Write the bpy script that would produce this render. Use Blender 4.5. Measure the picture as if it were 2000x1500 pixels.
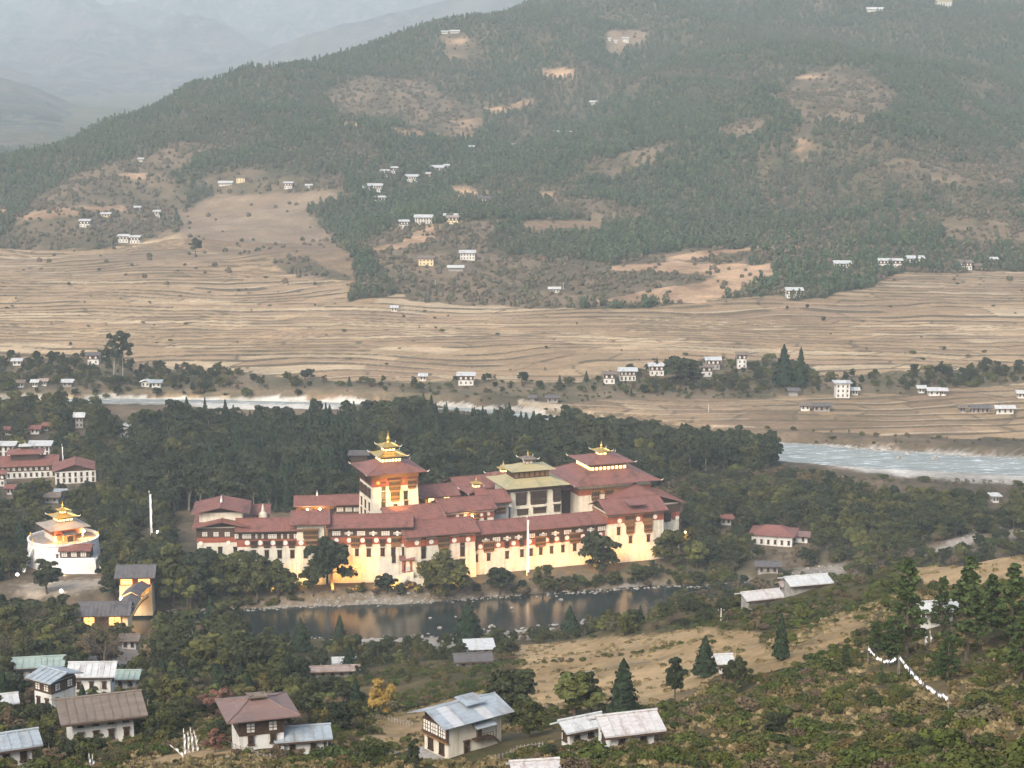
import bpy, math, random
import numpy as np
from mathutils import Matrix, Vector
random.seed(7); rng = np.random.default_rng(11)
for o in list(bpy.data.objects): bpy.data.objects.remove(o)
S = bpy.context.scene
COL = S.collection
# ------------------------------------------------------------ camera
F = 3732.0; PITCH = math.radians(9.9); CAMH = 220.0
cam = bpy.data.cameras.new('camera'); co = bpy.data.objects.new('camera', cam); COL.objects.link(co)
cam.sensor_width = 36.0; cam.lens = F / 2000 * 36.0; cam.clip_start = 1.0; cam.clip_end = 40000
co.location = (0, 0, CAMH); co.rotation_euler = (math.radians(90) - PITCH, 0, 0)
S.camera = co
# ------------------------------------------------------------ sky, sun, exposure
SUN_EL, SUN_AZ = math.radians(38), math.radians(205)      # behind the camera, to the left
W = bpy.data.worlds.new('World'); S.world = W; W.use_nodes = True
wn = W.node_tree.nodes; wl = W.node_tree.links; wn.clear()
wo = wn.new('ShaderNodeOutputWorld'); wb = wn.new('ShaderNodeBackground'); ws = wn.new('ShaderNodeTexSky')
ws.sky_type = 'NISHITA'; ws.sun_disc = False; ws.sun_elevation = SUN_EL; ws.sun_rotation = SUN_AZ
ws.dust_density = 3.0; ws.air_density = 1.2; ws.ozone_density = 1.0
wl.new(ws.outputs[0], wb.inputs[0]); wl.new(wb.outputs[0], wo.inputs[0])
wb.inputs[1].default_value = 0.125
sl = bpy.data.lights.new('sun', 'SUN'); so = bpy.data.objects.new('sun', sl); COL.objects.link(so)
sl.energy = 1.5; sl.angle = math.radians(28); sl.color = (1.0, 0.95, 0.87)
sd = Vector((math.sin(SUN_AZ) * math.cos(SUN_EL), math.cos(SUN_AZ) * math.cos(SUN_EL), math.sin(SUN_EL)))
so.rotation_euler = sd.to_track_quat('Z', 'Y').to_euler(); so.location = (0, -200, 600)
S.view_settings.view_transform = 'Standard'; S.view_settings.look = 'None'
S.view_settings.exposure = 1.2; S.view_settings.gamma = 1.0; S.view_settings.use_curve_mapping = False
S.render.engine = 'CYCLES'
cy = S.cycles
cy.max_bounces = 4; cy.diffuse_bounces = 2; cy.glossy_bounces = 2; cy.transmission_bounces = 2
cy.volume_bounces = 1; cy.transparent_max_bounces = 4; cy.use_denoising = True
cy.caustics_reflective = False; cy.caustics_refractive = False; cy.sample_clamp_indirect = 3.0
try: cy.denoiser = 'OPENIMAGEDENOISE'; cy.denoising_prefilter = 'ACCURATE'
except Exception: pass
HAZE_DENSITY = 0.9e-4
# ------------------------------------------------------------ projection helpers (photo pixels 2000x1500)
cp, sp = math.cos(PITCH), math.sin(PITCH)
def project(x, y, z):
    h = CAMH - z
    c = y * cp + h * sp
    return 1000 + F * x / c, 750 + F * (h * cp - y * sp) / c
def ray(px, py):
    u, v = (px - 1000) / F, (py - 750) / F
    return np.array([u, cp - v * sp, -sp - v * cp])       # per unit of camera depth
def z_of(Y, py):
    v = (py - 750) / F
    return CAMH - Y * math.tan(PITCH + math.atan(v))
def on_plane(px, py, z):
    r = ray(px, py); t = (z - CAMH) / r[2]
    return np.array([0, 0, CAMH]) + r * t
def on_depth(px, py, Y):
    r = ray(px, py); t = Y / r[1]
    return np.array([0, 0, CAMH]) + r * t
# ------------------------------------------------------------ numpy noise
def _hash(ix, iy, s=0):
    n = (ix.astype(np.int64) * 374761393 + iy.astype(np.int64) * 668265263 + s * 1274126177) & 0xffffffff
    n = ((n ^ (n >> 13)) * 1274126177) & 0xffffffff
    return ((n ^ (n >> 16)) & 0xffff) / 65535.0
def vnoise(x, y, s=0):
    ix, iy = np.floor(x), np.floor(y); fx, fy = x - ix, y - iy
    fx = fx * fx * (3 - 2 * fx); fy = fy * fy * (3 - 2 * fy)
    a = _hash(ix, iy, s); b = _hash(ix + 1, iy, s); c = _hash(ix, iy + 1, s); d = _hash(ix + 1, iy + 1, s)
    return (a * (1 - fx) + b * fx) * (1 - fy) + (c * (1 - fx) + d * fx) * fy
def fbm(x, y, s=0, o=4):
    r = 0; a = .5; t = 0
    for i in range(o):
        r = r + a * vnoise(x, y, s + i * 17); t += a; x = x * 2.03 + 11.3; y = y * 2.03 + 5.7; a *= .5
    return r / t * 2 - 1
def ridged(x, y, s=0, o=3):
    r = 0; a = .5; t = 0
    for i in range(o):
        r = r + a * (1 - np.abs(vnoise(x, y, s + i * 31) * 2 - 1)); t += a; x = x * 2.1 + 3.1; y = y * 2.1 + 9.2; a *= .5
    return r / t
# ------------------------------------------------------------ tagging and linking
def tag(o, label=None, cat=None, group=None, kind=None):
    if label: o['label'] = label
    if cat: o['category'] = cat
    if group: o['group'] = group
    if kind: o['kind'] = kind
    return o
def thing(name, label, cat, loc=(0, 0, 0), rz=0.0, group=None):
    o = bpy.data.objects.new(name, None); COL.objects.link(o)
    o.empty_display_size = 1.0
    o.location = loc; o.rotation_euler = (0, 0, rz); return tag(o, label, cat, group)
def part(name, me, parent, loc=None, rot=None, scale=None):
    o = bpy.data.objects.new(name, me); COL.objects.link(o); o.parent = parent
    if loc is not None: o.location = loc
    if rot is not None: o.rotation_euler = rot
    if scale is not None: o.scale = scale
    return o
# ------------------------------------------------------------ mesh builder
class MB:
    def __init__(s): s.v = []; s.f = []; s.m = []; s.mi = 0
    def add(s, vs, fs, mi=None):
        n = len(s.v); s.v += [tuple(map(float, p)) for p in vs]; s.f += [tuple(n + i for i in f) for f in fs]
        s.m += [s.mi if mi is None else mi] * len(fs); return s
    def box(s, x0, x1, y0, y1, z0, z1, mi=None):
        return s.add([(x0,y0,z0),(x1,y0,z0),(x1,y1,z0),(x0,y1,z0),(x0,y0,z1),(x1,y0,z1),(x1,y1,z1),(x0,y1,z1)],
            [(0,3,2,1),(4,5,6,7),(0,1,5,4),(1,2,6,5),(2,3,7,6),(3,0,4,7)], mi)
    def frustum(s, x0, x1, y0, y1, z0, z1, t, mi=None, ty=None):
        ty = t if ty is None else ty
        return s.add([(x0,y0,z0),(x1,y0,z0),(x1,y1,z0),(x0,y1,z0),(x0+t,y0+ty,z1),(x1-t,y0+ty,z1),(x1-t,y1-ty,z1),(x0+t,y1-ty,z1)],
            [(0,3,2,1),(4,5,6,7),(0,1,5,4),(1,2,6,5),(2,3,7,6),(3,0,4,7)], mi)
    def tube(s, pts, rad, n=6, mi=None, cap=True):
        pts = [Vector(p) for p in pts]; rings = []
        if not hasattr(rad, '__len__'): rad = [rad] * len(pts)
        vs = []; fs = []
        for i, p in enumerate(pts):
            d = (pts[min(i + 1, len(pts) - 1)] - pts[max(i - 1, 0)]).normalized()
            a = d.orthogonal().normalized(); b = d.cross(a)
            for k in range(n):
                t = 2 * math.pi * k / n; vs.append(p + (a * math.cos(t) + b * math.sin(t)) * rad[i])
        for i in range(len(pts) - 1):
            for k in range(n):
                fs.append((i*n+k, i*n+(k+1)%n, (i+1)*n+(k+1)%n, (i+1)*n+k))
        if cap: fs.append(tuple(range(n))[::-1]); fs.append(tuple((len(pts)-1)*n+k for k in range(n)))
        return s.add(vs, fs, mi)
    def lathe(s, prof, n=12, c=(0, 0), mi=None, close=True):
        vs = []; fs = []
        for (r, z) in prof:
            for k in range(n):
                t = 2 * math.pi * (k + .5) / n; vs.append((c[0] + r * math.cos(t), c[1] + r * math.sin(t), z))
        m = len(prof)
        for i in range(m - 1):
            for k in range(n): fs.append((i*n+k, i*n+(k+1)%n, (i+1)*n+(k+1)%n, (i+1)*n+k))
        if close: fs.append(tuple(range(n))[::-1]); fs.append(tuple((m-1)*n+k for k in range(n)))
        return s.add(vs, fs, mi)
    def slab(s, quad, t, mi=None):            # quad of 4 points, thickened downwards
        q = [Vector(p) for p in quad]; l = [p - Vector((0, 0, t)) for p in q]
        return s.add(q + l, [(0,1,2,3),(7,6,5,4),(0,4,5,1),(1,5,6,2),(2,6,7,3),(3,7,4,0)], mi)
    def mesh(s, name, mats, smooth=False):
        me = bpy.data.meshes.new(name); me.from_pydata(s.v, [], s.f)
        for m in (mats if isinstance(mats, (list, tuple)) else [mats]): me.materials.append(m)
        me.polygons.foreach_set('material_index', s.m)
        if smooth: me.polygons.foreach_set('use_smooth', [True] * len(s.f))
        me.update(); return me
    def build(s, name, mats, parent=None, **k):
        me = s.mesh(name, mats, k.pop('smooth', False)); return part(name, me, parent, **k)
# ------------------------------------------------------------ materials
def new_mat(name):
    m = bpy.data.materials.new(name); m.use_nodes = True; nt = m.node_tree; nt.nodes.clear()
    out = nt.nodes.new('ShaderNodeOutputMaterial'); b = nt.nodes.new('ShaderNodeBsdfPrincipled')
    nt.links.new(b.outputs[0], out.inputs[0]); b.inputs['Specular IOR Level'].default_value = 0.25
    return m, nt, b
def ramp(nt, fac, stops):
    r = nt.nodes.new('ShaderNodeValToRGB'); e = r.color_ramp.elements
    while len(e) < len(stops): e.new(0.5)
    for i, (p, c) in enumerate(stops): e[i].position = p; e[i].color = (*c[:3], 1)
    nt.links.new(fac, r.inputs[0]); return r.outputs[0]
def noise(nt, scale, detail=3, coord=None, rough=.55, vec=None):
    n = nt.nodes.new('ShaderNodeTexNoise'); n.inputs['Scale'].default_value = scale
    n.inputs['Detail'].default_value = detail; n.inputs['Roughness'].default_value = rough
    if vec is None:
        tc = nt.nodes.new('ShaderNodeTexCoord'); vec = tc.outputs['Object']
    if coord is not None:
        mp = nt.nodes.new('ShaderNodeMapping'); mp.inputs['Scale'].default_value = coord
        nt.links.new(vec, mp.inputs[0]); vec = mp.outputs[0]
    nt.links.new(vec, n.inputs[0]); return n.outputs[0]
def mixc(nt, fac, a, b, mode='MIX'):
    m = nt.nodes.new('ShaderNodeMix'); m.data_type = 'RGBA'; m.blend_type = mode
    for k, x in ((0, fac), (6, a), (7, b)):
        if hasattr(x, 'is_linked'): nt.links.new(x, m.inputs[k])
        elif k == 0: m.inputs[0].default_value = x
        else: m.inputs[k].default_value = (*x[:3], 1)
    return m.outputs[2]
def bump(nt, b, h, strength=.4, dist=.1):
    n = nt.nodes.new('ShaderNodeBump'); n.inputs['Strength'].default_value = strength; n.inputs['Distance'].default_value = dist
    nt.links.new(h, n.inputs['Height']); nt.links.new(n.outputs[0], b.inputs['Normal'])
def surf(name, c1, c2, scale=1.0, rough=.8, detail=4, stretch=None, bs=.3, metal=0.0, streak=None, lo=.35, hi=.65):
    m, nt, b = new_mat(name)
    f = noise(nt, scale, detail, stretch); col = ramp(nt, f, [(lo, c1), (hi, c2)])
    if streak:                                 # vertical weather streaks
        g = noise(nt, streak[0], 5, (1, 1, .06)); k = ramp(nt, g, [(.5, (1, 1, 1)), (.75, streak[1])])
        col = mixc(nt, 1.0, col, k, 'MULTIPLY')
    nt.links.new(col, b.inputs['Base Color']); b.inputs['Roughness'].default_value = rough; b.inputs['Metallic'].default_value = metal
    if bs: bump(nt, b, f, bs, .1)
    return m
def glow(name, col, strength, dim=(.3, .2, .1)):
    m, nt, b = new_mat(name); b.inputs['Base Color'].default_value = (*dim, 1)
    b.inputs['Emission Color'].default_value = (*col, 1); b.inputs['Emission Strength'].default_value = strength
    return m
# ============================================================ TERRAIN
COLS = np.array([-300, 0, 250, 500, 750, 1000, 1250, 1500, 1750, 2000, 2300.0])
# each column: (Y, z) for near ground, then ('p', Y, photo row) further off
PROF = {
 0:   [(80,176),(150,157),(250,121),(300,104),(350,90),(400,74),(450,62),(500,50),(560,36),(620,22),(690,10),(730,6),(800,5),(950,4),(1100,3),(1280,6),(1400,13),(1600,22)] + [(Y, z_of(Y, p)) for Y, p in [(1780,490),(2000,440),(2200,390),(2400,332),(2600,290)]] + [(2900,30),(3300,15),(5000,30),(9000,60)],
 250: [(80,176),(150,154),(250,119),(300,103),(350,89),(400,74),(450,61),(500,49),(560,35),(620,20),(680,6),(730,5),(800,5),(950,4),(1100,3),(1280,6),(1400,13),(1600,24)] + [(Y, z_of(Y, p)) for Y, p in [(1750,500),(1900,468),(2050,428),(2250,350),(2500,275),(2700,203)]] + [(3000,70),(3400,15),(5000,30),(9000,60)],
 500: [(80,176),(150,154),(250,120),(300,104),(350,90),(400,74),(450,60),(520,43),(600,22),(660,8),(700,2),(745,2),(770,5),(950,4),(1100,3),(1270,7),(1400,14)] + [(Y, z_of(Y, p)) for Y, p in [(1640,545),(1750,500),(1900,450),(2050,400),(2300,318),(2550,240),(2800,170),(2950,130)]] + [(3300,90),(3800,20),(5000,30),(9000,60)],
 750: [(80,176),(150,156),(250,122),(300,103),(380,82),(450,63),(520,44),(600,23),(660,8),(700,1),(745,1),(762,5),(950,5),(1100,4),(1240,8),(1400,15)] + [(Y, z_of(Y, p)) for Y, p in [(1500,600),(1600,560),(1720,480),(1850,430),(2050,370),(2300,300),(2600,220),(2900,140),(3150,72)]] + [(3500,140),(4200,40),(6000,40),(9000,60)],
 1000:[(80,176),(150,156),(270,115),(340,94),(370,86),(450,66),(520,48),(580,32),(640,17),(690,2),(745,1),(765,5),(950,5),(1100,4),(1225,8),(1400,15)] + [(Y, z_of(Y, p)) for Y, p in [(1510,598),(1600,560),(1750,500),(1900,430),(2100,360),(2400,270),(2700,180),(3000,100),(3300,12)]] + [(3800,260),(4600,120),(6500,60),(9000,80)],
 1250:[(80,176),(150,158),(220,134),(300,110),(380,88),(460,69),(540,51),(590,39),(640,20),(690,3),(760,1),(785,5),(950,5),(1060,4),(1200,7),(1400,15)] + [(Y, z_of(Y, p)) for Y, p in [(1500,598),(1600,545),(1750,500),(1950,420),(2200,330),(2500,240),(2800,150),(3100,70),(3500,-30)]] + [(4200,420),(5500,420),(9000,420)],
 1500:[(80,176),(150,158),(200,141),(260,125),(330,108),(420,87),(500,71),(560,57),(640,28),(720,6),(780,2),(950,4),(1060,4),(1180,7),(1400,15)] + [(Y, z_of(Y, p)) for Y, p in [(1520,580),(1620,540),(1720,500),(1900,430),(2150,340),(2450,250),(2750,160),(3050,80),(3400,0),(3800,-80)]] + [(4600,520),(6000,520),(9000,520)],
 1750:[(80,178),(150,160),(200,144),(260,127),(320,115),(400,100),(450,91),(490,84),(560,55),(620,32),(700,10),(780,3),(950,4),(1060,4),(1180,7),(1400,16)] + [(Y, z_of(Y, p)) for Y, p in [(1600,555),(1700,520),(1850,460),(2050,380),(2350,280),(2650,190),(2950,110),(3250,40),(3600,-30),(4000,-110)]] + [(4800,600),(6000,600),(9000,600)],
 2000:[(80,178),(150,160),(200,145),(240,136),(300,124),(360,115),(430,106),(480,88),(560,52),(640,25),(720,8),(800,3),(950,4),(1060,4),(1180,7),(1400,16)] + [(Y, z_of(Y, p)) for Y, p in [(1650,540),(1750,510),(1900,450),(2100,380),(2400,290),(2700,200),(3000,120),(3400,30),(3800,-50),(4200,-130)]] + [(5000,680),(6000,680),(9000,680)],
}
PROF[-300] = PROF[0]; PROF[2300] = [(a, b + (4 if a < 500 else 10 if a > 1700 else 0)) for a, b in PROF[2000]]
KN = 400; LY = np.linspace(math.log(80), math.log(9000), KN)
TAB = np.zeros((len(COLS), KN))
for i, c in enumerate(COLS):
    p = PROF[int(c)]; TAB[i] = np.interp(LY, np.log([a for a, _ in p]), [b for _, b in p])
ker = np.exp(-np.linspace(-2, 2, 11) ** 2); ker /= ker.sum()
for i in range(len(COLS)):
    t = np.pad(TAB[i], 5, mode='edge'); TAB[i] = np.convolve(t, ker, 'valid')
FX = np.arange(-300, 2301, 25.0)                           # smooth column interpolation (catmull-rom)
FT = np.zeros((len(FX), KN))
for j, x in enumerate(FX):
    i = min(max(np.searchsorted(COLS, x, 'right') - 1, 0), len(COLS) - 2)
    t = (x - COLS[i]) / (COLS[i + 1] - COLS[i])
    p0, p1, p2, p3 = TAB[max(i-1,0)], TAB[i], TAB[i+1], TAB[min(i+2, len(COLS)-1)]
    FT[j] = p1 + .5*t*((p2-p0) + t*((2*p0-5*p1+4*p2-p3) + t*(3*(p1-p2)+p3-p0)))
ZG_Y = [80,200,300,400,500,600,700,800,1500,2000,3000,4000,9000]; ZG_Z = [176,142,108,84,60,32,4,4,20,60,200,330,300]
def colpos(x, y):
    c = y * cp + (CAMH - np.interp(y, ZG_Y, ZG_Z)) * sp
    return 1000 + F * x / c
# rivers: (photo px, photo py) of centre line at z=0, half width in metres
def wpts(l): return np.array([on_plane(a, b, 0)[:2] for a, b in l])
RIV1 = wpts([(-300,1235),(0,1228),(300,1222),(480,1218),(600,1214),(700,1212),(850,1208),(1000,1196),(1150,1182),(1280,1164),(1400,1150),(1520,1120),(1640,1105),(1760,1085),(1870,1060),(1980,1040),(2150,1015),(2400,985)])
RIV1W = np.array([17,17,17,18,20,23,22,21,18,13,3,-14,-16,-16,-16,-16,-16,-16.])
RIV2 = wpts([(-400,792),(0,790),(200,786),(400,788),(600,792),(800,799),(1000,811),(1150,838),(1300,861),(1450,879),(1560,887),(1700,899),(1850,908),(2000,916),(2200,925),(2500,935)])
RIV2W = np.array([11,11,11,11,11,11,11,12,20,24,27,27,26,26,28,28.0])
def polydist(P, L, Wd=None):
    best = np.full(len(P), 1e9); w = np.zeros(len(P))
    for i in range(len(L) - 1):
        a, b = L[i], L[i + 1]; d = b - a; t = np.clip(((P - a) @ d) / (d @ d), 0, 1)
        q = a + t[:, None] * d; r = np.hypot(*(P - q).T); k = r < best
        best[k] = r[k]
        if Wd is not None: w[k] = (Wd[i] + t * (Wd[i + 1] - Wd[i]))[k]
    return best, w
GULLY = np.array([on_depth(a, b, Y)[:2] for a, b, Y in [(1300,60,3050),(1180,160,2760),(1000,232,2500),(890,285,2330),(760,370,2060),(650,420,1920),(690,500,1740),(745,560,1600)]])
SPURS = [ # (polyline px,py,Y), height, width
 ([(100,430,2000),(200,345,2230),(330,290,2400),(480,250,2500)], 14, 70),
 ([(560,500,1760),(640,455,1870),(700,500,1760)], 10, 60),
 ([(1560,330,2180),(1570,230,2480),(1620,150,2760),(1700,170,2700)], 32, 120),
 ([(1250,330,2200),(1300,240,2500),(1400,150,2800)], 24, 110),
 ([(1850,420,1980),(1800,300,2350),(1900,180,2750)], 26, 110),
]
SPW = [(np.array([on_depth(a, b, Y)[:2] for a, b, Y in l]), h, w) for l, h, w in SPURS]
def sstep(a, b, x):
    t = np.clip((x - a) / (b - a), 0, 1); return t * t * (3 - 2 * t)
def height(x, y):
    x = np.atleast_1d(np.asarray(x, float)).ravel(); y = np.atleast_1d(np.asarray(y, float)).ravel()
    u = np.clip((colpos(x, y) + 300) / 25.0, 0, len(FX) - 1.001); v = np.clip((np.log(np.maximum(y, 81)) - LY[0]) / (LY[1] - LY[0]), 0, KN - 1.001)
    iu, iv = u.astype(int), v.astype(int); fu, fv = u - iu, v - iv
    z = (FT[iu,iv]*(1-fu)+FT[iu+1,iv]*fu)*(1-fv) + (FT[iu,iv+1]*(1-fu)+FT[iu+1,iv+1]*fu)*fv
    P = np.stack([x, y], 1)
    hill = sstep(1560, 1900, y)
    z = z + hill * (fbm(x / 260, y / 260, 3, 4) * 22 + (ridged(x / 330 + y / 900, y / 700, 9, 3) - .6) * 52 * sstep(1700, 2300, y))
    g, _ = polydist(P, GULLY); z = z - 26 * np.exp(-(g / 70) ** 2) * hill
    for L, h, w in SPW:
        g, _ = polydist(P, L); z = z + h * np.exp(-(g / w) ** 2)
    near = 1 - sstep(560, 680, y)
    z = z + near * fbm(x / 38, y / 38, 5, 4) * 4.0 * sstep(100, 220, y)
    mid = sstep(680, 760, y) * (1 - sstep(1200, 1300, y)); z = z + mid * fbm(x / 50, y / 50, 8, 3) * .8
    for L, Wd, bank in ((RIV1, RIV1W, 14.0), (RIV2, RIV2W, 12.0)):
        d, w = polydist(P, L, Wd)
        ed = fbm(x / 14, y / 14, 21, 3) * 3
        k = sstep(0, bank, d - w + ed); z = (-1.6 + .9 * np.minimum(1, np.maximum(d - w + ed, -8) / 8 + 1)) * (1 - k) + z * k
    d = np.hypot(x - PAD[0], y - PAD[1]); 
    # flat platform under the fortress
    k = 1 - sstep(0, 14, padd(x, y)); z = z * (1 - k) + PADZ * k
    return z
PADZ = 5.0
# ------------------------------------------------------------ fortress frames
class Frame:
    def __init__(s, ox, oy, ang):
        s.o = np.array([ox, oy]); s.ang = math.radians(ang); s.c, s.s = math.cos(s.ang), math.sin(s.ang)
    def w(s, a, b): return s.o[0] + a * s.c - b * s.s, s.o[1] + a * s.s + b * s.c
    def at(s, px, py, b):                    # pixel -> (a, z) on the vertical plane at depth b
        r = ray(px, py); n = np.array([-s.s, s.c]); t = (b + n @ s.o) / (n @ r[:2])
        p = r * t; q = p[:2] - s.o; return q[0] * s.c + q[1] * s.s, CAMH + p[2]
FR0 = on_plane(795, 1137, PADZ)
FR = Frame(FR0[0], FR0[1], 20.0); FL = Frame(FR0[0], FR0[1] + 1.5, 5.0)
PAD = (0, 0)
def padd(x, y):                                # distance outside the fortress footprint
    qx = x - FR.o[0]; qy = y - FR.o[1]
    a = qx * FR.c + qy * FR.s; b = -qx * FR.s + qy * FR.c
    a2 = qx * FL.c + qy * FL.s; b2 = -qx * FL.s + qy * FL.c
    dr = np.hypot(np.maximum(np.maximum(-6 - a, a - 120), 0), np.maximum(np.maximum(-3 - b, b - 82), 0))
    dl = np.hypot(np.maximum(np.maximum(-98 - a2, a2 - 4), 0), np.maximum(np.maximum(-3 - b2, b2 - 75), 0))
    return np.minimum(dr, dl)
def gz(x, y): return float(height([x], [y])[0])
def hit(px, py, y0=120, y1=4300, n=900):       # first ground point under a photo pixel
    Y = np.exp(np.linspace(math.log(y0), math.log(y1), n)); r = ray(px, py); t = Y / r[1]
    X = r[0] * t; Z = CAMH + r[2] * t; h = height(X, Y); k = np.nonzero(Z <= h)[0]
    if len(k) == 0: return None
    i = k[0]
    if i == 0: return np.array([X[0], Y[0], h[0]])
    a = Z[i-1] - h[i-1]; b = h[i] - Z[i]; f = a / (a + b + 1e-9); Yf = Y[i-1] + f * (Y[i] - Y[i-1]); t = Yf / r[1]
    return np.array([r[0] * t, Yf, gz(r[0] * t, Yf)])
def inpoly(px, py, poly):
    r = np.zeros(px.shape, bool); n = len(poly)
    for i in range(n):
        x1, y1 = poly[i]; x2, y2 = poly[(i + 1) % n]
        if y1 == y2: continue
        c = ((y1 > py) != (y2 > py)) & (px < (x2 - x1) * (py - y1) / (y2 - y1) + x1); r ^= c
    return r
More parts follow.
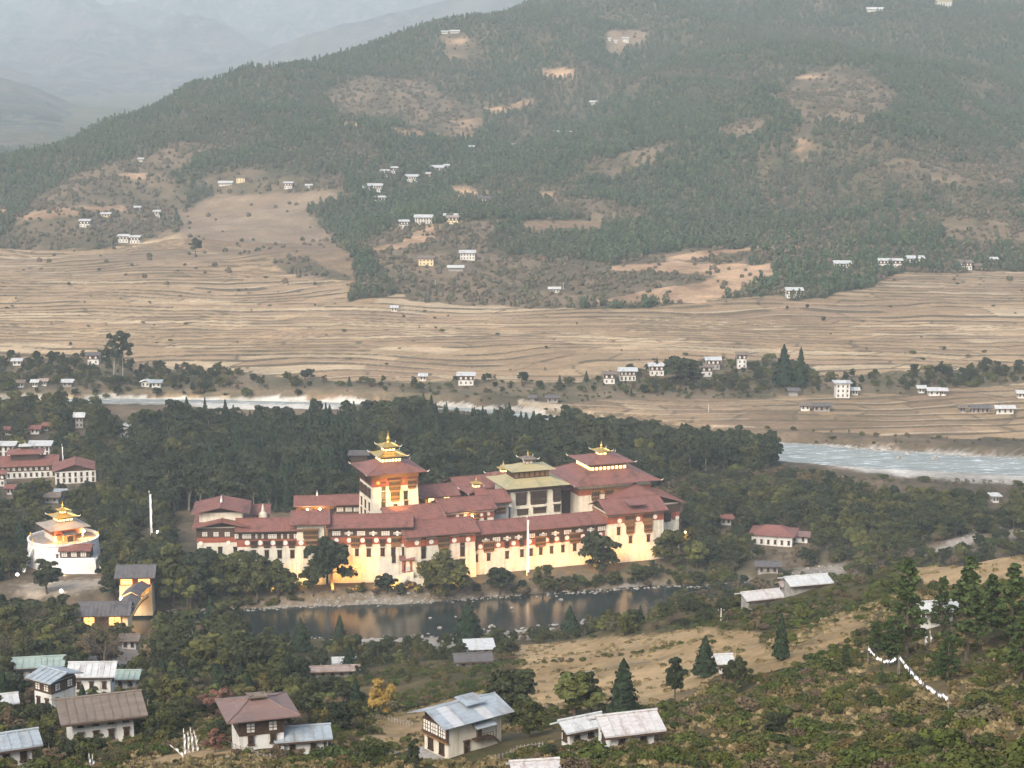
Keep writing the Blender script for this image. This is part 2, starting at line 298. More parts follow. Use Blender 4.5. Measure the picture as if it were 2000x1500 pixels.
# ------------------------------------------------------------ ground cover map: (cover, Ymin, Ymax, polygon in photo pixels)
COV = dict(forest=0, field=1, scrub=2, earth=3, road=4, gravel=5, grass=6, wood=7, bush=8, park=9, garden=10, stones=11, slope=12)
ZONES = [
 ('forest',1400,9999,[(-900,-3000),(2900,-3000),(2900,610),(-900,610)]),
 ('field',1190,2100,[(-900,500),(0,492),(120,488),(260,478),(370,455),(360,410),(420,385),(640,375),(680,385),(600,420),(640,460),(690,500),(700,545),(680,590),(720,580),(760,575),(800,580),(900,590),(1100,600),(1180,605),(1300,600),(1400,585),(1520,575),(1560,590),(1700,560),(1750,535),(1900,530),(2900,530),(2900,860),(-900,860)]),
 ('scrub',1400,3000,[(0,470),(60,400),(140,350),(250,310),(330,290),(400,300),(380,330),(340,345),(370,385),(355,430),(370,455),(260,478),(100,488),(0,490)]),
 ('scrub',1400,3000,[(270,310),(360,275),(470,280),(400,300),(330,320)]),
 ('scrub',1400,3200,[(400,345),(470,330),(560,345),(660,345),(680,375),(640,385),(430,388),(390,365)]),
 ('scrub',1400,3500,[(640,180),(720,150),(820,160),(930,215),(930,260),(860,275),(760,240),(650,235)]),
 ('scrub',1400,2600,[(520,490),(600,450),(650,470),(690,505),(700,545),(660,545),(600,540),(540,520)]),
 ('scrub',1400,2600,[(760,360),(960,370),(1080,380),(1060,420),(900,440),(780,440),(700,480),(740,530),(800,590),(1000,600),(1180,600),(1300,560),(1500,500),(1400,480),(1180,510),(1000,500),(960,460),(1000,420),(1250,420),(1230,400),(1000,380)]),
 ('forest',1400,2600,[(960,440),(1020,430),(1010,455),(1150,462),(1280,430),(1400,440),(1280,500),(1180,520),(1140,480),(960,490)]),
 ('slope',1400,2600,[(1020,430),(1225,422),(1180,458),(1005,458)]),
 ('scrub',1500,3500,[(1540,150),(1620,130),(1700,150),(1760,200),(1700,250),(1600,240),(1580,330),(1550,320),(1560,240),(1520,190)]),
 ('scrub',1500,3500,[(1240,300),(1330,270),(1300,310),(1200,350),(1100,360),(1160,330)]),
 ('scrub',1500,3500,[(1160,400),(1290,400),(1240,425),(1150,420)]),
 ('scrub',1500,3500,[(1420,240),(1500,220),(1480,260),(1410,270)]),
 ('scrub',1500,3500,[(1750,310),(2000,330),(2000,380),(1850,360),(1740,330)]),
 ('scrub',1500,3500,[(1820,420),(2000,440),(2000,480),(1850,470)]),
 ('slope',1500,3600,[(1185,62),(1215,56),(1250,58),(1252,85),(1230,105),(1195,104),(1183,85)]),
 ('scrub',1500,3700,[(850,70),(885,62),(925,72),(935,125),(900,130),(865,115)]),
 ('earth',1500,3700,[(866,74),(900,72),(905,80),(870,82)]),
 ('earth',1500,3500,[(600,236),(700,244),(700,252),(600,243)]),
 ('earth',1500,3500,[(760,250),(880,262),(880,272),(760,258)]),
 ('earth',1500,3500,[(865,235),(920,225),(925,262),(900,270),(880,250)]),
 ('earth',1500,3500,[(940,210),(1050,190),(1040,205),(950,220)]),
 ('earth',1500,3500,[(1060,140),(1115,140),(1115,155),(1070,158)]),
 ('earth',1500,3500,[(880,372),(960,368),(980,380),(890,385)]),
 ('earth',1500,3500,[(1055,378),(1080,376),(1082,392),(1060,396)]),
 ('earth',1500,3500,[(240,345),(300,335),(290,352),(250,352)]),
 ('earth',1500,3500,[(60,412),(150,405),(210,410),(260,405),(240,420),(100,428),(40,440)]),
 ('earth',1500,3500,[(-20,410),(18,410),(16,425),(-20,428)]),
 ('earth',1400,3500,[(830,440),(870,440),(850,470),(760,490),(700,492),(780,475)]),
 ('earth',1400,3500,[(1300,505),(1380,490),(1500,478),(1560,484),(1560,490),(1480,490),(1390,498),(1310,512)]),
 ('earth',1400,3500,[(1180,520),(1260,515),(1330,512),(1420,518),(1505,515),(1510,540),(1480,560),(1440,575),(1380,588),(1300,590),(1180,592),(1160,585),(1250,570),(1330,555),(1400,540),(1300,532),(1200,528)]),
 ('scrub',1400,3500,[(1230,535),(1330,530),(1400,542),(1320,556),(1250,566),(1200,560)]),
 ('earth',1400,3500,[(1540,152),(1560,146),(1590,146),(1575,156)]),
 ('earth',1400,3500,[(1555,270),(1572,275),(1588,300),(1570,330),(1565,300)]),
 ('road',1190,1500,[(-50,771),(460,759),(700,764),(780,762),(960,768),(1200,771),(1500,762),(1500,766),(1200,776),(960,773),(780,767),(700,769),(460,764),(-50,776)]),
 ('park',1100,1330,[(-900,700),(60,700),(230,700),(260,722),(440,725),(620,742),(800,748),(900,742),(1120,745),(1180,730),(1500,700),(1580,725),(1640,735),(1990,712),(2900,715),(2900,760),(1990,752),(1700,770),(1500,780),(1130,785),(1000,775),(800,775),(400,772),(-900,772)]),
 ('field',1050,1280,[(1080,790),(1150,783),(1500,775),(1640,772),(1700,768),(1830,772),(2000,760),(2900,760),(2900,865),(1900,856),(1700,850),(1500,842),(1350,830),(1130,805)]),
 ('road',1040,1280,[(1010,778),(1040,783),(1100,790),(1130,805),(1080,800),(1040,800),(1010,790)]),
 ('gravel',940,1250,[(150,777),(250,777),(450,779),(670,788),(670,802),(450,797),(250,790),(150,784)]),
 ('wood',940,1100,[(1130,812),(1350,835),(1500,850),(1900,862),(2900,868),(2900,905),(1990,895),(1500,868),(1300,850),(1130,825)]),
 ('gravel',900,1100,[(1480,860),(1560,868),(1640,876),(1640,884),(1500,880)]),
 ('gravel',900,1100,[(1600,905),(1700,908),(1850,915),(2000,922),(2900,940),(2900,975),(2000,945),(1850,940),(1700,922)]),
 ('stones',700,900,[(1210,1132),(1280,1126),(1290,1140),(1230,1150)]),
 ('stones',700,1000,[(1400,1132),(1470,1122),(1490,1136),(1410,1144)]),
 ('stones',700,1000,[(1530,1118),(1640,1092),(1670,1100),(1640,1135),(1560,1135)]),
 ('stones',700,1000,[(1815,1082),(1850,1052),(1915,1038),(1920,1055),(1870,1078),(1830,1092)]),
 ('stones',700,1000,[(1950,1030),(2100,1010),(2100,1045),(1960,1050)]),
 ('slope',1600,2600,[(360,410),(420,385),(640,375),(680,385),(600,420),(640,460),(690,500),(700,545),(600,500),(520,500),(430,500),(370,470)]),
 ('park',740,960,[(1290,1085),(1400,1060),(1700,1080),(1600,1110),(1400,1135),(1250,1135),(1000,1150),(690,1165),(560,1175),(600,1130),(700,1130),(1000,1120),(1290,1092)]),
 ('road',740,960,[(60,1175),(150,1155),(270,1140),(190,1130),(40,1140),(30,1165)]),
 ('road',700,860,[(50,1170),(160,1150),(190,1130),(40,1140)]),
 ('park',740,960,[(0,990),(120,985),(280,1020),(310,1050),(150,1060),(0,1030)]),
 ('stones',640,730,[(640,1238),(760,1236),(880,1240),(1100,1215),(1110,1240),(900,1262),(640,1256)]),
 ('grass',300,640,[(1000,1290),(1100,1262),(1280,1240),(1400,1225),(1500,1240),(1480,1290),(1400,1320),(1300,1360),(1180,1340),(1020,1300)]),
 ('grass',300,640,[(750,1420),(800,1380),(960,1345),(1100,1310),(1200,1310),(1300,1350),(1150,1380),(980,1400),(830,1440),(740,1460)]),
 ('grass',300,640,[(1010,1262),(1100,1255),(1280,1238),(1400,1222),(1490,1240),(1480,1285),(1400,1330),(1300,1372),(1200,1385),(1050,1372),(960,1400),(830,1440),(730,1465),(680,1455),(780,1395),(900,1358),(1000,1335),(1010,1300)]),
 ('grass',300,500,[(200,1520),(280,1480),(360,1465),(450,1462),(520,1485),(560,1520)]),
 ('grass',300,500,[(1780,1100),(1900,1090),(2100,1085),(2100,1140),(1850,1150),(1760,1130)]),
 ('grass',300,640,[(1380,1250),(1560,1270),(1650,1200),(1700,1220),(1600,1290),(1500,1330),(1420,1310)]),
 ('garden',400,640,[(180,1230),(300,1240),(300,1300),(180,1290)]),
]
def cover(x, y, z=None):
    if z is None: z = height(x, y)
    px, py = project(x, y, z)
    wob = fbm(x / 18, y / 18, 40, 3); pj = np.clip(y / 700, .6, 2) * 0 + 1
    hl = sstep(1500, 1900, y); qx = px + fbm(x / 22, y / 22, 41, 3) * 26 * 700 / np.maximum(y, 500) + hl * fbm(x / 55, y / 80, 43, 4) * 30; qy = py + wob * (7 - 4 * hl) + hl * fbm(x / 70, y / 90, 44, 4) * 13
    c = np.where(y < 720, COV['bush'], np.where(y < 1400, COV['wood'], COV['forest']))
    for n, y0, y1, poly in ZONES:
        ax, ay = (px, py) if n in ('road',) else (qx, qy)
        k = (y > y0) & (y < y1) & inpoly(ax, ay, poly); c[k] = COV[n]
    for L, Wd in ((RIV1, RIV1W), (RIV2, RIV2W)):
        d, w = polydist(np.stack([x, y], 1), L, Wd); c[(d - w) < (1.2 if L is RIV1 else np.where(x < 20, 5, 3)) + wob * 2] = COV['gravel' if L is RIV2 else 'stones']
    return c
# ------------------------------------------------------------ field cells (terraces)
def cells(x, y, cw=80., ch=15.5, s=77):
    """long curved terraces: returns field id, metres to the nearest bund, bund side, offset in y to the field's middle"""
    yw = y + fbm(x / 420, y / 260, 55, 3) * 95 + fbm(x / 120, y / 90, 56, 3) * 19 + fbm(x / 30, y / 30, 58, 2) * 1.6 + 9 * np.sin(y / 37.)
    t = yw / ch; row = np.floor(t); fr = t - row; w = cw * (.5 + 1.1 * _hash(row, row * 0, s)); off = _hash(row, row * 0, s + 1) * 400
    xw = x + fbm(x / 60, y / 60, 57, 2) * 16 + fr * (30 * (_hash(row, row * 0, s + 2) - .5)); u = (xw + off) / w; c = np.floor(u); fu = u - c
    cid = _hash(c, row, s + 3); dy = np.minimum(fr, 1 - fr) * ch; dx = np.minimum(fu, 1 - fu) * w
    return cid, dy, dx, fr, (.5 - fr) * ch
# ============================================================ GROUND MESHES
PAL = {0:((.050,.060,.033),(.12,.098,.064)), 1:((.30,.22,.135),(.40,.30,.19)), 2:((.080,.070,.043),(.185,.138,.092)),
 3:((.20,.13,.08),(.46,.305,.19)), 4:((.28,.23,.17),(.36,.31,.25)), 5:((.28,.26,.23),(.52,.49,.44)),
 6:((.235,.165,.085),(.36,.255,.14)), 7:((.075,.062,.042),(.16,.12,.08)), 8:((.042,.046,.020),(.115,.088,.046)),
 9:((.095,.085,.05),(.17,.13,.085)), 10:((.16,.14,.12),(.24,.2,.17)), 11:((.13,.11,.085),(.34,.31,.27)), 12:((.20,.145,.10),(.27,.205,.14))}
def ground_mat():
    m, nt, b = new_mat('ground'); a = nt.nodes.new('ShaderNodeAttribute'); a.attribute_name = 'base'
    g = nt.nodes.new('ShaderNodeNewGeometry')
    n1 = noise(nt, .35, 6, vec=g.outputs['Position'], rough=.7); n2 = noise(nt, .045, 5, (1, 1.3, 1), vec=g.outputs['Position'])
    k1 = ramp(nt, n1, [(.3, (.72, .72, .72)), (.7, (1.25, 1.22, 1.18))]); k2 = ramp(nt, n2, [(.3, (.84, .86, .86)), (.7, (1.16, 1.12, 1.08))])
    c = mixc(nt, 1, a.outputs['Color'], k1, 'MULTIPLY'); c = mixc(nt, 1, c, k2, 'MULTIPLY')
    nt.links.new(c, b.inputs['Base Color']); b.inputs['Roughness'].default_value = .95; b.inputs['Specular IOR Level'].default_value = .05
    bump(nt, b, n1, .5, .6); return m
M_GROUND = ground_mat()
def grid_mesh(name, X, Y, Z, C, mat, smooth=True):
    nr, nc = X.shape; me = bpy.data.meshes.new(name)
    co_ = np.stack([X.ravel(), Y.ravel(), Z.ravel()], 1).astype(np.float32)
    i = np.arange((nr - 1) * (nc - 1)); r, c = i // (nc - 1), i % (nc - 1); a = r * nc + c
    q = np.stack([a, a + 1, a + nc + 1, a + nc], 1).astype(np.int32)
    me.vertices.add(len(co_)); me.vertices.foreach_set('co', co_.ravel()); me.loops.add(len(q) * 4); me.loops.foreach_set('vertex_index', q.ravel())
    me.polygons.add(len(q)); me.polygons.foreach_set('loop_start', np.arange(len(q), dtype=np.int32) * 4)
    me.polygons.foreach_set('loop_total', np.full(len(q), 4, np.int32))
    if smooth: me.polygons.foreach_set('use_smooth', np.ones(len(q), bool))
    me.update()
    at = me.color_attributes.new('base', 'FLOAT_COLOR', 'POINT'); cc = np.ones((len(co_), 4), np.float32); cc[:, :3] = C.reshape(-1, 3)
    at.data.foreach_set('color', cc.ravel()); me.materials.append(mat)
    o = bpy.data.objects.new(name, me); COL.objects.link(o); o['kind'] = 'structure'; return o
def colour(x, y, z, cov, slope=None):
    f = np.clip(fbm(x / 30, y / 30, 61, 4) * 1.1 + .5 + fbm(x / 5, y / 5, 62, 2) * .35, 0, 1)[:, None]
    C = np.zeros((len(x), 3))
    for k, (a, b) in PAL.items():
        s = cov == k; C[s] = np.array(a) * (1 - f[s]) + np.array(b) * f[s]
    return C
def strip(name, Y, nx, half=.37, fields=False):
    Y = np.asarray(Y); U = np.linspace(-half, half, nx); X = U[None, :] * Y[:, None]; YY = np.repeat(Y[:, None], nx, 1)
    x, y = X.ravel(), YY.ravel(); z = height(x, y); cov = cover(x, y, z); C = colour(x, y, z, cov)
    if not fields:
        for k in range(3):
            j = rng.normal(size=(2, len(x))) * np.clip(Y[0] / 250, 1.0, 7); C = C + colour(x, y, z, cover(x + j[0], y + j[1], z))
        C = C / 4
    if fields:
        k = (cov == 1) | (cov == 12); s12 = (cov == 12)[:, None]
        near = y < 1215
        A1 = cells(x, y); A2 = cells(x, y, 50., 23., 177); cid, dy, dx, fr, by = [np.where(near, b_, a_) for a_, b_ in zip(A1, A2)]
        hc = height(x, y + by); zf = np.clip(hc, z - 1.3, z + 1.3); z = np.where(k, zf, z)
        pal = np.array([(.31,.225,.145),(.345,.25,.16),(.25,.18,.118),(.43,.335,.23),(.32,.235,.15),(.28,.20,.135),(.385,.29,.19),(.30,.215,.14)])
        pc = pal[(cid * 7.99).astype(int)] * np.array([.93, .905, .85])
        big = np.clip(fbm(x / 170, y / 90, 63, 3) + .5, 0, 1)[:, None]; pc = pc * (.82 + .34 * big)
        hillf = sstep(1480, 1750, y)[:, None]; pc = pc * (1 - .3 * hillf) + np.array([.22,.16,.11]) * .3 * hillf
        stub = (np.clip(fbm(x / 12, y / 5, 64, 3) + .5, 0, 1)[:, None]); pc = pc * (.88 + .24 * stub)
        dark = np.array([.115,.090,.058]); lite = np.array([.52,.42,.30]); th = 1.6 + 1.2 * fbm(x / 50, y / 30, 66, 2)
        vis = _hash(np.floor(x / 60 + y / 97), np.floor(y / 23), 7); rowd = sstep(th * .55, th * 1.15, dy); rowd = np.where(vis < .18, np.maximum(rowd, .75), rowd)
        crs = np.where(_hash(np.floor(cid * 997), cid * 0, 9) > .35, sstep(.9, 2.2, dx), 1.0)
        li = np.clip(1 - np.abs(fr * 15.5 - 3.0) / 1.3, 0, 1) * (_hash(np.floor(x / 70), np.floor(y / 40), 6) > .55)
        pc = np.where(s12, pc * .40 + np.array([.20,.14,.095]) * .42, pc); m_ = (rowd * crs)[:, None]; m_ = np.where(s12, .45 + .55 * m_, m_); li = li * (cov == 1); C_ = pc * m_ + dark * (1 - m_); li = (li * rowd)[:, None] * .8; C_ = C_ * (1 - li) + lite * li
        C = np.where(k[:, None], C_, C)
    Z = z.reshape(X.shape); 
    return grid_mesh(name, X, YY, Z, C.reshape(*X.shape, 3), M_GROUND, smooth=not fields)
strip('near_hillside', np.exp(np.linspace(math.log(85), math.log(705), 560)), 520, .60)
strip('valley_floor', np.arange(704.5, 1052, 1.6), 440, .44)
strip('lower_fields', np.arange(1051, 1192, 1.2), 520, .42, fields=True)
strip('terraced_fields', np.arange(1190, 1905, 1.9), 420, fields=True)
strip('forested_hillside', np.concatenate([np.arange(1903, 3000, 7), np.arange(3000, 6000, 22), [6400, 7000, 8000, 9500, 12000, 16000, 22000]]), 300)
# ---- distant mountains
def far_mat():
    m, nt, b = new_mat('far_forest'); g = nt.nodes.new('ShaderNodeNewGeometry')
    n = noise(nt, .012, 7, vec=g.outputs['Position'], rough=.75); n2 = noise(nt, .0022, 3, vec=g.outputs['Position'])
    c = ramp(nt, n, [(.36, (.015, .026, .018)), (.50, (.05, .06, .04)), (.64, (.20, .165, .12))])
    c = mixc(nt, ramp(nt, n2, [(.5, (0, 0, 0)), (.68, (1, 1, 1))]), c, (.15, .125, .09))
    nt.links.new(c, b.inputs['Base Color']); b.inputs['Roughness'].default_value = 1; bump(nt, b, n, 1, 60); return m
M_FAR = far_mat()
def mountain(name, ridge, Yr, Yf, Yb, z0, amp, seed, nx=150, ny=60, steep=1.15):
    pxs = np.linspace(ridge[0][0], ridge[-1][0], nx); pys = np.interp(pxs, [a for a, _ in ridge], [b for _, b in ridge])
    T = np.linspace(0, 1, ny); X = np.zeros((ny, nx)); Y = X.copy(); Z = X.copy()
    for i, (p, q) in enumerate(zip(pxs, pys)):
        tp = on_depth(p, q, Yr); k = np.where(T < .7, (T / .7), 1 - (T - .7) / .3)
        yy = np.where(T < .7, Yf + (Yr - Yf) * T / .7, Yr + (Yb - Yr) * (T - .7) / .3)
        X[:, i] = tp[0] * yy / Yr; Y[:, i] = yy; Z[:, i] = z0 + (tp[2] - z0) * np.maximum(k, 0) ** steep
        X[:, i] += 0
    e = (np.sin(np.linspace(0, np.pi, ny)) ** .7)[:, None]
    Z = Z + ((ridged(X / 900 + Y / 2500, Y / 2200, seed, 4) - .6) * amp + fbm(X / 300, Y / 300, seed + 5, 4) * amp * .25) * e * np.where(np.linspace(0,1,ny) > .66, .25, 1)[:, None]
    return grid_mesh(name, X, Y, Z, np.ones((ny, nx, 3)), M_FAR)
mountain('distant_ridge', [(-700,60),(-300,118),(0,150),(60,165),(120,190),(190,222),(235,240)], 6200, 4200, 7400, 5, 100, 3, 140, 60)
mountain('distant_spur', [(-700,-80),(-300,20),(0,88),(120,128),(250,180),(290,200)], 9300, 7000, 11000, 10, 200, 13)
mountain('far_spur', [(200,206),(340,165),(500,105),(700,50),(860,0),(1100,-60),(1500,-70),(2900,-70)], 9000, 7200, 11000, 5, 200, 23)
mountain('far_mountains', [(-900,-70),(-300,-50),(200,-60),(600,-80),(1100,-60),(2900,-70)], 20000, 7700, 24500, 10, 900, 33, 220, 130, steep=.9)
# a bare valley floor with fields, seen far up the valley
m_v = surf('valley_field_far', (.26,.2,.15), (.36,.29,.23), .01, .95, 4, bs=0)
mb = MB(); P = [on_plane(a, b, 34) for a, b in [(160,205),(320,196),(345,178),(210,186)]]
mb.add([tuple(p) for p in P], [(0,1,2,3)]); o = mb.build('valley_floor_distant', m_v); o['kind'] = 'structure'
# ============================================================ WATER
def water_mat(name, c1, c2, foam, rgh):
    m, nt, b = new_mat(name); g = nt.nodes.new('ShaderNodeNewGeometry')
    n = noise(nt, .9, 5, (.35, 1.1, 1), vec=g.outputs['Position'], rough=.65); n2 = noise(nt, .10, 5, (.25, 1.6, 1), vec=g.outputs['Position'])
    c = ramp(nt, n2, [(.35, c1), (.65, c2)])
    f = ramp(nt, noise(nt, .16, 8, (.5, 1.9, 1), vec=g.outputs['Position'], rough=.8), [(foam, (0, 0, 0)), (foam + .05, (1, 1, 1))])
    c = mixc(nt, f, c, (.62, .66, .66)); nt.links.new(c, b.inputs['Base Color'])
    b.inputs['Roughness'].default_value = rgh; b.inputs['Specular IOR Level'].default_value = .5 if rgh < .2 else .2; b.inputs['IOR'].default_value = 1.33
    b.inputs['Roughness'].default_value = rgh; bump(nt, b, n, .24 if rgh < .2 else .35, .2); return m
def river(name, L, Wd, extra, mat, z):
    P = []; N = []
    for i in range(len(L) - 1):
        for t in np.linspace(0, 1, 6, endpoint=False): P.append(L[i] * (1 - t) + L[i+1] * t); N.append(Wd[i] * (1 - t) + Wd[i+1] * t)
    P.append(L[-1]); N.append(Wd[-1]); P = np.array(P); T = np.gradient(P, axis=0); T /= np.linalg.norm(T, axis=1)[:, None]
    Nn = np.stack([-T[:, 1], T[:, 0]], 1); mb = MB(); vs = []
    for p, n, w in zip(P, Nn, N):
        for k in np.linspace(-1, 1, 5): q = p + n * k * (w + extra); vs.append((q[0], q[1], z))
    fs = [(i*5+j, (i+1)*5+j, (i+1)*5+j+1, i*5+j+1) for i in range(len(P)-1) for j in range(4)]
    mb.add(vs, fs); o = mb.build(name, mat); o['kind'] = 'structure'; return o
river('river_water', RIV1[:12], np.maximum(RIV1W[:12], .5), 3.0, water_mat('water_near', (.014,.020,.017), (.034,.040,.034), .68, .10), 0.0)
river('far_river_water', RIV2, RIV2W, 3.0, water_mat('water_far', (.19,.205,.185), (.28,.285,.25), .54, .55), 0.0)
# ============================================================ HAZE
hb = MB().box(-11500, 11500, -150, 26500, -7, 1500)
hm = bpy.data.materials.new('haze'); hm.use_nodes = True; hn = hm.node_tree; hn.nodes.clear()
ho = hn.nodes.new('ShaderNodeOutputMaterial'); hv = hn.nodes.new('ShaderNodeVolumePrincipled'); hn.links.new(hv.outputs[0], ho.inputs['Volume'])
hv.inputs['Color'].default_value = (.84, .94, 1.0, 1); hv.inputs['Density'].default_value = HAZE_DENSITY; hv.inputs['Anisotropy'].default_value = 0.0
o = hb.build('haze', hm); o['kind'] = 'stuff'
# ============================================================ BUILDING MATERIALS
def plaster(name, a, b_, dirt=(.62,.55,.46), amt=.75):
    m, nt, b = new_mat(name)
    f = noise(nt, .5, 5); c = ramp(nt, f, [(.35, a), (.7, b_)])
    g = noise(nt, .7, 6, (1, 1, .10), rough=.7); k = ramp(nt, g, [(.5, (1, 1, 1)), (.8, dirt)]); c = mixc(nt, amt, c, k, 'MULTIPLY')
    h = noise(nt, .16, 6, rough=.7); k = ramp(nt, h, [(.56, (1, 1, 1)), (.74, (.78, .72, .62))]); c = mixc(nt, .8, c, k, 'MULTIPLY')
    nt.links.new(c, b.inputs['Base Color']); b.inputs['Roughness'].default_value = .92; bump(nt, b, f, .3, .08); return m
M_WHITE = plaster('lime_plaster', (.53,.475,.375), (.64,.58,.47), (.50,.44,.36), .95)
M_HWHITE = plaster('white_wash', (.54,.52,.475), (.66,.64,.59), (.45,.38,.30), 1.0)
M_CREAM = plaster('cream_wash', (.62,.50,.30), (.70,.57,.36))
M_GREYP = plaster('grey_render', (.24,.235,.225), (.33,.32,.30))
M_CHAPEL = plaster('chapel_whitewash', (.62,.60,.57), (.72,.70,.66))
def roofmat(name, a, b_, sc=.45, rough=.55, patch=None):
    m, nt, b = new_mat(name)
    f = noise(nt, sc, 6, (.5, 2.2, 1), rough=.7); c = ramp(nt, f, [(.3, a), (.7, b_)])
    g = noise(nt, .25, 5, (1, .35, 1), rough=.75); c = mixc(nt, ramp(nt, g, [(.50, (0, 0, 0)), (.68, (.85, .85, .85))]), c, patch or tuple(x * .62 for x in a))
    w = nt.nodes.new('ShaderNodeTexWave'); w.inputs['Scale'].default_value = 1.6; w.inputs['Distortion'].default_value = .3
    tc = nt.nodes.new('ShaderNodeTexCoord'); nt.links.new(tc.outputs['Object'], w.inputs[0])
    nt.links.new(c, b.inputs['Base Color']); b.inputs['Roughness'].default_value = rough; bump(nt, b, w.outputs['Fac'], .35, .06); return m
M_ROOF = roofmat('red_roof', (.140,.056,.042), (.27,.118,.092), .8, .6, (.085,.045,.036))
M_ROOFD = roofmat('weathered_red_roof', (.15,.095,.08), (.22,.14,.115), patch=(.12,.10,.09))
M_GROOF = roofmat('yellow_roof', (.33,.275,.14), (.43,.36,.20), patch=(.24,.235,.13))
M_SLATE = roofmat('grey_shingle_roof', (.075,.07,.07), (.15,.135,.13), 1.5, .8)
M_TIN = roofmat('tin_roof', (.22,.25,.27), (.36,.40,.42), .5, .5, (.17,.135,.11))
M_TINW = roofmat('pale_tin_roof', (.38,.38,.365), (.54,.54,.52), .5, .55, (.20,.17,.15))
M_TING = roofmat('green_tin_roof', (.22,.275,.24), (.32,.38,.33), .5, .55, (.17,.18,.15))
M_BROWNR = roofmat('brown_tin_roof', (.13,.10,.075), (.21,.165,.13), .4, .6, (.11,.09,.075))
M_RUSTR = roofmat('rusty_roof', (.19,.12,.09), (.42,.35,.30), .9, .7, (.13,.07,.05))
M_KHEM = surf('frieze_red', (.24,.065,.035), (.32,.10,.055), 1.2, .85)
M_TIMB = surf('dark_timber', (.045,.026,.017), (.085,.05,.032), 2.0, .75)
M_TRIM = surf('carved_timber', (.17,.085,.035), (.30,.165,.065), 3.0, .7)
M_PANEL = surf('painted_panel', (.66,.60,.52), (.76,.70,.62), 2.0, .8)
M_PANE = surf('window_dark', (.012,.010,.009), (.03,.025,.02), 2.0, .35, bs=0)
M_GOLD = surf('gilt_metal', (.55,.36,.09), (.72,.50,.16), 2.0, .35, metal=.75, bs=.1)
M_STONE = surf('grey_stone', (.20,.185,.165), (.33,.31,.28), .8, .95)
M_PAVE = surf('courtyard_paving', (.20,.175,.15), (.28,.25,.22), .6, .95)
M_LIT = glow('lit_interior', (1.0, .60, .20), 2.6)
M_LITO = glow('lit_orange', (1.0, .36, .08), 2.2)
M_LAMP = glow('lamp_bulb', (1.0, .66, .30), 60)
M_LAMPW = glow('lamp_white', (1.0, .93, .80), 6)
M_IRON = surf('dark_iron', (.03,.03,.03), (.06,.055,.05), 5, .6)
M_CLOTH = surf('white_cloth', (.66,.64,.62), (.80,.78,.76), 1.5, .9)
M_BARK = surf('bark', (.06,.045,.033), (.13,.10,.075), 2.5, .95)
M_BARKP = surf('pale_bark', (.20,.17,.14), (.34,.30,.26), 2.5, .95)
# ============================================================ FORTRESS PARTS
CACHE = {}
def cached(key, fn):
    if key not in CACHE: CACHE[key] = fn()
    return CACHE[key]
def put(names, parent, x, y, z, rz=0):
    """names: list of (name, mesh, [children]) -> parts under parent"""
    n, me, ch = names; o = part(n, me, parent, (x, y, z), (0, 0, rz))
    for c in ch: part(c[0], c[1], o)
    return o
def r1(v): return round(v * 4) / 4
def m_slit(w, h):
    w, h = r1(w), r1(h)
    def f():
        a = MB(); t = .22
        a.box(-w/2, -w/2+t, -.28, .05, 0, h); a.box(w/2-t, w/2, -.28, .05, 0, h); a.box(-w/2-.15, w/2+.15, -.42, .05, h, h+.28); a.box(-w/2-.12, w/2+.12, -.36, .05, -.22, 0)
        a.box(-w/2+t, w/2-t, -.2, .04, h*.52, h*.52+.16); a.box(-.07, .07, -.18, .04, 0, h)
        p = MB(); p.box(-w/2+t, w/2-t, -.08, .03, .01, h-.01)
        return ('window', a.mesh('window', M_TRIM if h > 99 else M_TIMB), [('pane', p.mesh('pane', M_PANE))])
    return cached(('slit', w, h), f)
def m_panelwin(w, h):
    w, h = r1(w), r1(h)
    def f():
        a = MB(); a.box(-w/2, w/2, -.14, .02, 0, h)
        n = max(2, round(w / .75)); g = MB()
        for i in range(1, n): x = -w/2 + w*i/n; g.box(x-.06, x+.06, -.22, -.145, 0, h)
        for z in (.33, .68): g.box(-w/2, w/2, -.20, -.147, h*z-.05, h*z+.05)
        return ('window', a.mesh('panel_window', M_PANEL), [('lattice', g.mesh('lattice', M_TIMB))])
    return cached(('pw', w, h), f)
def m_cross(w, h):       # cross-shaped white infill between dark posts
    w, h = r1(w), r1(h)
    def f():
        a = MB(); a.box(-w/2, w/2, -.14, .02, h*.25, h*.75); a.box(-w*.13, w*.13, -.15, .02, -.15, h+.1)
        g = MB(); g.box(-w/2, w/2, -.21, -.152, h*.46, h*.54)
        for x in (-.36, .36): g.box(w*x-.06, w*x+.06, -.2, -.15, h*.25, h*.75)
        return ('window', a.mesh('panel_window', M_PANEL), [('lattice', g.mesh('lattice', M_TIMB))])
    return cached(('cr', w, h), f)
def m_disc(r, mat=None):
    mat = mat or M_PANEL
    def f():
        a = MB(); vs = []; n = 20
        for y in (-.16, .02):
            for k in range(n): t = 2*math.pi*k/n; vs.append((r*math.cos(t), y, r*math.sin(t)))
        fs = [tuple(range(n)), tuple(range(2*n-1, n-1, -1))] + [(k, n+k, n+(k+1) % n, (k+1) % n) for k in range(n)]
        a.add(vs, fs); return ('medallion', a.mesh('medallion', mat), [])
    return cached(('disc', r, mat.name), f)
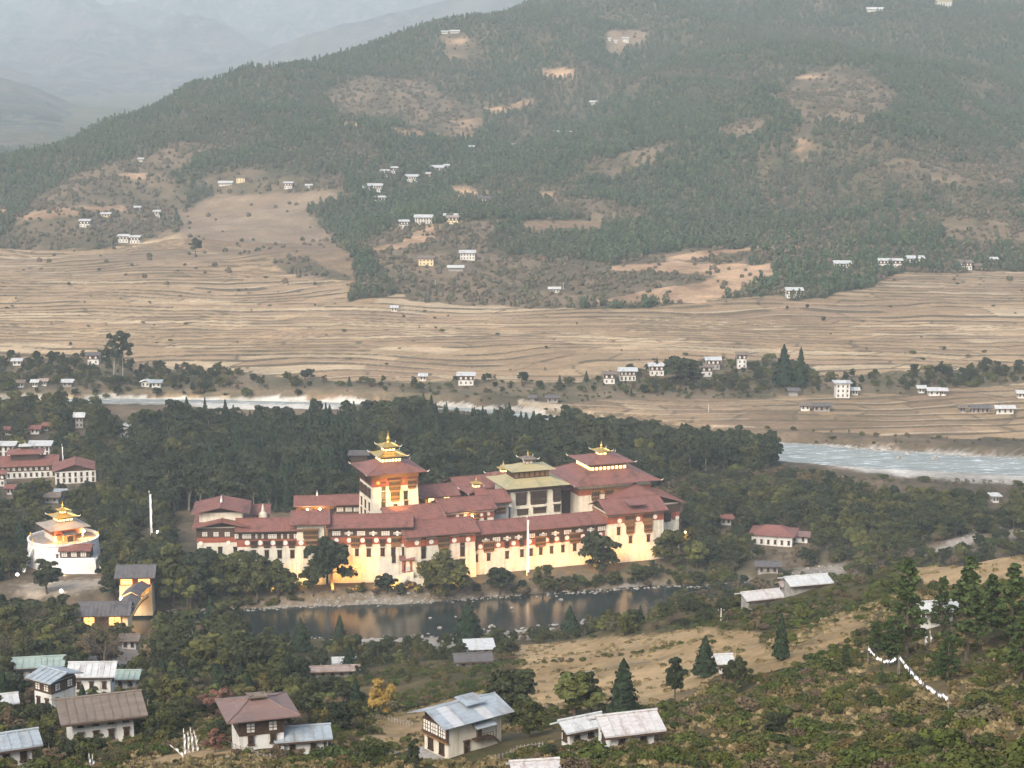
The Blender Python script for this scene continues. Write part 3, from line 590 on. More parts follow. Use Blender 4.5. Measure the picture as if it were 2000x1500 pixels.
def m_bay(w, h, mat=None, rows=2, lit=False):
    w, h = r1(w), r1(h); mat = mat or M_TRIM
    def f():
        d = .75; a = MB(); a.box(-w/2, w/2, -d, .05, h*.14, h*.9)
        a.add([(-w/2,-d,h*.14),(w/2,-d,h*.14),(w/2-.35,.02,0),(-w/2+.35,.02,0),(-w/2+.35,.05,h*.14),(w/2-.35,.05,h*.14)], [(0,3,2,1),(0,4,3),(1,2,5)])
        a.box(-w/2-.1, w/2+.1, -d-.1, .05, h*.42, h*.42+.14)
        n = max(2, round(w / .8)); o = MB(); s = MB()
        for rr in range(rows):
            z0 = h*(.50 if rr == 0 else .20); z1 = z0 + h*(.34 if rr == 0 else .18)
            for i in range(n):
                x = -w/2 + w*(i+.5)/n; ww = w/n*.30
                o.add([(x-ww,-d-.03,z0),(x+ww,-d-.03,z0),(x+ww,-d-.03,z1-ww),(x,-d-.03,z1),(x-ww,-d-.03,z1-ww),
                       (x-ww,-d+.1,z0),(x+ww,-d+.1,z0),(x+ww,-d+.1,z1-ww),(x,-d+.1,z1),(x-ww,-d+.1,z1-ww)],
                      [(0,1,2,3,4),(0,5,6,1),(1,6,7,2),(2,7,8,3),(3,8,9,4),(4,9,5,0)])
        for i in range(n+1): x = -w/2 + w*i/n; s.box(x-.06, x+.06, -d-.12, -d, h*.18, h*.88)
        c = MB(); c.box(-w/2-.2, w/2+.2, -d-.25, .05, h*.9, h*.95); c.box(-w/2-.4, w/2+.4, -d-.5, .05, h*.95, h)
        return ('bay_window', a.mesh('bay', mat), [('pane', o.mesh('bay_pane', M_LIT if lit else M_PANE)), ('mullion', s.mesh('mullion', M_TIMB)), ('cornice', c.mesh('cornice', mat))])
    return cached(('bay', w, h, mat.name, rows, lit), f)
def finial_mesh(h, r):
    def f():
        a = MB(); a.lathe([(r, 0), (r*1.05, h*.08), (r*.6, h*.14), (r*.9, h*.25), (r*.95, h*.36), (r*.5, h*.48), (r*.3, h*.55), (r*.42, h*.62), (r*.16, h*.72), (r*.08, h*.9), (.02, h)], 12)
        return a.mesh('finial', M_GOLD, True)
    return cached(('fin', round(h, 1), round(r, 1)), f)
# ---- roofs (local frame, front = -y)
def roof_gable(t, x0, x1, y0, y1, ze, rise, ohx, ohy, mat=None, gab=True):
    mat = mat or M_ROOF; X0, X1, Y0, Y1 = x0-ohx, x1+ohx, y0-ohy, y1+ohy; yr = (Y0+Y1)/2; zr = ze+rise; th = .28
    a = MB()
    a.slab([(X0,Y0,ze),(X1,Y0,ze),(X1,yr,zr),(X0,yr,zr)], th); a.slab([(X0,yr,zr),(X1,yr,zr),(X1,Y1,ze),(X0,Y1,ze)], th)
    n = int((X1-X0)/1.5)
    for i in range(1, n):
        x = X0+(X1-X0)*i/n
        a.slab([(x-.09,Y0,ze+.16),(x+.09,Y0,ze+.16),(x+.09,yr,zr+.16),(x-.09,yr,zr+.16)], .155)
    o = a.build('roof', mat, t)
    c = MB(); c.tube([(X0-.1, yr, zr+.1), (X1+.1, yr, zr+.1)], .22, 6); c.build('ridge_cap', mat, o)
    b = MB(); b.box(X0+.15, X1-.15, Y0+.05, Y0+.3, ze-.62, ze-.30)            # eave board and rafters
    for i in range(int((X1-X0)/2.2)+1): x = X0+.4+i*2.2; b.slab([(x-.12,Y0+.3,ze-.32),(x+.12,Y0+.3,ze-.32),(x+.12,y0,ze-.30+rise*(y0-Y0)/(yr-Y0)),(x-.12,y0,ze-.30+rise*(y0-Y0)/(yr-Y0))], .3)
    b.build('rafters', M_TIMB, o)['kind'] = 'stuff'
    if gab:
        za = zr-.45; zz = ze + rise*(y0-Y0)/(yr-Y0) - .35
        for x in (x0+.2, x1-.2):
            g = MB(); g.add([(x-.12,y0,ze-1.2),(x-.12,y1,ze-1.2),(x-.12,y1,zz),(x-.12,yr,za),(x-.12,y0,zz),(x+.12,y0,ze-1.2),(x+.12,y1,ze-1.2),(x+.12,y1,zz),(x+.12,yr,za),(x+.12,y0,zz)],
                  [(0,4,3,2,1),(5,6,7,8,9),(0,5,9,4),(4,9,8,3),(3,8,7,2),(2,7,6,1),(1,6,5,0)]); g.build('gable', M_TIMB, t)
    return o
def roof_front(t, x0, x1, y0, y1, ze, rise, ohx, ohy, mat=None):    # ridge runs away from the front
    mat = mat or M_ROOF; X0, X1, Y0, Y1 = x0-ohx, x1+ohx, y0-ohy, y1+ohy; xr = (X0+X1)/2; zr = ze+rise
    a = MB(); a.slab([(X0,Y0,ze),(xr,Y0,zr),(xr,Y1,zr),(X0,Y1,ze)], .28); a.slab([(xr,Y0,zr),(X1,Y0,ze),(X1,Y1,ze),(xr,Y1,zr)], .28)
    n = int((Y1-Y0)/1.5)
    for i in range(1, n):
        y = Y0+(Y1-Y0)*i/n
        a.slab([(X0,y-.06,ze+.09),(xr,y-.06,zr+.09),(xr,y+.06,zr+.09),(X0,y+.06,ze+.09)], .085); a.slab([(xr,y-.06,zr+.09),(X1,y-.06,ze+.09),(X1,y+.06,ze+.09),(xr,y+.06,zr+.09)], .085)
    o = a.build('roof', mat, t); c = MB(); c.tube([(xr,Y0-.1,zr+.1),(xr,Y1+.1,zr+.1)], .22, 6); c.build('ridge_cap', mat, o)
    g = MB(); zz = ze+rise*ohx/(xr-X0)-.35; y = y0+.6
    g.add([(x0,y,ze-1),(x1,y,ze-1),(x1,y,zz),(xr,y,zr-.45),(x0,y,zz),(x0,y+.3,ze-1),(x1,y+.3,ze-1),(x1,y+.3,zz),(xr,y+.3,zr-.45),(x0,y+.3,zz)],[(0,1,2,3,4),(9,8,7,6,5),(4,3,8,9),(3,2,7,8),(1,6,7,2),(0,4,9,5)])
    g.build('gable', M_TIMB, t); return o
def roof_hip(t, x0, x1, y0, y1, ze, rise, oh, top, mat=None, tips=True, name='roof', parent_top=None):
    """top = (hx, hy) half extents of the flat top"""
    mat = mat or M_ROOF; X0, X1, Y0, Y1 = x0-oh, x1+oh, y0-oh, y1+oh; cx, cyy = (X0+X1)/2, (Y0+Y1)/2; zt = ze+rise
    E = [(X0,Y0),(X1,Y0),(X1,Y1),(X0,Y1)]; T = [(cx-top[0],cyy-top[1]),(cx+top[0],cyy-top[1]),(cx+top[0],cyy+top[1]),(cx-top[0],cyy+top[1])]
    a = MB()
    for i in range(4):
        j = (i+1) % 4; mx = [(E[i][k]*.5+T[i][k]*.5) for k in (0,1)]; my = [(E[j][k]*.5+T[j][k]*.5) for k in (0,1)]
        zm = ze+rise*.42
        a.slab([(*E[i],ze+.25),(*E[j],ze+.25),(*my,zm),(*mx,zm)], .25); a.slab([(*mx,zm),(*my,zm),(*T[j],zt),(*T[i],zt)], .25)
    a.add([(*p,zt) for p in T], [(0,1,2,3)])
    o = a.build(name, mat, t)
    h = MB()
    for i in range(4): h.tube([(*E[i],ze+.3), ((E[i][0]+T[i][0])/2,(E[i][1]+T[i][1])/2,ze+rise*.42+.06), (*T[i],zt+.06)], .13, 5)
    h.build('hip_ridge', mat, o)
    if tips:
        for i in range(4):
            dx, dy = E[i][0]-cx, E[i][1]-cyy; L = math.hypot(dx, dy); dx, dy = dx/L, dy/L
            f = MB(); f.tube([(0,0,0),(dx*.6,dy*.6,.1),(dx*1.0,dy*1.0,.5),(dx*.98,dy*.98,.9)], [.22,.18,.12,.04], 6); f.build('roof_tip', M_PANEL, o, loc=(*E[i],ze+.25))
    return o
def walls(t, x0, x1, y0, y1, z0, z1, bat=.0, mat=None, name='wall'):
    b = bat*(z1-z0); a = MB(); a.frustum(x0-b, x1+b, y0-b, y1+b, z0, z1, b); return a.build(name, mat or M_WHITE, t)
class Blk:
    """a block of the fortress, set out from photo pixels on its frame"""
    def __init__(s, name, label, fr, pl, pr, pyl, pyr, b, depth, oh=(1.2, 2.2), base=PADZ-1.5, cat='building', group=None, bat=0.0):
        s.fr = fr; s.b = b; ohx, ohy = oh; s.oh = oh
        al, zl = fr.at(pl, pyl, b-ohy); ar, zr = fr.at(pr, pyr, b-ohy); s.ze = (zl+zr)/2
        s.x0, s.x1 = al+ohx, ar-ohx; s.y0, s.y1 = 0, depth; s.base = base; s.bat = bat
        X, Y = fr.w((s.x0+s.x1)/2, b); s.ox = (s.x0+s.x1)/2
        s.x0 -= s.ox; s.x1 -= s.ox
        s.t = thing(name, label, cat, (X, Y, 0), fr.ang, group)
    def px(s, px, py, b=None):            # photo pixel -> local (x, z) on the front wall
        y = 0
        for _ in range(3):
            a, z = s.fr.at(px, py, s.b+y); y = -s.bat*(s.ze-z)
        return a-s.ox, z, y
    def el(s, fn, px, py, w, h, *k, proud=0.0):          # w,h in photo pixels, (px,py)=centre
        x, z, y = s.px(px, py); ww, hh = w/4.72, h/4.55
        return put(fn(ww, hh, *k), s.t, x, y-proud, z-hh/2)
    def disc(s, px, py, r=.85, proud=.12, mat=None):
        x, z, y = s.px(px, py); return put(m_disc(r, mat), s.t, x, y-proud, z)
    def band(s, name, mat, z0, z1, proud, x0=None, x1=None, sides=True):
        x0 = s.x0 if x0 is None else x0; x1 = s.x1 if x1 is None else x1; a = MB(); q = s.bat*(s.ze-z0)
        a.box(x0-proud-q, x1+proud+q, -proud-q, (s.y1+proud if sides else .2), z0, z1); return a.build(name, mat, s.t)
WINGS = 'red roofed outer wings of the riverside fortress'
# ---- A: left corner block, two tiers of front facing gables
A = Blk('corner_block', 'leftmost fortress block with two stacked shallow gable roofs above the trees', FL, 374, 490, 1033, 1031, 2, 24, (2, 3), bat=.02)
walls(A.t, A.x0, A.x1, 0, 24, A.base, A.ze-.3, .02); roof_front(A.t, A.x0, A.x1, 0, 24, A.ze, 2.6, 2, 3)
A.band('gallery', M_TIMB, A.ze-4.4, A.ze-.6, .3); A.band('frieze', M_KHEM, A.ze-6.6, A.ze-4.4, .14)
for p in (400, 422, 444, 466): A.el(m_panelwin, p, 1043, 10, 8, proud=.35)
for p in (392, 446, 480): A.disc(p, 1061-(p-392)*.02)
for p in (408, 430, 460): A.el(m_slit, p, 1075, 8, 13)
A2 = Blk('corner_upper_storey', 'upper storey and gable roof perched on the leftmost fortress block', FL, 373, 487, 1005, 1002, 6, 16, (3, 3), base=A.ze+1.0)
walls(A2.t, A2.x0, A2.x1, 0, 16, A2.base, A2.ze-.3, mat=M_WHITE); roof_front(A2.t, A2.x0, A2.x1, 0, 16, A2.ze, 2.6, 3, 3)
f = MB(); f.lathe([(.5,0),(.5,1.2),(.3,1.6),(.15,2.6),(.02,3.4)], 10); f.build('finial', M_PANEL, A2.t, loc=((A2.x0+A2.x1)/2, 6, A2.ze+2.5))
A3 = Blk('rear_left_gallery', 'red roofed gallery running back behind the leftmost fortress block', FL, 462, 528, 1006, 1003, 22, 12, (.8, 2))
walls(A3.t, A3.x0, A3.x1, 0, 12, A3.base, A3.ze-.2, mat=M_KHEM); roof_gable(A3.t, A3.x0, A3.x1, 0, 12, A3.ze, 2.2, .8, 2)
for p in (490, 498): A3.el(m_panelwin, p, 1013, 5, 10)
sx, sz = FL.at(514, 1020, 18); X, Y = FL.w(sx, 18)
ch = thing('stupa', 'small white stupa with a pointed top inside the fortress, left of the round tree', 'stupa', (X, Y, 0))
MB().box(-2, 2, -2, 2, PADZ-1, sz+1).build('base', M_WHITE, ch); MB().lathe([(1.6, 0), (1.9, 1.5), (1.5, 3), (.7, 3.6), (.45, 5.5), (.05, 7)], 14).build('spire', M_WHITE, ch, loc=(0, 0, sz+1))
# ---- B, C, D front wings (left frame)
B = Blk('front_wing', 'low front wing between the leftmost block and the white gatehouse bay', FL, 458, 592, 1038, 1036, 0, 12, (1, 2.2), group=WINGS, bat=.02)
walls(B.t, B.x0, B.x1, 0, 12, B.base, B.ze-.2, .02); roof_gable(B.t, B.x0, B.x1, 0, 12, B.ze, 3.4, 1, 2.2)
zB = [B.px(520, y)[1] for y in (1053, 1067)]
B.band('gallery', M_TIMB, zB[0], B.ze-.5, .35); B.band('frieze', M_KHEM, zB[1], zB[0], .15)
for p, w in ((462, 7), (482, 16), (501, 4), (513, 4), (532, 16), (551, 4), (563, 4), (577, 6)): B.el(m_panelwin, p, 1047, w, 8, proud=.36)
for p in (483, 508, 533, 557): B.disc(p, 1060, 1.0)
for p in (496, 521, 545, 570): B.el(m_bay, p, 1063, 12, 15, M_TIMB, 1)
for p in (472, 496, 521, 546, 571): B.el(m_slit, p, 1082, 8, 14)
Cc = Blk('gatehouse_bay', 'taller white bay of the fortress front with a latticed window under its own roof', FL, 567, 645, 1025, 1023, -1.5, 14, (2.6, 2.4), group=WINGS, bat=.02)
walls(Cc.t, Cc.x0, Cc.x1, 0, 14, Cc.base, Cc.ze-.2, .02); roof_gable(Cc.t, Cc.x0, Cc.x1, 0, 14, Cc.ze, 3.4, 2.6, 2.4)
z1 = Cc.px(607, 1055)[1]; z0 = Cc.px(607, 1066)[1]; Cc.band('frieze', M_KHEM, z0, z1, .15)
Cc.el(m_bay, 607, 1043, 28, 22, M_TRIM, 2); Cc.el(m_bay, 608, 1061, 21, 13, M_TRIM, 1, proud=.1)
Cc.disc(588, 1060, 1.0); Cc.disc(629, 1060, 1.0)
for p in (597, 622): Cc.el(m_slit, p, 1082, 8, 14)
D = Blk('front_wing', 'front wing whose lower wall glows orange beside the small porch and steps', FL, 637, 808, 1031, 1029, 0, 12, (1, 2.2), group=WINGS, bat=.025)
walls(D.t, D.x0, D.x1, 0, 12, D.base, D.ze-.2, .025); roof_gable(D.t, D.x0, D.x1, 0, 12, D.ze, 3.6, 1, 2.2)
zD = [D.px(720, y)[1] for y in (1048, 1063)]
D.band('gallery', M_TIMB, zD[0], D.ze-.5, .35); D.band('frieze', M_KHEM, zD[1], zD[0], .15)
for i, p in enumerate((657, 681, 705, 729, 753, 776)): D.el(m_cross if i % 2 else m_panelwin, p, 1041, 15, 8, proud=.42)
for p in (657, 682, 708, 735, 761, 794): D.disc(p, 1055, .95)
D.el(m_bay, 694, 1058, 16, 24, M_TRIM, 2); D.el(m_bay, 773, 1058, 18, 21, M_TRIM, 1)
D.el(m_bay, 720, 1060, 12, 16, M_TIMB, 1); D.el(m_bay, 747, 1060, 9, 15, M_TIMB, 1)
for p, q, w, h in ((697, 1079, 7, 12), (720, 1079, 8, 14), (747, 1078, 8, 14), (768, 1077, 8, 14), (789, 1077, 8, 15), (769, 1092, 7, 12), (668, 1080, 8, 14), (650, 1081, 8, 14)): D.el(m_slit, p, q, w, h)
# porch and steps
x, z, y = D.px(795, 1112)
po = thing('entrance_porch', 'small orange porch with a red roof above the white steps', 'porch', (*D.fr.w(x+D.ox, D.b+y), z), FL.ang)
wl_ = MB(); wl_.box(-2, -1.2, -2.6, 0, 0, 3.4); wl_.box(1.2, 2, -2.6, 0, 0, 3.4); wl_.box(-2, 2, -2.6, 0, 2.9, 4.0); wl_.box(-2.2, 2.2, -3, 0, -.4, 0); wl_.build('wall', M_KHEM, po)
MB().box(-1.2, 1.2, -1.2, -1.0, 0, 2.9).build('door', M_PANE, po)
roof_gable(po, -2.2, 2.2, -2.6, 0, 5.0, 1.0, 1.0, .8, gab=False)
st = thing('stair', 'white stepped ramp climbing the foot of the wall to the porch', 'stairs', (*D.fr.w(x+D.ox, D.b+y), 0), FL.ang)
zb = PADZ-.5; n = 14; L = 14.5
for i in range(n):
    xx = 2.5-L*i/n; zz = z-.4-(z-.4-zb-.8)*i/n; MB().box(xx-L/n, xx, -5.2, -3.0, zb-.5, zz-.004*i).build('step', M_STONE, st)
k = MB(); k.add([(2.5,-5.6,zb-1),(2.5,-5.6,z+.4),(-2,-5.6,z-.2),(-8,-5.6,zb+2.0),(-12.5,-5.6,zb+1.2),(-12.5,-5.6,zb-1),(2.5,-5.2,zb-1),(2.5,-5.2,z+.4),(-2,-5.2,z-.2),(-8,-5.2,zb+2.0),(-12.5,-5.2,zb+1.2),(-12.5,-5.2,zb-1)],
    [(0,1,2,3,4,5),(11,10,9,8,7,6),(1,7,8,2),(2,8,9,3),(3,9,10,4),(0,6,7,1),(4,10,11,5)]); k.build('parapet', M_WHITE, st)
k = MB(); k.box(2.5, 8.5, -5.6, -.5, zb-1, zb+3.2); k.build('landing', M_WHITE, st)
# ---- E, F, G, H (right frame)
E = Blk('middle_bastion', 'projecting white bastion in the middle of the fortress front, just right of the porch', FR, 790, 938, 1051, 1037, -1.5, 15, (1.6, 2.4), group=WINGS, bat=.025)
walls(E.t, E.x0, E.x1, 0, 15, E.base, E.ze-.2, .025); roof_gable(E.t, E.x0, E.x1, 0, 15, E.ze, 4.0, 1.6, 2.4)
zE = [E.px(865, y)[1] for y in (1050, 1063)]; E.band('frieze', M_KHEM, zE[1], zE[0], .15); E.band('cornice', M_TRIM, E.ze-1.4, E.ze-.7, .45)
for p, q in ((814, 1060), (842, 1058), (887, 1055), (914, 1053)): E.disc(p, q, 1.0)
E.el(m_bay, 866, 1058, 23, 22, M_TRIM, 2); E.el(m_bay, 866, 1079, 18, 20, M_TRIM, 1, proud=.1)
for p, q, w, h in ((827, 1060, 9, 18), (827, 1081, 9, 17), (828, 1102, 8, 13), (903, 1056, 9, 17), (903, 1077, 9, 17), (843, 1101, 7, 12), (868, 1104, 7, 11), (905, 1099, 7, 12)): E.el(m_slit, p, q, w, h)
Fw = Blk('front_wing', 'long front wing with orange lit wall running right from the middle bastion', FR, 917, 1207, 1048, 1017, 1.0, 12, (.6, 2.2), group=WINGS, bat=.025)
walls(Fw.t, Fw.x0, Fw.x1, 0, 12, Fw.base, Fw.ze-.2, .025); roof_gable(Fw.t, Fw.x0, Fw.x1, 0, 12, Fw.ze, 3.3, .6, 2.2)
zF = [Fw.px(1060, y)[1] for y in (1050, 1062)]
Fw.band('gallery', M_TIMB, zF[0], Fw.ze-.5, .35); Fw.band('frieze', M_KHEM, zF[1], zF[0], .15)
fy = lambda p, a, b: a+(b-a)*(p-940)/250
for i, p in enumerate((948, 969, 990, 1012, 1037, 1060, 1084, 1108, 1131, 1153, 1174)): Fw.el(m_cross if i % 3 != 1 else m_panelwin, p, fy(p, 1056, 1030), 15, 8, proud=.42)
for p in (938, 973, 1003, 1034, 1067, 1087, 1107, 1138, 1155, 1172): Fw.disc(p, fy(p, 1067.5, 1041.5), .95)
for p in (954, 1055, 1122): Fw.el(m_bay, p, fy(p, 1069, 1043), 21, 23, M_TRIM, 2)
for p in (927, 989, 1018, 1077, 1097, 1146, 1163): Fw.el(m_bay, p, fy(p, 1069, 1043), 8, 14, M_TIMB, 1)
for p in (930, 954, 990, 1019, 1037, 1056, 1077, 1099, 1122, 1150): Fw.el(m_slit, p, fy(p, 1089, 1061), 7, 13)
G = Blk('corner_bastion', 'tall white bastion at the right end of the fortress front with two carved bays', FR, 1186, 1306, 1007, 994, -1.5, 16, (1.4, 2.6), group=WINGS, bat=.03)
walls(G.t, G.x0, G.x1, 0, 16, G.base, G.ze-.2, .03); roof_gable(G.t, G.x0, G.x1, 0, 16, G.ze, 4.2, 1.4, 2.6)
zG = [G.px(1245, y)[1] for y in (1006, 1019)]; G.band('frieze', M_KHEM, zG[1], zG[0], .15); G.band('cornice', M_TRIM, G.ze-1.4, G.ze-.7, .45)
for p, q in ((1210, 1017), (1246, 1013), (1279, 1009)): G.disc(p, q, 1.0)
for p, q in ((1229, 1014), (1264, 1011)): G.el(m_bay, p, q, 21, 23, M_TRIM, 1); G.el(m_bay, p+1, q+20, 17, 20, M_TRIM, 2, proud=.1)
for p, q, w, h in ((1208, 1037, 7, 14), (1231, 1054, 7, 12), (1266, 1051, 7, 12)): G.el(m_slit, p, q, w, h)
H = Blk('end_bastion', 'set back bastion at the far right end of the fortress with a wide gable roof', FR, 1222, 1341, 990, 984, 9, 22, (2.4, 3), group=WINGS, bat=.02)
walls(H.t, H.x0, H.x1, 0, 22, H.base, H.ze-.2, .02); roof_front(H.t, H.x0, H.x1, 0, 22, H.ze, 4.6, 2.4, 3)
zH = H.px(1310, 1000)[1]; H.band('gallery', M_TIMB, zH, H.ze-.8, .4); H.band('frieze', M_KHEM, zH-3, zH, .2)
H.el(m_bay, 1303, 1010, 14, 20, M_TIMB, 2); H.el(m_slit, 1316, 1008, 6, 11); H.disc(1322, 1011, .9, .2)
dm = MB(); dm.slab([(-4,-2.6,G.ze+3.3),(4,-2.6,G.ze+3.3),(4,3,G.ze+4.3),(-4,3,G.ze+4.3)], .25); dm.build('dormer_roof', M_ROOF, G.t)
# ---- Utse, the central tower
U = Blk('tower', 'tall white central tower of the fortress crowned by two gilded lanterns', FR, 718, 832, 931, 920, 22, 19, (3.0, 3.0), cat='tower', bat=.035)
walls(U.t, U.x0, U.x1, 0, 19, U.base, U.ze-.4, .035)
ho_ = roof_hip(U.t, U.x0, U.x1, 0, 19, U.ze, 3.2, 3.4, (4.6, 4.6))
zU = [U.px(770, y)[1] for y in (932, 949)]
MB().box(U.x0-.5, U.x1+.5, -.5, 19.5, zU[0]-.2, U.ze-.5).build('cornice', M_TRIM, U.t)
U.band('frieze', M_KHEM, zU[1], zU[0]-.2, .12)
U.disc(738, 943, .7, mat=M_GOLD); U.disc(788, 939, .7, mat=M_GOLD)
U.el(m_bay, 770, 947, 23, 22, M_TRIM, 2); U.el(m_bay, 771, 968, 18, 24, M_TRIM, 2, proud=.1); U.el(m_bay, 804, 945, 17, 20, M_TRIM, 2)
for p, q, w, h in ((749, 950, 8, 14), (749, 970, 8, 16), (749, 988, 8, 12), (792, 967, 8, 15), (793, 985, 8, 12), (772, 992, 8, 12)): U.el(m_slit, p, q, w, h)
for i, yy in enumerate((3.5, 9.5, 15.5)):                            # left flank
    for z_, hh, ww in ((zU[1]+.2, 5.0, 3.4), (zU[1]-5.5, 4.6, 3.0)):
        put(m_bay(ww, hh, M_TIMB, 2), U.t, U.x0-.035*(U.ze-z_), yy, z_, -math.pi/2)
    for z_ in (zU[1]-10.5, zU[1]-15): put(m_slit(1.4, 3), U.t, U.x0-.035*(U.ze-z_-1), yy, z_, -math.pi/2)
def lantern(t, cx, cyy, z, s, tiers, lit=True, red=None):
    """tiers: (half width, box height, roof half width, roof rise)"""
    for hw, bh, rw, rr in tiers:
        l = MB().box(cx-hw, cx+hw, cyy-hw, cyy+hw, z, z+bh).build('lantern', M_TRIM, t); g = MB(); n = max(2, round(hw*1.3))
        for k in range(n):
            x = -hw + 2*hw*(k+.5)/n; w = hw/n*.72
            g.box(cx+x-w, cx+x+w, cyy-hw-.06, cyy-hw, z+.15*bh, z+.55*bh); g.box(cx-hw-.06, cx-hw, cyy+x-w, cyy+x+w, z+.15*bh, z+.55*bh)
        g.build('lit_panel' if lit else 'panel', M_LIT if lit else M_PANEL, l)
        roof_hip(t, cx-hw, cx+hw, cyy-hw, cyy+hw, z+bh, rr, rw-hw, (hw*.5, hw*.5), red or M_GOLD, tips=rw > 2.4, name='lantern_roof')
        z += bh+rr
    return z
z = lantern(U.t, 0, 9.5, U.ze+3.2, 1, [(4.3, 2.6, 6.4, 1.7), (2.4, 2.0, 3.9, 1.4)])
part('finial', finial_mesh(5.2, .95), U.t, (0, 9.5, z-.1))
# ---- courtyard buildings
CG = 'red roofed buildings round the fortress courtyards'
T1 = Blk('courtyard_hall', 'long red roofed hall with white windows just in front of the central tower', FR, 757, 873, 1021, 1009, 12, 14, (1, 2.2), group=CG)
walls(T1.t, T1.x0, T1.x1, 0, 14, T1.base, T1.ze-.2, mat=M_KHEM); roof_gable(T1.t, T1.x0, T1.x1, 0, 14, T1.ze, 4.0, 1, 2.2)
T1.band('gallery', M_TIMB, T1.ze-4.5, T1.ze-.5, .3)
for p in (808, 826, 844, 861): T1.el(m_panelwin, p, 1024-(p-808)*.09, 10, 9, proud=.32)
T2 = Blk('courtyard_hall', 'white walled hall with a red frieze and white medallions, right of the tower', FR, 863, 972, 1002, 992, 16, 15, (1, 2.2), group=CG)
walls(T2.t, T2.x0, T2.x1, 0, 15, T2.base, T2.ze-.2); roof_gable(T2.t, T2.x0, T2.x1, 0, 15, T2.ze, 3.6, 1, 2.2)
zT = T2.px(915, 1003)[1]; T2.band('frieze', M_KHEM, zT-2.4, zT, .15); T2.band('cornice', M_PANEL, zT+.3, zT+1.0, .5)
for p, q in ((893, 1008), (908, 1007), (940, 1005), (954, 1003)): T2.disc(p, q, .75)
T2.el(m_bay, 926, 1010, 18, 18, M_TRIM, 2)
for p, q in ((881, 1014), (902, 1012), (948, 1009)): T2.el(m_slit, p, q, 6, 10)
T3 = Blk('lit_gallery', 'open gallery with two glowing bays under a red roof right behind the tower', FR, 812, 900, 974, 966, 38, 13, (1, 2.2), group=CG)
walls(T3.t, T3.x0, T3.x1, 0, 13, T3.base, T3.ze-.2, mat=M_TRIM); roof_gable(T3.t, T3.x0, T3.x1, 0, 13, T3.ze, 3.4, 1, 2.2)
def m_lit(w, h):
    w, h = r1(w), r1(h)
    def f():
        a = MB(); a.box(-w/2, w/2, -.12, .02, 0, h); g = MB(); g.box(-.1, .1, -.3, -.125, 0, h); g.box(-w/2, w/2, -.28, -.127, h*.48, h*.56); g.box(-w/2-.2, -w/2, -.35, .02, 0, h); g.box(w/2, w/2+.2, -.35, .02, 0, h)
        return ('lit_window', a.mesh('lit_window', M_LIT), [('mullion', g.mesh('mullion', M_TIMB))])
    return cached(('lit', w, h), f)
T3.el(m_lit, 842, 978, 12, 11); T3.el(m_lit, 872, 975, 12, 11); T3.el(m_slit, 826, 981, 8, 10); T3.el(m_slit, 857, 978, 8, 10)
T4 = Blk('rear_hall', 'red roofed hall at the rear right of the tower, highest of the small courtyard roofs', FR, 893, 975, 960, 949, 56, 16, (1, 2.2), group=CG)
walls(T4.t, T4.x0, T4.x1, 0, 16, T4.base, T4.ze-.2, mat=M_TIMB); roof_gable(T4.t, T4.x0, T4.x1, 0, 16, T4.ze, 3.6, 1, 2.2)
T5 = Blk('small_shrine', 'small red roofed shrine with a gilded lantern between the courtyard roofs', FR, 917, 962, 970, 962, 40, 9, (1.6, 2), group=CG)
walls(T5.t, T5.x0, T5.x1, 0, 9, T5.base, T5.ze-.2, mat=M_TIMB); roof_hip(T5.t, T5.x0, T5.x1, 0, 9, T5.ze, 2.0, 1.8, (1.6, 1.6)); z = lantern(T5.t, 0, 4.5, T5.ze+2, 1, [(1.4, 1.6, 2.2, .9)]); part('finial', finial_mesh(2.2, .4), T5.t, (0, 4.5, z))
T6 = Blk('courtyard_hall', 'hall with a dark timber bay and tall grey wall beside the yellow roofed temple', FR, 938, 1001, 986, 977, 25, 13, (1, 2.2), group=CG)
walls(T6.t, T6.x0, T6.x1, 0, 13, T6.base, T6.ze-.2, mat=M_GREYP); roof_gable(T6.t, T6.x0, T6.x1, 0, 13, T6.ze, 3.6, 1, 2.2)
T6.band('cornice', M_TRIM, T6.ze-1.5, T6.ze-.6, .3); T6.el(m_bay, 976, 996, 22, 14, M_TRIM, 2); T6.disc(996, 986, .75, .35)
# ---- temple with yellow roof
GT = Blk('yellow_roofed_temple', 'temple with two yellow roofs, dark timber bays and a small dark lantern', FR, 989, 1113, 958, 945, 30, 20, (3.0, 3.0), cat='temple')
walls(GT.t, GT.x0, GT.x1, 0, 20, GT.base, GT.ze-.4, .02)
roof_hip(GT.t, GT.x0, GT.x1, 0, 20, GT.ze, 2.6, 3.2, (8.2, 5.5), M_GROOF, tips=False)
GT.band('cornice', M_TIMB, GT.ze-2.0, GT.ze-.7, .5)
for p, q, w, h in ((1017, 975, 22, 27), (1051, 972, 34, 29), (1087, 968, 16, 27)): GT.el(m_bay, p, q, w, h, M_TIMB, 2)
for p, q, w, h in ((1053, 996, 27, 14), (1087, 992, 13, 17), (1020, 1000, 22, 14)): GT.el(m_bay, p, q, w, h, M_TIMB, 1)
u = MB().box(-8, 8, 4.7, 15.3, GT.ze+2.6, GT.ze+6.0).build('upper_storey', M_TIMB, GT.t)
g = MB()
for k in range(7): x = -7.2+k*2.4; g.box(x-.8, x+.8, 4.6, 4.7, GT.ze+3.2, GT.ze+5.0)
g.build('panel', M_TRIM, u)
roof_hip(GT.t, -8, 8, 4.7, 15.3, GT.ze+6.0, 1.9, 2.2, (2.5, 2.0), M_GROOF, tips=False, name='upper_roof')
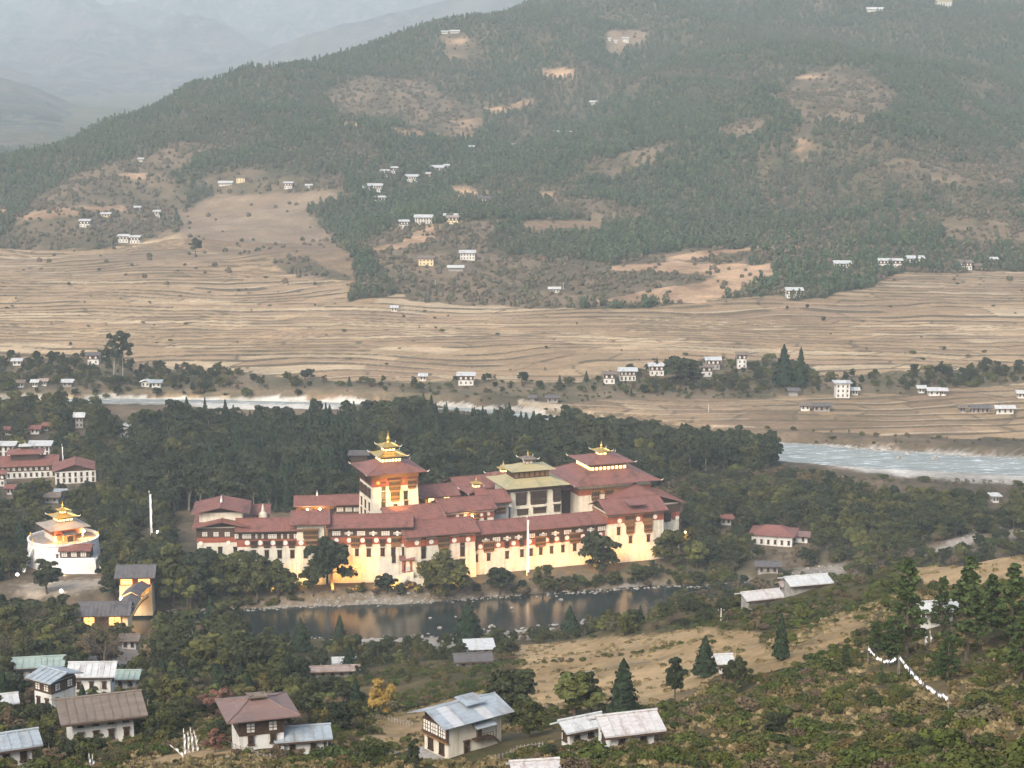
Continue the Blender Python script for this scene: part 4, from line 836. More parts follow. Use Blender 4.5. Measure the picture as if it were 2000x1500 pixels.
z = lantern(GT.t, 0, 10, GT.ze+7.8, 1, [(1.7, 2.3, 3.3, 1.2)], lit=False, red=M_BROWNR); part('finial', finial_mesh(3.0, .45), GT.t, (0, 10, z))
ST = Blk('small_rear_tower', 'small red roofed tower with a gilded cap behind the yellow roofed temple', FR, 967, 1003, 935, 931, 66, 8, (1, 1.5), cat='tower')
walls(ST.t, ST.x0, ST.x1, 0, 8, ST.base, ST.ze-.2); roof_hip(ST.t, ST.x0, ST.x1, 0, 8, ST.ze, 1.6, 1.6, (1.6, 1.6)); z = lantern(ST.t, 1.5, 4, ST.ze+1.5, 1, [(1.2, 1.6, 2.4, .9)]); part('finial', finial_mesh(3.0, .45), ST.t, (1.5, 4, z))
# ---- great temple, right
BT = Blk('great_temple', 'large temple with two wide red roofs, lit clerestory and gilded pinnacle at the right', FR, 1123, 1290, 952, 938, 30, 32, (3.4, 3.4), cat='temple')
walls(BT.t, BT.x0, BT.x1, 0, 32, BT.base, BT.ze-.4, .02)
roof_hip(BT.t, BT.x0, BT.x1, 0, 32, BT.ze, 4.2, 3.6, (9.5, 9.5))
zb0, zb1 = BT.px(1200, 953)[1], BT.px(1200, 963)[1]; BT.band('frieze', M_KHEM, zb1, zb0, .15); BT.band('cornice', M_TRIM, zb0, zb0+.6, .4)
for p, q in ((1162, 968), (1188, 965), (1216, 961), (1243, 958)): BT.el(m_bay, p, q, 17, 24, M_TRIM, 2)
for p, q in ((1175, 960), (1202, 958), (1229, 955)): BT.disc(p, q, .8, mat=M_GOLD)
for p, q in ((1162, 991), (1188, 988), (1216, 984)): BT.el(m_slit, p, q, 11, 18)
ob = MB().box(-8.6, 8.6, 7.4, 24.6, BT.ze+4.2, BT.ze+7.2).build('clerestory', M_TRIM, BT.t)
g = MB()
for k in range(9):
    x = -7.7+k*1.92; g.box(x-.62, x+.62, 7.32, 7.4, BT.ze+4.4, BT.ze+5.6); g.box(-8.68, -8.6, 16+x-.62, 16+x+.62, BT.ze+4.4, BT.ze+5.6)
g.build('lit_panel', M_LIT, ob)['kind'] = 'stuff'
roof_hip(BT.t, -8.6, 8.6, 7.4, 24.6, BT.ze+7.2, 2.4, 2.8, (2.2, 2.2), M_ROOF, name='upper_roof')
z = lantern(BT.t, 0, 16, BT.ze+9.5, 1, [(1.9, 1.6, 3.5, 1.2)]); part('finial', finial_mesh(3.6, .7), BT.t, (0, 16, z))
LG = Blk('link_gallery', 'dark timber gallery in the gap between the two temples', FR, 1098, 1132, 958, 953, 40, 8, (.2, 1), group=CG)
walls(LG.t, LG.x0, LG.x1, 0, 8, LG.base, LG.ze-.2, mat=M_TIMB); roof_gable(LG.t, LG.x0, LG.x1, 0, 8, LG.ze, 1, .2, 1); LG.el(m_lit, 1118, 985, 4, 9)
# ---- rear wings, left
R1 = Blk('rear_wing', 'rear wing with two glowing lamps under its eave, right of the round tree', FL, 573, 656, 991, 986, 50, 11, (1, 2.2), group=WINGS)
walls(R1.t, R1.x0, R1.x1, 0, 11, R1.base, R1.ze-.2, mat=M_TRIM); roof_gable(R1.t, R1.x0, R1.x1, 0, 11, R1.ze, 2.8, 1, 2.2)
for p in (592, 613, 634, 648): R1.el(m_slit, p, 1001, 8, 12)
f = MB(); f.lathe([(.4,0),(.4,1),(.15,1.6),(.05,2.6)], 8); f.build('finial', M_PANEL, R1.t, loc=(1, 5.5, R1.ze+2.7))
R2 = Blk('rear_wing', 'rear wing with a row of pale windows just left of the tower', FL, 653, 722, 987, 983, 50, 11, (.5, 2.0), group=WINGS)
walls(R2.t, R2.x0, R2.x1, 0, 11, R2.base, R2.ze-.2, mat=M_TIMB); roof_gable(R2.t, R2.x0, R2.x1, 0, 11, R2.ze, 2.6, .5, 2)
for p in (664, 681, 697): R2.el(m_panelwin, p, 995, 13, 8)
MB().box(-86, 8, 12, 60, PADZ-.4, PADZ+.05).build('courtyard_paving', M_PAVE, None, loc=(*FL.o, 0), rot=(0, 0, FL.ang))['kind'] = 'structure'
MB().box(0, 108, 10, 74, PADZ-.4, PADZ+.06).build('inner_courtyard_paving', M_PAVE, None, loc=(*FR.o, 0), rot=(0, 0, FR.ang))['kind'] = 'structure'
# ---- lamps
def lamp_light(loc, energy, col, r=.3):
    l = bpy.data.lights.new('lamp_light', 'POINT'); l.energy = energy; l.color = col; l.shadow_soft_size = r
    o = bpy.data.objects.new('lamp_light', l); COL.objects.link(o); o.location = loc; return o
ORANGE = (1.0, .47, .10); AMBER = (1.0, .56, .15)
def floodlight(fr, a, b, z, tilt, energy, col, label, size=85):
    X, Y = fr.w(a, b); t = thing('floodlight', label, 'floodlight', (X, Y, z), fr.ang, 'floodlights along the foot of the fortress')
    MB().box(-.35, .35, -.2, .2, .3, .8).build('housing', M_IRON, t); MB().box(-.3, .3, -.5, .5, 0, .1).build('bracket', M_IRON, t)
    MB().box(-.28, .28, .2, .23, .35, .75).build('lens', M_LAMPW, t)
    l = bpy.data.lights.new('flood_beam', 'SPOT'); l.energy = energy; l.color = col; l.spot_size = math.radians(size); l.spot_blend = .9; l.shadow_soft_size = .3
    o = bpy.data.objects.new('flood_beam', l); COL.objects.link(o); d = Vector((-math.sin(fr.ang)*math.cos(tilt), math.cos(fr.ang)*math.cos(tilt), math.sin(tilt)))
    o.location = (X-d.x*-.5, Y-d.y*-.5, z+.9); o.rotation_euler = (-d).to_track_quat('Z', 'Y').to_euler()
ORD = ('leftmost ', 'second ', 'third ', 'fourth ', 'fifth ', 'sixth ')
FLB = 'small floodlight on the grass shining up the foot of the orange lit fortress wall'
for i_, px in enumerate((652, 690, 728, 768)): a, _ = FL.at(px, 1130, -13); floodlight(FL, a, -13, PADZ-.5, math.radians(34), 5000, ORANGE, ORD[i_]+'small floodlight of the row below the glowing wall left of the white steps', 110)
for i_, px in enumerate((815, 855, 900)): a, _ = FR.at(px, 1130, -14); floodlight(FR, a, -14, PADZ-1, math.radians(34), 3200, AMBER, ORD[i_]+'small floodlight of the row below the middle bastion', 110)
for i_, px in enumerate((945, 990, 1035, 1080, 1125, 1170)): a, _ = FR.at(px, 1115, -13); floodlight(FR, a, -13, PADZ-.5, math.radians(34), 5000, ORANGE, ORD[i_]+'small floodlight of the row below the long right front wing', 110)
for i_, px in enumerate((1205, 1240, 1275)): a, _ = FR.at(px, 1095, -14); floodlight(FR, a, -14, PADZ-.5, math.radians(36), 5000, ORANGE, ORD[i_]+'small floodlight of the row below the right corner bastion', 110)
for i_, px in enumerate((480, 530, 590)): a, _ = FL.at(px, 1130, -12); floodlight(FL, a, -12, PADZ-.5, math.radians(36), 2800, AMBER, ORD[i_]+'small floodlight of the row below the left front wing', 110)
for px in (592, 622): a, _ = FL.at(px, 1130, -12); floodlight(FL, a, -12, PADZ-.5, math.radians(40), 1800, AMBER, 'small floodlight below the white gatehouse bay, '+('left' if px == 592 else 'right')+' one of two', 110)
# lamps inside the courtyards
def wall_lamp(fr, px, py, b, energy, label, col=AMBER, r=.35, emit=None, dy=-1.4):
    a, z = fr.at(px, py, b); X, Y = fr.w(a, b); t = thing('wall_lamp', label, 'lamp', (X, Y, z))
    MB().lathe([(.1, -r), (r*.8, -r*.6), (r, 0), (r*.8, r*.6), (.1, r)], 10).build('bulb', emit or M_LAMP, t, smooth=True); MB().tube([(0, 0, r), (0, 0, r+.7)], .05).build('bracket', M_IRON, t)
    lamp_light((X, Y+dy, z), energy, col, r); return t
wall_lamp(FL, 601, 995, 46.8, 900, 'bright amber lamp under the rear wing eave, the left one of two')
wall_lamp(FL, 625, 994, 46.8, 900, 'bright amber lamp under the rear wing eave, the right one of two')
wall_lamp(FR, 1338, 1040, 14, 900, 'bright amber lamp beside the right end of the fortress')
wall_lamp(FR, 923, 1008, 14.2, 300, 'amber lamp on the carved bay of the white courtyard hall')
def spot(fr, px, py, b, tx, tz, tb, energy, col, size=60):
    a, z = fr.at(px, py, b); X, Y = fr.w(a, b); l = bpy.data.lights.new('roof_spot', 'SPOT'); l.energy = energy; l.color = col; l.spot_size = math.radians(size); l.spot_blend = .8; l.shadow_soft_size = .4
    o = bpy.data.objects.new('roof_spot', l); COL.objects.link(o); o.location = (X, Y, z)
    a2, z2 = fr.at(tx, tz, tb); X2, Y2 = fr.w(a2, tb); o.rotation_euler = (Vector((X, Y, z))-Vector((X2, Y2, z2))).to_track_quat('Z', 'Y').to_euler()
spot(FR, 775, 990, 10, 778, 955, 22, 11000, (1, .60, .15), 110)       # up the tower front
spot(FR, 1162, 903, 34, 1172, 890, 44, 500, (1, .7, .25), 90)
spot(FR, 775, 915, 24, 752, 888, 31, 900, (1, .72, .26), 80)
spot(FR, 905, 1023, 10, 915, 1005, 16, 500, ORANGE, 110)
spot(FL, 500, 1018, 12, 514, 1005, 18, 700, AMBER, 80)
spot(FR, 1150, 1010, 16, 1180, 975, 30, 1500, AMBER, 100)
spot(FR, 1060, 1022, 16, 1050, 985, 30, 1100, (1,.85,.6), 100)
lamp_light((*FR.w(FR.at(842, 985, 36)[0], 35.5), T3.ze-3), 300, AMBER)
# ============================================================ HOUSES AND OTHER BUILDINGS
KEEP = []        # (x, y, radius) cleared of random trees
SHOW = []        # (px0, py0, px1, py1, Y): random trees nearer than Y must not cover this
def sbox(name, w, h, mat, d=.12):
    w, h = r1(w), r1(h)
    return cached(('sb', name, w, h, mat.name), lambda: (name, MB().box(-w/2, w/2, -d, .02, 0, h).mesh(name, mat), []))
def house(px, py, wpx, label, rot=0, st=2, depth=.75, roof='gable', rm=None, wm=None, name='farmhouse', cat='house', band=True, group=None, hh=None, oh=1.4, rise=None, win=True, z=None, show=True, side=True):
    p = hit(px, py) if z is None else on_plane(px, py, z)
    if p is None: print('no ground for', px, py); return None
    rm = rm or M_TINW; wm = wm or M_HWHITE
    cdep = p[1]*cp + (CAMH-p[2])*sp; w = wpx*cdep/F; d = w*depth; h = hh or st*2.9+.4; ang = math.radians(rot)
    zb = min(gz(p[0]-w/2, p[1]), gz(p[0]+w/2, p[1]), p[2])
    t = thing(name, label, cat, (p[0], p[1], p[2]), ang, group)
    walls(t, -w/2+.8, w/2-.8, 0, d, zb-p[2]-2, h, mat=wm)
    x0, x1 = -w/2+.8, w/2-.8; big = wpx > 60; rise = rise or max(1.2, w*.11)
    fn_s = m_slit if wpx > 34 else (lambda a, b: sbox('window', a, b, M_TIMB)); fn_p = m_panelwin if wpx > 34 else (lambda a, b: sbox('window', a, b, M_PANEL, .2))
    if band and st > 1:
        o = MB().box(x0-.12, x1+.12, -.12, d+.12, h-2.7, h-.1).build('timber_storey', M_TIMB, t)
    if win:
        n = max(2, int((x1-x0)/2.6))
        for i in range(n):
            x = x0+(x1-x0)*(i+.5)/n
            if band and st > 1: put(fn_p(1.3, 1.4), t, x, -.13, h-2.1)
            for k in range(st-(1 if band and st > 1 else 0)): put(fn_s(.9, 1.4), t, x, -.01, k*2.9+1.0)
        if side:
            m = max(1, int(d/3.4))
            for i in range(m):
                y = d*(i+.5)/m; s_ = -1 if p[0] > 0 else 1
                X = x0 if s_ < 0 else x1; ra = -math.pi/2 if s_ < 0 else math.pi/2
                if band and st > 1: put(fn_p(1.3, 1.4), t, X+s_*.13, y, h-2.1, ra)
                else: put(fn_s(.9, 1.3), t, X+s_*.01, y, h-2.1, ra)
    gap = .5 if st > 1 else .1
    if roof == 'gable': roof_gable(t, x0, x1, 0, d, h+gap, rise, oh, oh, rm, gab=True)
    elif roof == 'front': roof_front(t, x0, x1, 0, d, h+gap, rise, oh, oh, rm)
    elif roof == 'hip': roof_hip(t, x0, x1, 0, d, h+gap, rise, oh, (w*.16, .3), rm, tips=False)
    elif roof == 'shed':
        r_ = MB(); r_.slab([(x0-oh,-oh,h+.2),(x1+oh,-oh,h+.2),(x1+oh,d+oh,h+.2+rise),(x0-oh,d+oh,h+.2+rise)], .2); r_.build('roof', rm, t)
    if wpx > 40:
        for u in (-.38, -.13, .13, .38): KEEP.append((p[0]+w*u*math.cos(ang)-d/2*math.sin(ang), p[1]+w*u*math.sin(ang)+d/2*math.cos(ang), d*.5+1.6))
    else: KEEP.append((p[0], p[1]+d/2, max(w, d)*.55+.6))
    if show:
        a = project(p[0], p[1], p[2]+h+rise)[1]; SHOW.append((px-wpx*(.34 if py > 1200 and wpx > 40 else .45), a, px+wpx*(.34 if py > 1200 and wpx > 40 else .42), a+(py-a)*(.40 if wpx > 40 and py > 1200 else .8), p[1]))
    return t, w, d, h
# ---- houses on the far hillside: (px, py, width px, label, options)
HG = 'farmhouses on the far hillside'
FAR = [
 (275,316,11,'tiny white hut on the bare spur high on the left hillside',dict(st=1,rot=10)),
 (440,363,28,'long white roofed house left of the yellow one on the hillside',dict(st=1,depth=.4)),
 (470,357,19,'small yellow house on the left hillside',dict(wm=M_CREAM,rm=M_BROWNR,band=False)),
 (563,369,18,'white house with a pale roof beside the round brown field',dict()),
 (603,368,14,'pale shed right of the house by the round brown field',dict(st=1,band=False)),
 (306,425,14,'small white house below the dark grove on the left spur',dict()),
 (268,411,13,'small house with a pale roof above the terraced spur, left hillside',dict(st=1)),
 (206,424,20,'low beige walled house on the orange cut terrace, left hillside',dict(st=1,wm=M_CREAM)),
 (165,444,22,'timbered white house among scrub at the far left foot of the hill',dict()),
 (241,474,22,'left half of the pair of big timbered houses above the left fields',dict(depth=.6)),
 (263,476,22,'right half of the pair of big timbered houses above the left fields',dict(depth=.6,rot=-8)),
 (751,345,18,'white house high in the village, left of the small corner house',dict(rot=-15)),
 (771,339,14,'small white corner house at the top of the hillside village',dict(rot=20)),
 (803,356,27,'white house with a two tier pale roof in the middle of the village',dict(rot=-12)),
 (732,374,30,'large timbered house with a wide pale roof at the left of the village',dict(st=2)),
 (706,372,16,'low pale shed left of the large timbered village house',dict(st=1,band=False)),
 (745,397,20,'white house tucked among trees below the large timbered house',dict(rot=25)),
 (852,338,30,'timbered house at the top right of the village',dict(rot=-10)),
 (872,334,12,'small stone tower house at the right edge of the village',dict(st=2,wm=M_CREAM)),
 (838,345,16,'low brown house below the top right village house',dict(st=1,wm=M_CREAM)),
 (946,400,26,'white house below the long orange earth cut',dict(rm=M_SLATE)),
 (827,438,36,'big white house with two bays above the orange bank',dict(rm=M_TINW,band=False)),
 (790,446,20,'small white house lower left of the big white one on the bank',dict(rot=15)),
 (880,428,28,'unfinished house with pale roof sheets above the orange bank',dict(wm=M_STONE,rm=M_TINW,st=1)),
 (884,438,24,'lower unfinished house with orange walls on the bank',dict(wm=M_CREAM,rm=M_RUSTR)),
 (832,519,32,'yellow two storey house above the fields',dict(wm=M_CREAM,rm=M_BROWNR,band=False)),
 (913,508,32,'white house with two rows of dark windows right of the yellow house',dict(band=False)),
 (890,530,32,'long grey roofed shed below the white house above the fields',dict(st=1,wm=M_STONE,win=False,depth=.35)),
 (1083,572,24,'low white shed at the edge of the big fields, below the terraces',dict(st=1,band=False,depth=.4)),
 (920,297,12,'small white house alone on the upper slope above the village',dict(rot=-10)),
 (1005,288,20,'white house with green roof on the wooded upper slope',dict(rm=M_TING,st=1)),
 (1118,264,24,'row of white sheds high on the wooded slope',dict(st=1,depth=.4)),
 (1088,262,14,'greenish roofed hut left of the row of white sheds high up',dict(rm=M_TING,st=1)),
 (1162,204,22,'pale hut with flags high in the wood',dict(st=1)),
 (770,609,15,'little pale hut alone in the terraced fields',dict(st=1)),
 (1646,529,34,'white house with stepped roof, leftmost of the row above the right fields',dict(rm=M_TINW)),
 (1727,523,24,'timbered house second in the row above the right fields',dict()),
 (1753,523,20,'narrow timbered house third in the row above the right fields',dict()),
 (1789,519,34,'large house with wide pale roof, fourth in the row above the right fields',dict()),
 (1886,527,28,'brown and white house near the right edge above the fields',dict(rm=M_BROWNR)),
 (1912,526,18,'low shed right of the brown and white house',dict(st=1,rm=M_BROWNR,wm=M_STONE)),
 (1940,520,18,'stone house with pale roof, last on the right above the fields',dict(wm=M_STONE)),
 (1552,583,34,'white house with pale stepped roof standing in the fields below the quarry',dict()),
 (868,66,16,'left half of the long white building on the bare knoll high up',dict(st=1,band=False,depth=.4)),
 (888,65,20,'right half of the long white building on the bare knoll high up',dict(st=1,band=False,depth=.4)),
 (1190,80,8,'leftmost tiny white hut in the high clearing',dict(st=1,win=False)),
 (1203,84,8,'middle tiny white hut in the high clearing',dict(st=1,win=False)),
 (1222,83,14,'white house at the right of the high clearing',dict(st=2,band=False)),
 (1710,22,34,'long low white roofed building high on the right slope',dict(st=1,band=False,depth=.3)),
 (1845,16,30,'white monastery near the top edge on the right slope',dict(st=3,band=False,rm=M_GROOF,hh=11)),
]
for px, py, w, lab, k in FAR: house(px, py, w, lab, group=HG, show=False, oh=1.2, **k)
# ---- valley houses by the fields
VG = 'houses along the foot of the terraced fields'
VAL = [
 (33,714,20,'small white house with pale roof at the far left edge of the fields',dict(st=1)),
 (182,712,26,'white house with dark roof among trees below the left fields',dict(rm=M_SLATE)),
 (131,756,22,'low shed with pale roof behind the far left river bank',dict(st=1,wm=M_STONE)),
 (85,754,16,'small shed with rusty roof left of the pale one on the river bank',dict(st=1,rm=M_RUSTR)),
 (68,756,14,'small pale shed leftmost on the far river bank',dict(st=1)),
 (40,757,16,'brown roofed shed at the left edge of the far river bank',dict(st=1,rm=M_BROWNR)),
 (284,756,20,'white gabled shed beside the far river, left of its grey neighbour',dict(st=1,roof='front')),
 (305,757,22,'grey roofed shed beside the far river, right of the white gable',dict(st=1,rm=M_TIN)),
 (910,753,34,'timbered white house standing alone at the near edge of the big fields',dict()),
 (826,744,16,'small shed with pale roof in the bushes left of the lone timbered house',dict(st=1)),
 (1190,750,26,'white house with timber bands, leftmost of the hamlet in the fields',dict(rm=M_BROWNR)),
 (1226,744,36,'long timbered house with pale roof, second in the hamlet',dict(st=2)),
 (1283,734,32,'house half hidden by small cypresses in the hamlet',dict()),
 (1380,736,26,'dark timbered house just right of the huge round tree',dict(rm=M_BROWNR)),
 (1393,722,30,'pale house with a wide roof behind the dark one, right of the huge round tree',dict(wm=M_GREYP)),
 (1449,720,22,'brown and white tower like house left of the tall pair of conifers',dict(st=3,rm=M_BROWNR)),
 (1646,778,32,'tall white three storey house with a pale tiered roof',dict(st=3,band=False,roof='hip')),
 (1670,772,16,'low lean-to beside the tall white three storey house',dict(st=1)),
 (1550,773,22,'small grey shed left of the tall white house',dict(st=1,wm=M_GREYP,win=False,rm=M_SLATE)),
 (1573,802,22,'white fronted hut at the left end of the dark sheds in the lower field',dict(st=1,rm=M_BROWNR)),
 (1605,803,36,'long dark roofed shed in the lower field',dict(st=1,rm=M_SLATE,wm=M_STONE,depth=.3)),
 (1825,773,26,'white cottage with a pale roof in the cluster by the dark grove',dict(st=1)),
 (1800,768,16,'small white cottage left of the cluster by the dark grove',dict(st=1)),
 (1843,773,14,'whitewashed annex right of the cottage by the dark grove',dict(st=1)),
 (1963,808,38,'long white shed by the right edge of the lower fields',dict(st=1,depth=.3)),
 (1915,807,40,'low grey roofed shed running left of the long white shed',dict(st=1,depth=.3,rm=M_SLATE,wm=M_STONE)),
 (1880,806,16,'small dark hut at the left end of the sheds by the lower fields',dict(st=1,rm=M_BROWNR,wm=M_STONE)),
 (1079,787,26,'dark shed on the river track in front of the lower field',dict(st=1,rm=M_SLATE,wm=M_STONE,depth=.4)),
 (1040,787,14,'small dark hut left of the shed on the river track',dict(st=1,rm=M_SLATE,wm=M_STONE,win=False)),
 (1996,778,20,'pale roofed hut cut off by the right edge, above the lower fields',dict(st=1)),
]
for px, py, w, lab, k in VAL: house(px, py, w, lab, group=VG, show=True, **k)
# ---- buildings on the tongue of land left of and behind the fortress
MID = [
 (243,856,20,'white gabled house between tall trees, upper left',dict(roof='front',st=2,band=False)),
 (155,836,20,'grey house with a pale pagoda roof in the upper left trees',dict(wm=M_GREYP,st=2,band=False,rise=2)),
 (68,848,22,'pink roofed low building in the trees above the monastery',dict(st=1,rm=M_ROOF)),
 (90,842,12,'small pink roof right of the low pink roofed building',dict(st=1,rm=M_ROOF)),
 (16,850,16,'pink roofed hut at the left edge above the monastery',dict(st=1,rm=M_ROOF)),
 (78,893,44,'pale metal roofed hall behind the monastery',dict(st=2,band=False,rm=M_TINW)),
 (12,893,36,'pale metal roofed hall at the left edge behind the monastery',dict(st=2,band=False,rm=M_TINW)),
 (1,950,22,'white house with a red roof cut off by the left edge',dict(rm=M_ROOF,st=2)),
 (20,966,20,'small red roofed hut right of the house at the left edge',dict(st=1,rm=M_ROOF)),
 (100,983,34,'small pale shrine with a brown roof beside the scrub above the chapel',dict(st=1,rm=M_BROWNR,wm=M_GREYP)),
 (118,975,22,'low grey roofed shed right of the small pale shrine',dict(st=1,rm=M_TIN,wm=M_GREYP)),
 (1418,1026,26,'pink roof showing between trees left of the red hip roofed house',dict(st=1,rm=M_ROOF)),
 (1945,982,18,'small white shrine with a square roof at the right edge of the green trees',dict(st=1,roof='hip',rise=1.2,rm=M_TINW,depth=1)),
 (701,912,38,'grey roofed dark building just behind the left shoulder of the tower',dict(st=2,rm=M_SLATE,wm=M_TIMB,win=False)),
]
for px, py, w, lab, k in MID: house(px, py, w, lab, **k)
house(1507,1066,86,'red hip roofed house with white walls and a lit window right of the fortress',rot=-14,st=1,roof='hip',rm=M_ROOF,hh=4.6,depth=.7,rise=3.2)
house(1560,1060,40,'brown roofed outbuilding behind the red hip roofed house',rot=-14,st=1,rm=M_ROOFD,depth=.5)
house(148,944,84,'white walled house with a broad red gable roof left of the forest',rot=12,st=2,roof='front',rm=M_ROOF,band=False,depth=.8,rise=3.4)
# monastery at the left edge, three tiers
t, w, d, h = house(50,934,124,'long red roofed monastery hall with two stacked pavilion roofs at the left edge',rot=10,st=2,roof='gable',rm=M_ROOF,name='monastery',cat='monastery',depth=.45,rise=3.5)
MB().box(-7,7,d/2-4,d/2+4,h+2.5,h+6).build('upper_storey',M_TIMB,t); roof_hip(t,-7,7,d/2-4,d/2+4,h+6,1.8,2.4,(3,1.6),M_ROOF,tips=False,name='upper_roof')
MB().box(-2,2,d/2-1.6,d/2+1.6,h+7.5,h+9.4).build('lantern',M_TIMB,t); roof_hip(t,-2,2,d/2-1.6,d/2+1.6,h+9.4,1,1.3,(.4,.4),M_TINW,tips=False,name='lantern_roof'); part('finial',finial_mesh(2.2,.35),t,(0,d/2,h+10.3))
# ---- near buildings
def near_house(): 
    p = hit(876, 1482); ang = math.radians(-27); w = 11.0; d = 15.5   # w = gable front (left face), d = long side
    X, Y = p[0], p[1]
    t = thing('farmhouse', 'large white farmhouse with a blue grey metal gable roof and dark timber front, bottom centre', 'house', (X, Y, p[2]), math.radians(38))
    h = 6.2
    # local: -x face = timbered gable front, -y face = long plain side
    L, B_ = 12.6, 7.8
    walls(t, 0, L, 0, B_, -4, h)
    MB().box(-.35, .02, -.1, B_+.1, 3.1, h+.1).build('timber_storey', M_TIMB, t)
    MB().box(-.5, .02, -.25, B_+.25, 2.85, 3.1).build('beam', M_TRIM, t)
    for y in (1.4, 3.9, 6.4): put(m_panelwin(2.0, 1.9), t, -.36, y, 3.9, -math.pi/2)
    for y in (2.0, 5.6): put(m_slit(1.5, 2.2), t, -.02, y, .4, -math.pi/2)
    put(m_slit(1.3, 2.4), t, 4.2, -.02, 0, 0)
    dm = MB().box(5.4, 9.4, -1.7, 0, 2.6, 2.8).build('balcony', M_TIMB, t)
    r_ = MB()
    for i in range(6): r_.box(5.65+i*.77, 5.73+i*.77, -1.65, -1.57, 2.8, 3.8)
    r_.box(5.4, 9.4, -1.7, -1.6, 3.8, 3.9); r_.build('railing', M_TIMB, dm)['kind'] = 'stuff'
    s_ = MB()
    for i in range(9): s_.box(9.6+i*.3, 9.9+i*.3, -1.6, -.5, 2.5-i*.3, 2.7-i*.3)
    s_.build('staircase', M_TIMB, t)['kind'] = 'stuff'
    MB().box(6.6, 7.9, -.08, .02, 2.8, 5.0).build('door', M_TIMB, t); MB().slab([(5.2,-2.2,5.3),(10,-2.2,5.3),(10,0,5.9),(5.2,0,5.9)], .12).build('awning', M_TIN, t)
    for x in (5.4, 9.8): MB().box(x-.06, x+.06, -2.1, -1.98, 2.6, 5.3).build('post', M_TIMB, t)
    yr = B_/2; ze = h+.7; zr = ze+2.1; X0, X1, Y0, Y1 = -2.6, L+1.6, -2.2, B_+2.2
    for (ya, za, yb, zb_) in ((Y0, ze, yr, zr), (Y1, ze, yr, zr)):
        n = 7
        for i in range(n):
            a_, b_ = X0+(X1-X0)*i/n, X0+(X1-X0)*(i+1)/n; q = [(a_+.03,ya,za+.01*(i % 2)),(b_+.02,ya,za+.01*(i % 2)),(b_+.02,yb,zb_+.01*(i % 2)),(a_+.03,yb,zb_+.01*(i % 2))]
            if ya > yb: q = q[::-1]
            MB().slab(q, .1).build('roof_sheet', (M_TIN, M_TIN2, M_TIN)[i % 3], t)
    MB().slab([(5,.8,zr+.15),(9.5,.8,zr+.15),(9.5,yr+1,zr+.85),(5,yr+1,zr+.85)], .12).build('dormer_roof', M_TIN, t)
    MB().tube([(X0,yr,zr+.06),(X1,yr,zr+.06)], .15, 6).build('ridge_cap', M_TIN, t)
    g = MB(); g.add([(.1,0,h),(.1,B_,h),(.1,B_,ze+.35),(.1,yr,zr-.3),(.1,0,ze+.35),(.4,0,h),(.4,B_,h),(.4,B_,ze+.35),(.4,yr,zr-.3),(.4,0,ze+.35)],[(0,4,3,2,1),(5,6,7,8,9),(0,5,9,4),(4,9,8,3),(3,8,7,2),(2,7,6,1)]); g.build('gable', M_TIMB, t)
    MB().box(-3.2, .3, -1, B_+.6, -3, -.25).build('terrace', M_STONE, t)
    t.scale = (.86, .86, .86); KEEP.append((X+4, Y+9, 13)); SHOW.append((800, 1360, 992, 1490, Y)); return t
M_TIN2 = roofmat('rust_streaked_tin', (.36,.36,.36), (.48,.49,.49), .5, .45, (.30,.17,.11))
NH = near_house()
M_TINR = roofmat('rust_patched_white_roof', (.36,.34,.33), (.56,.53,.50), 1.3, .6, (.20,.10,.07))
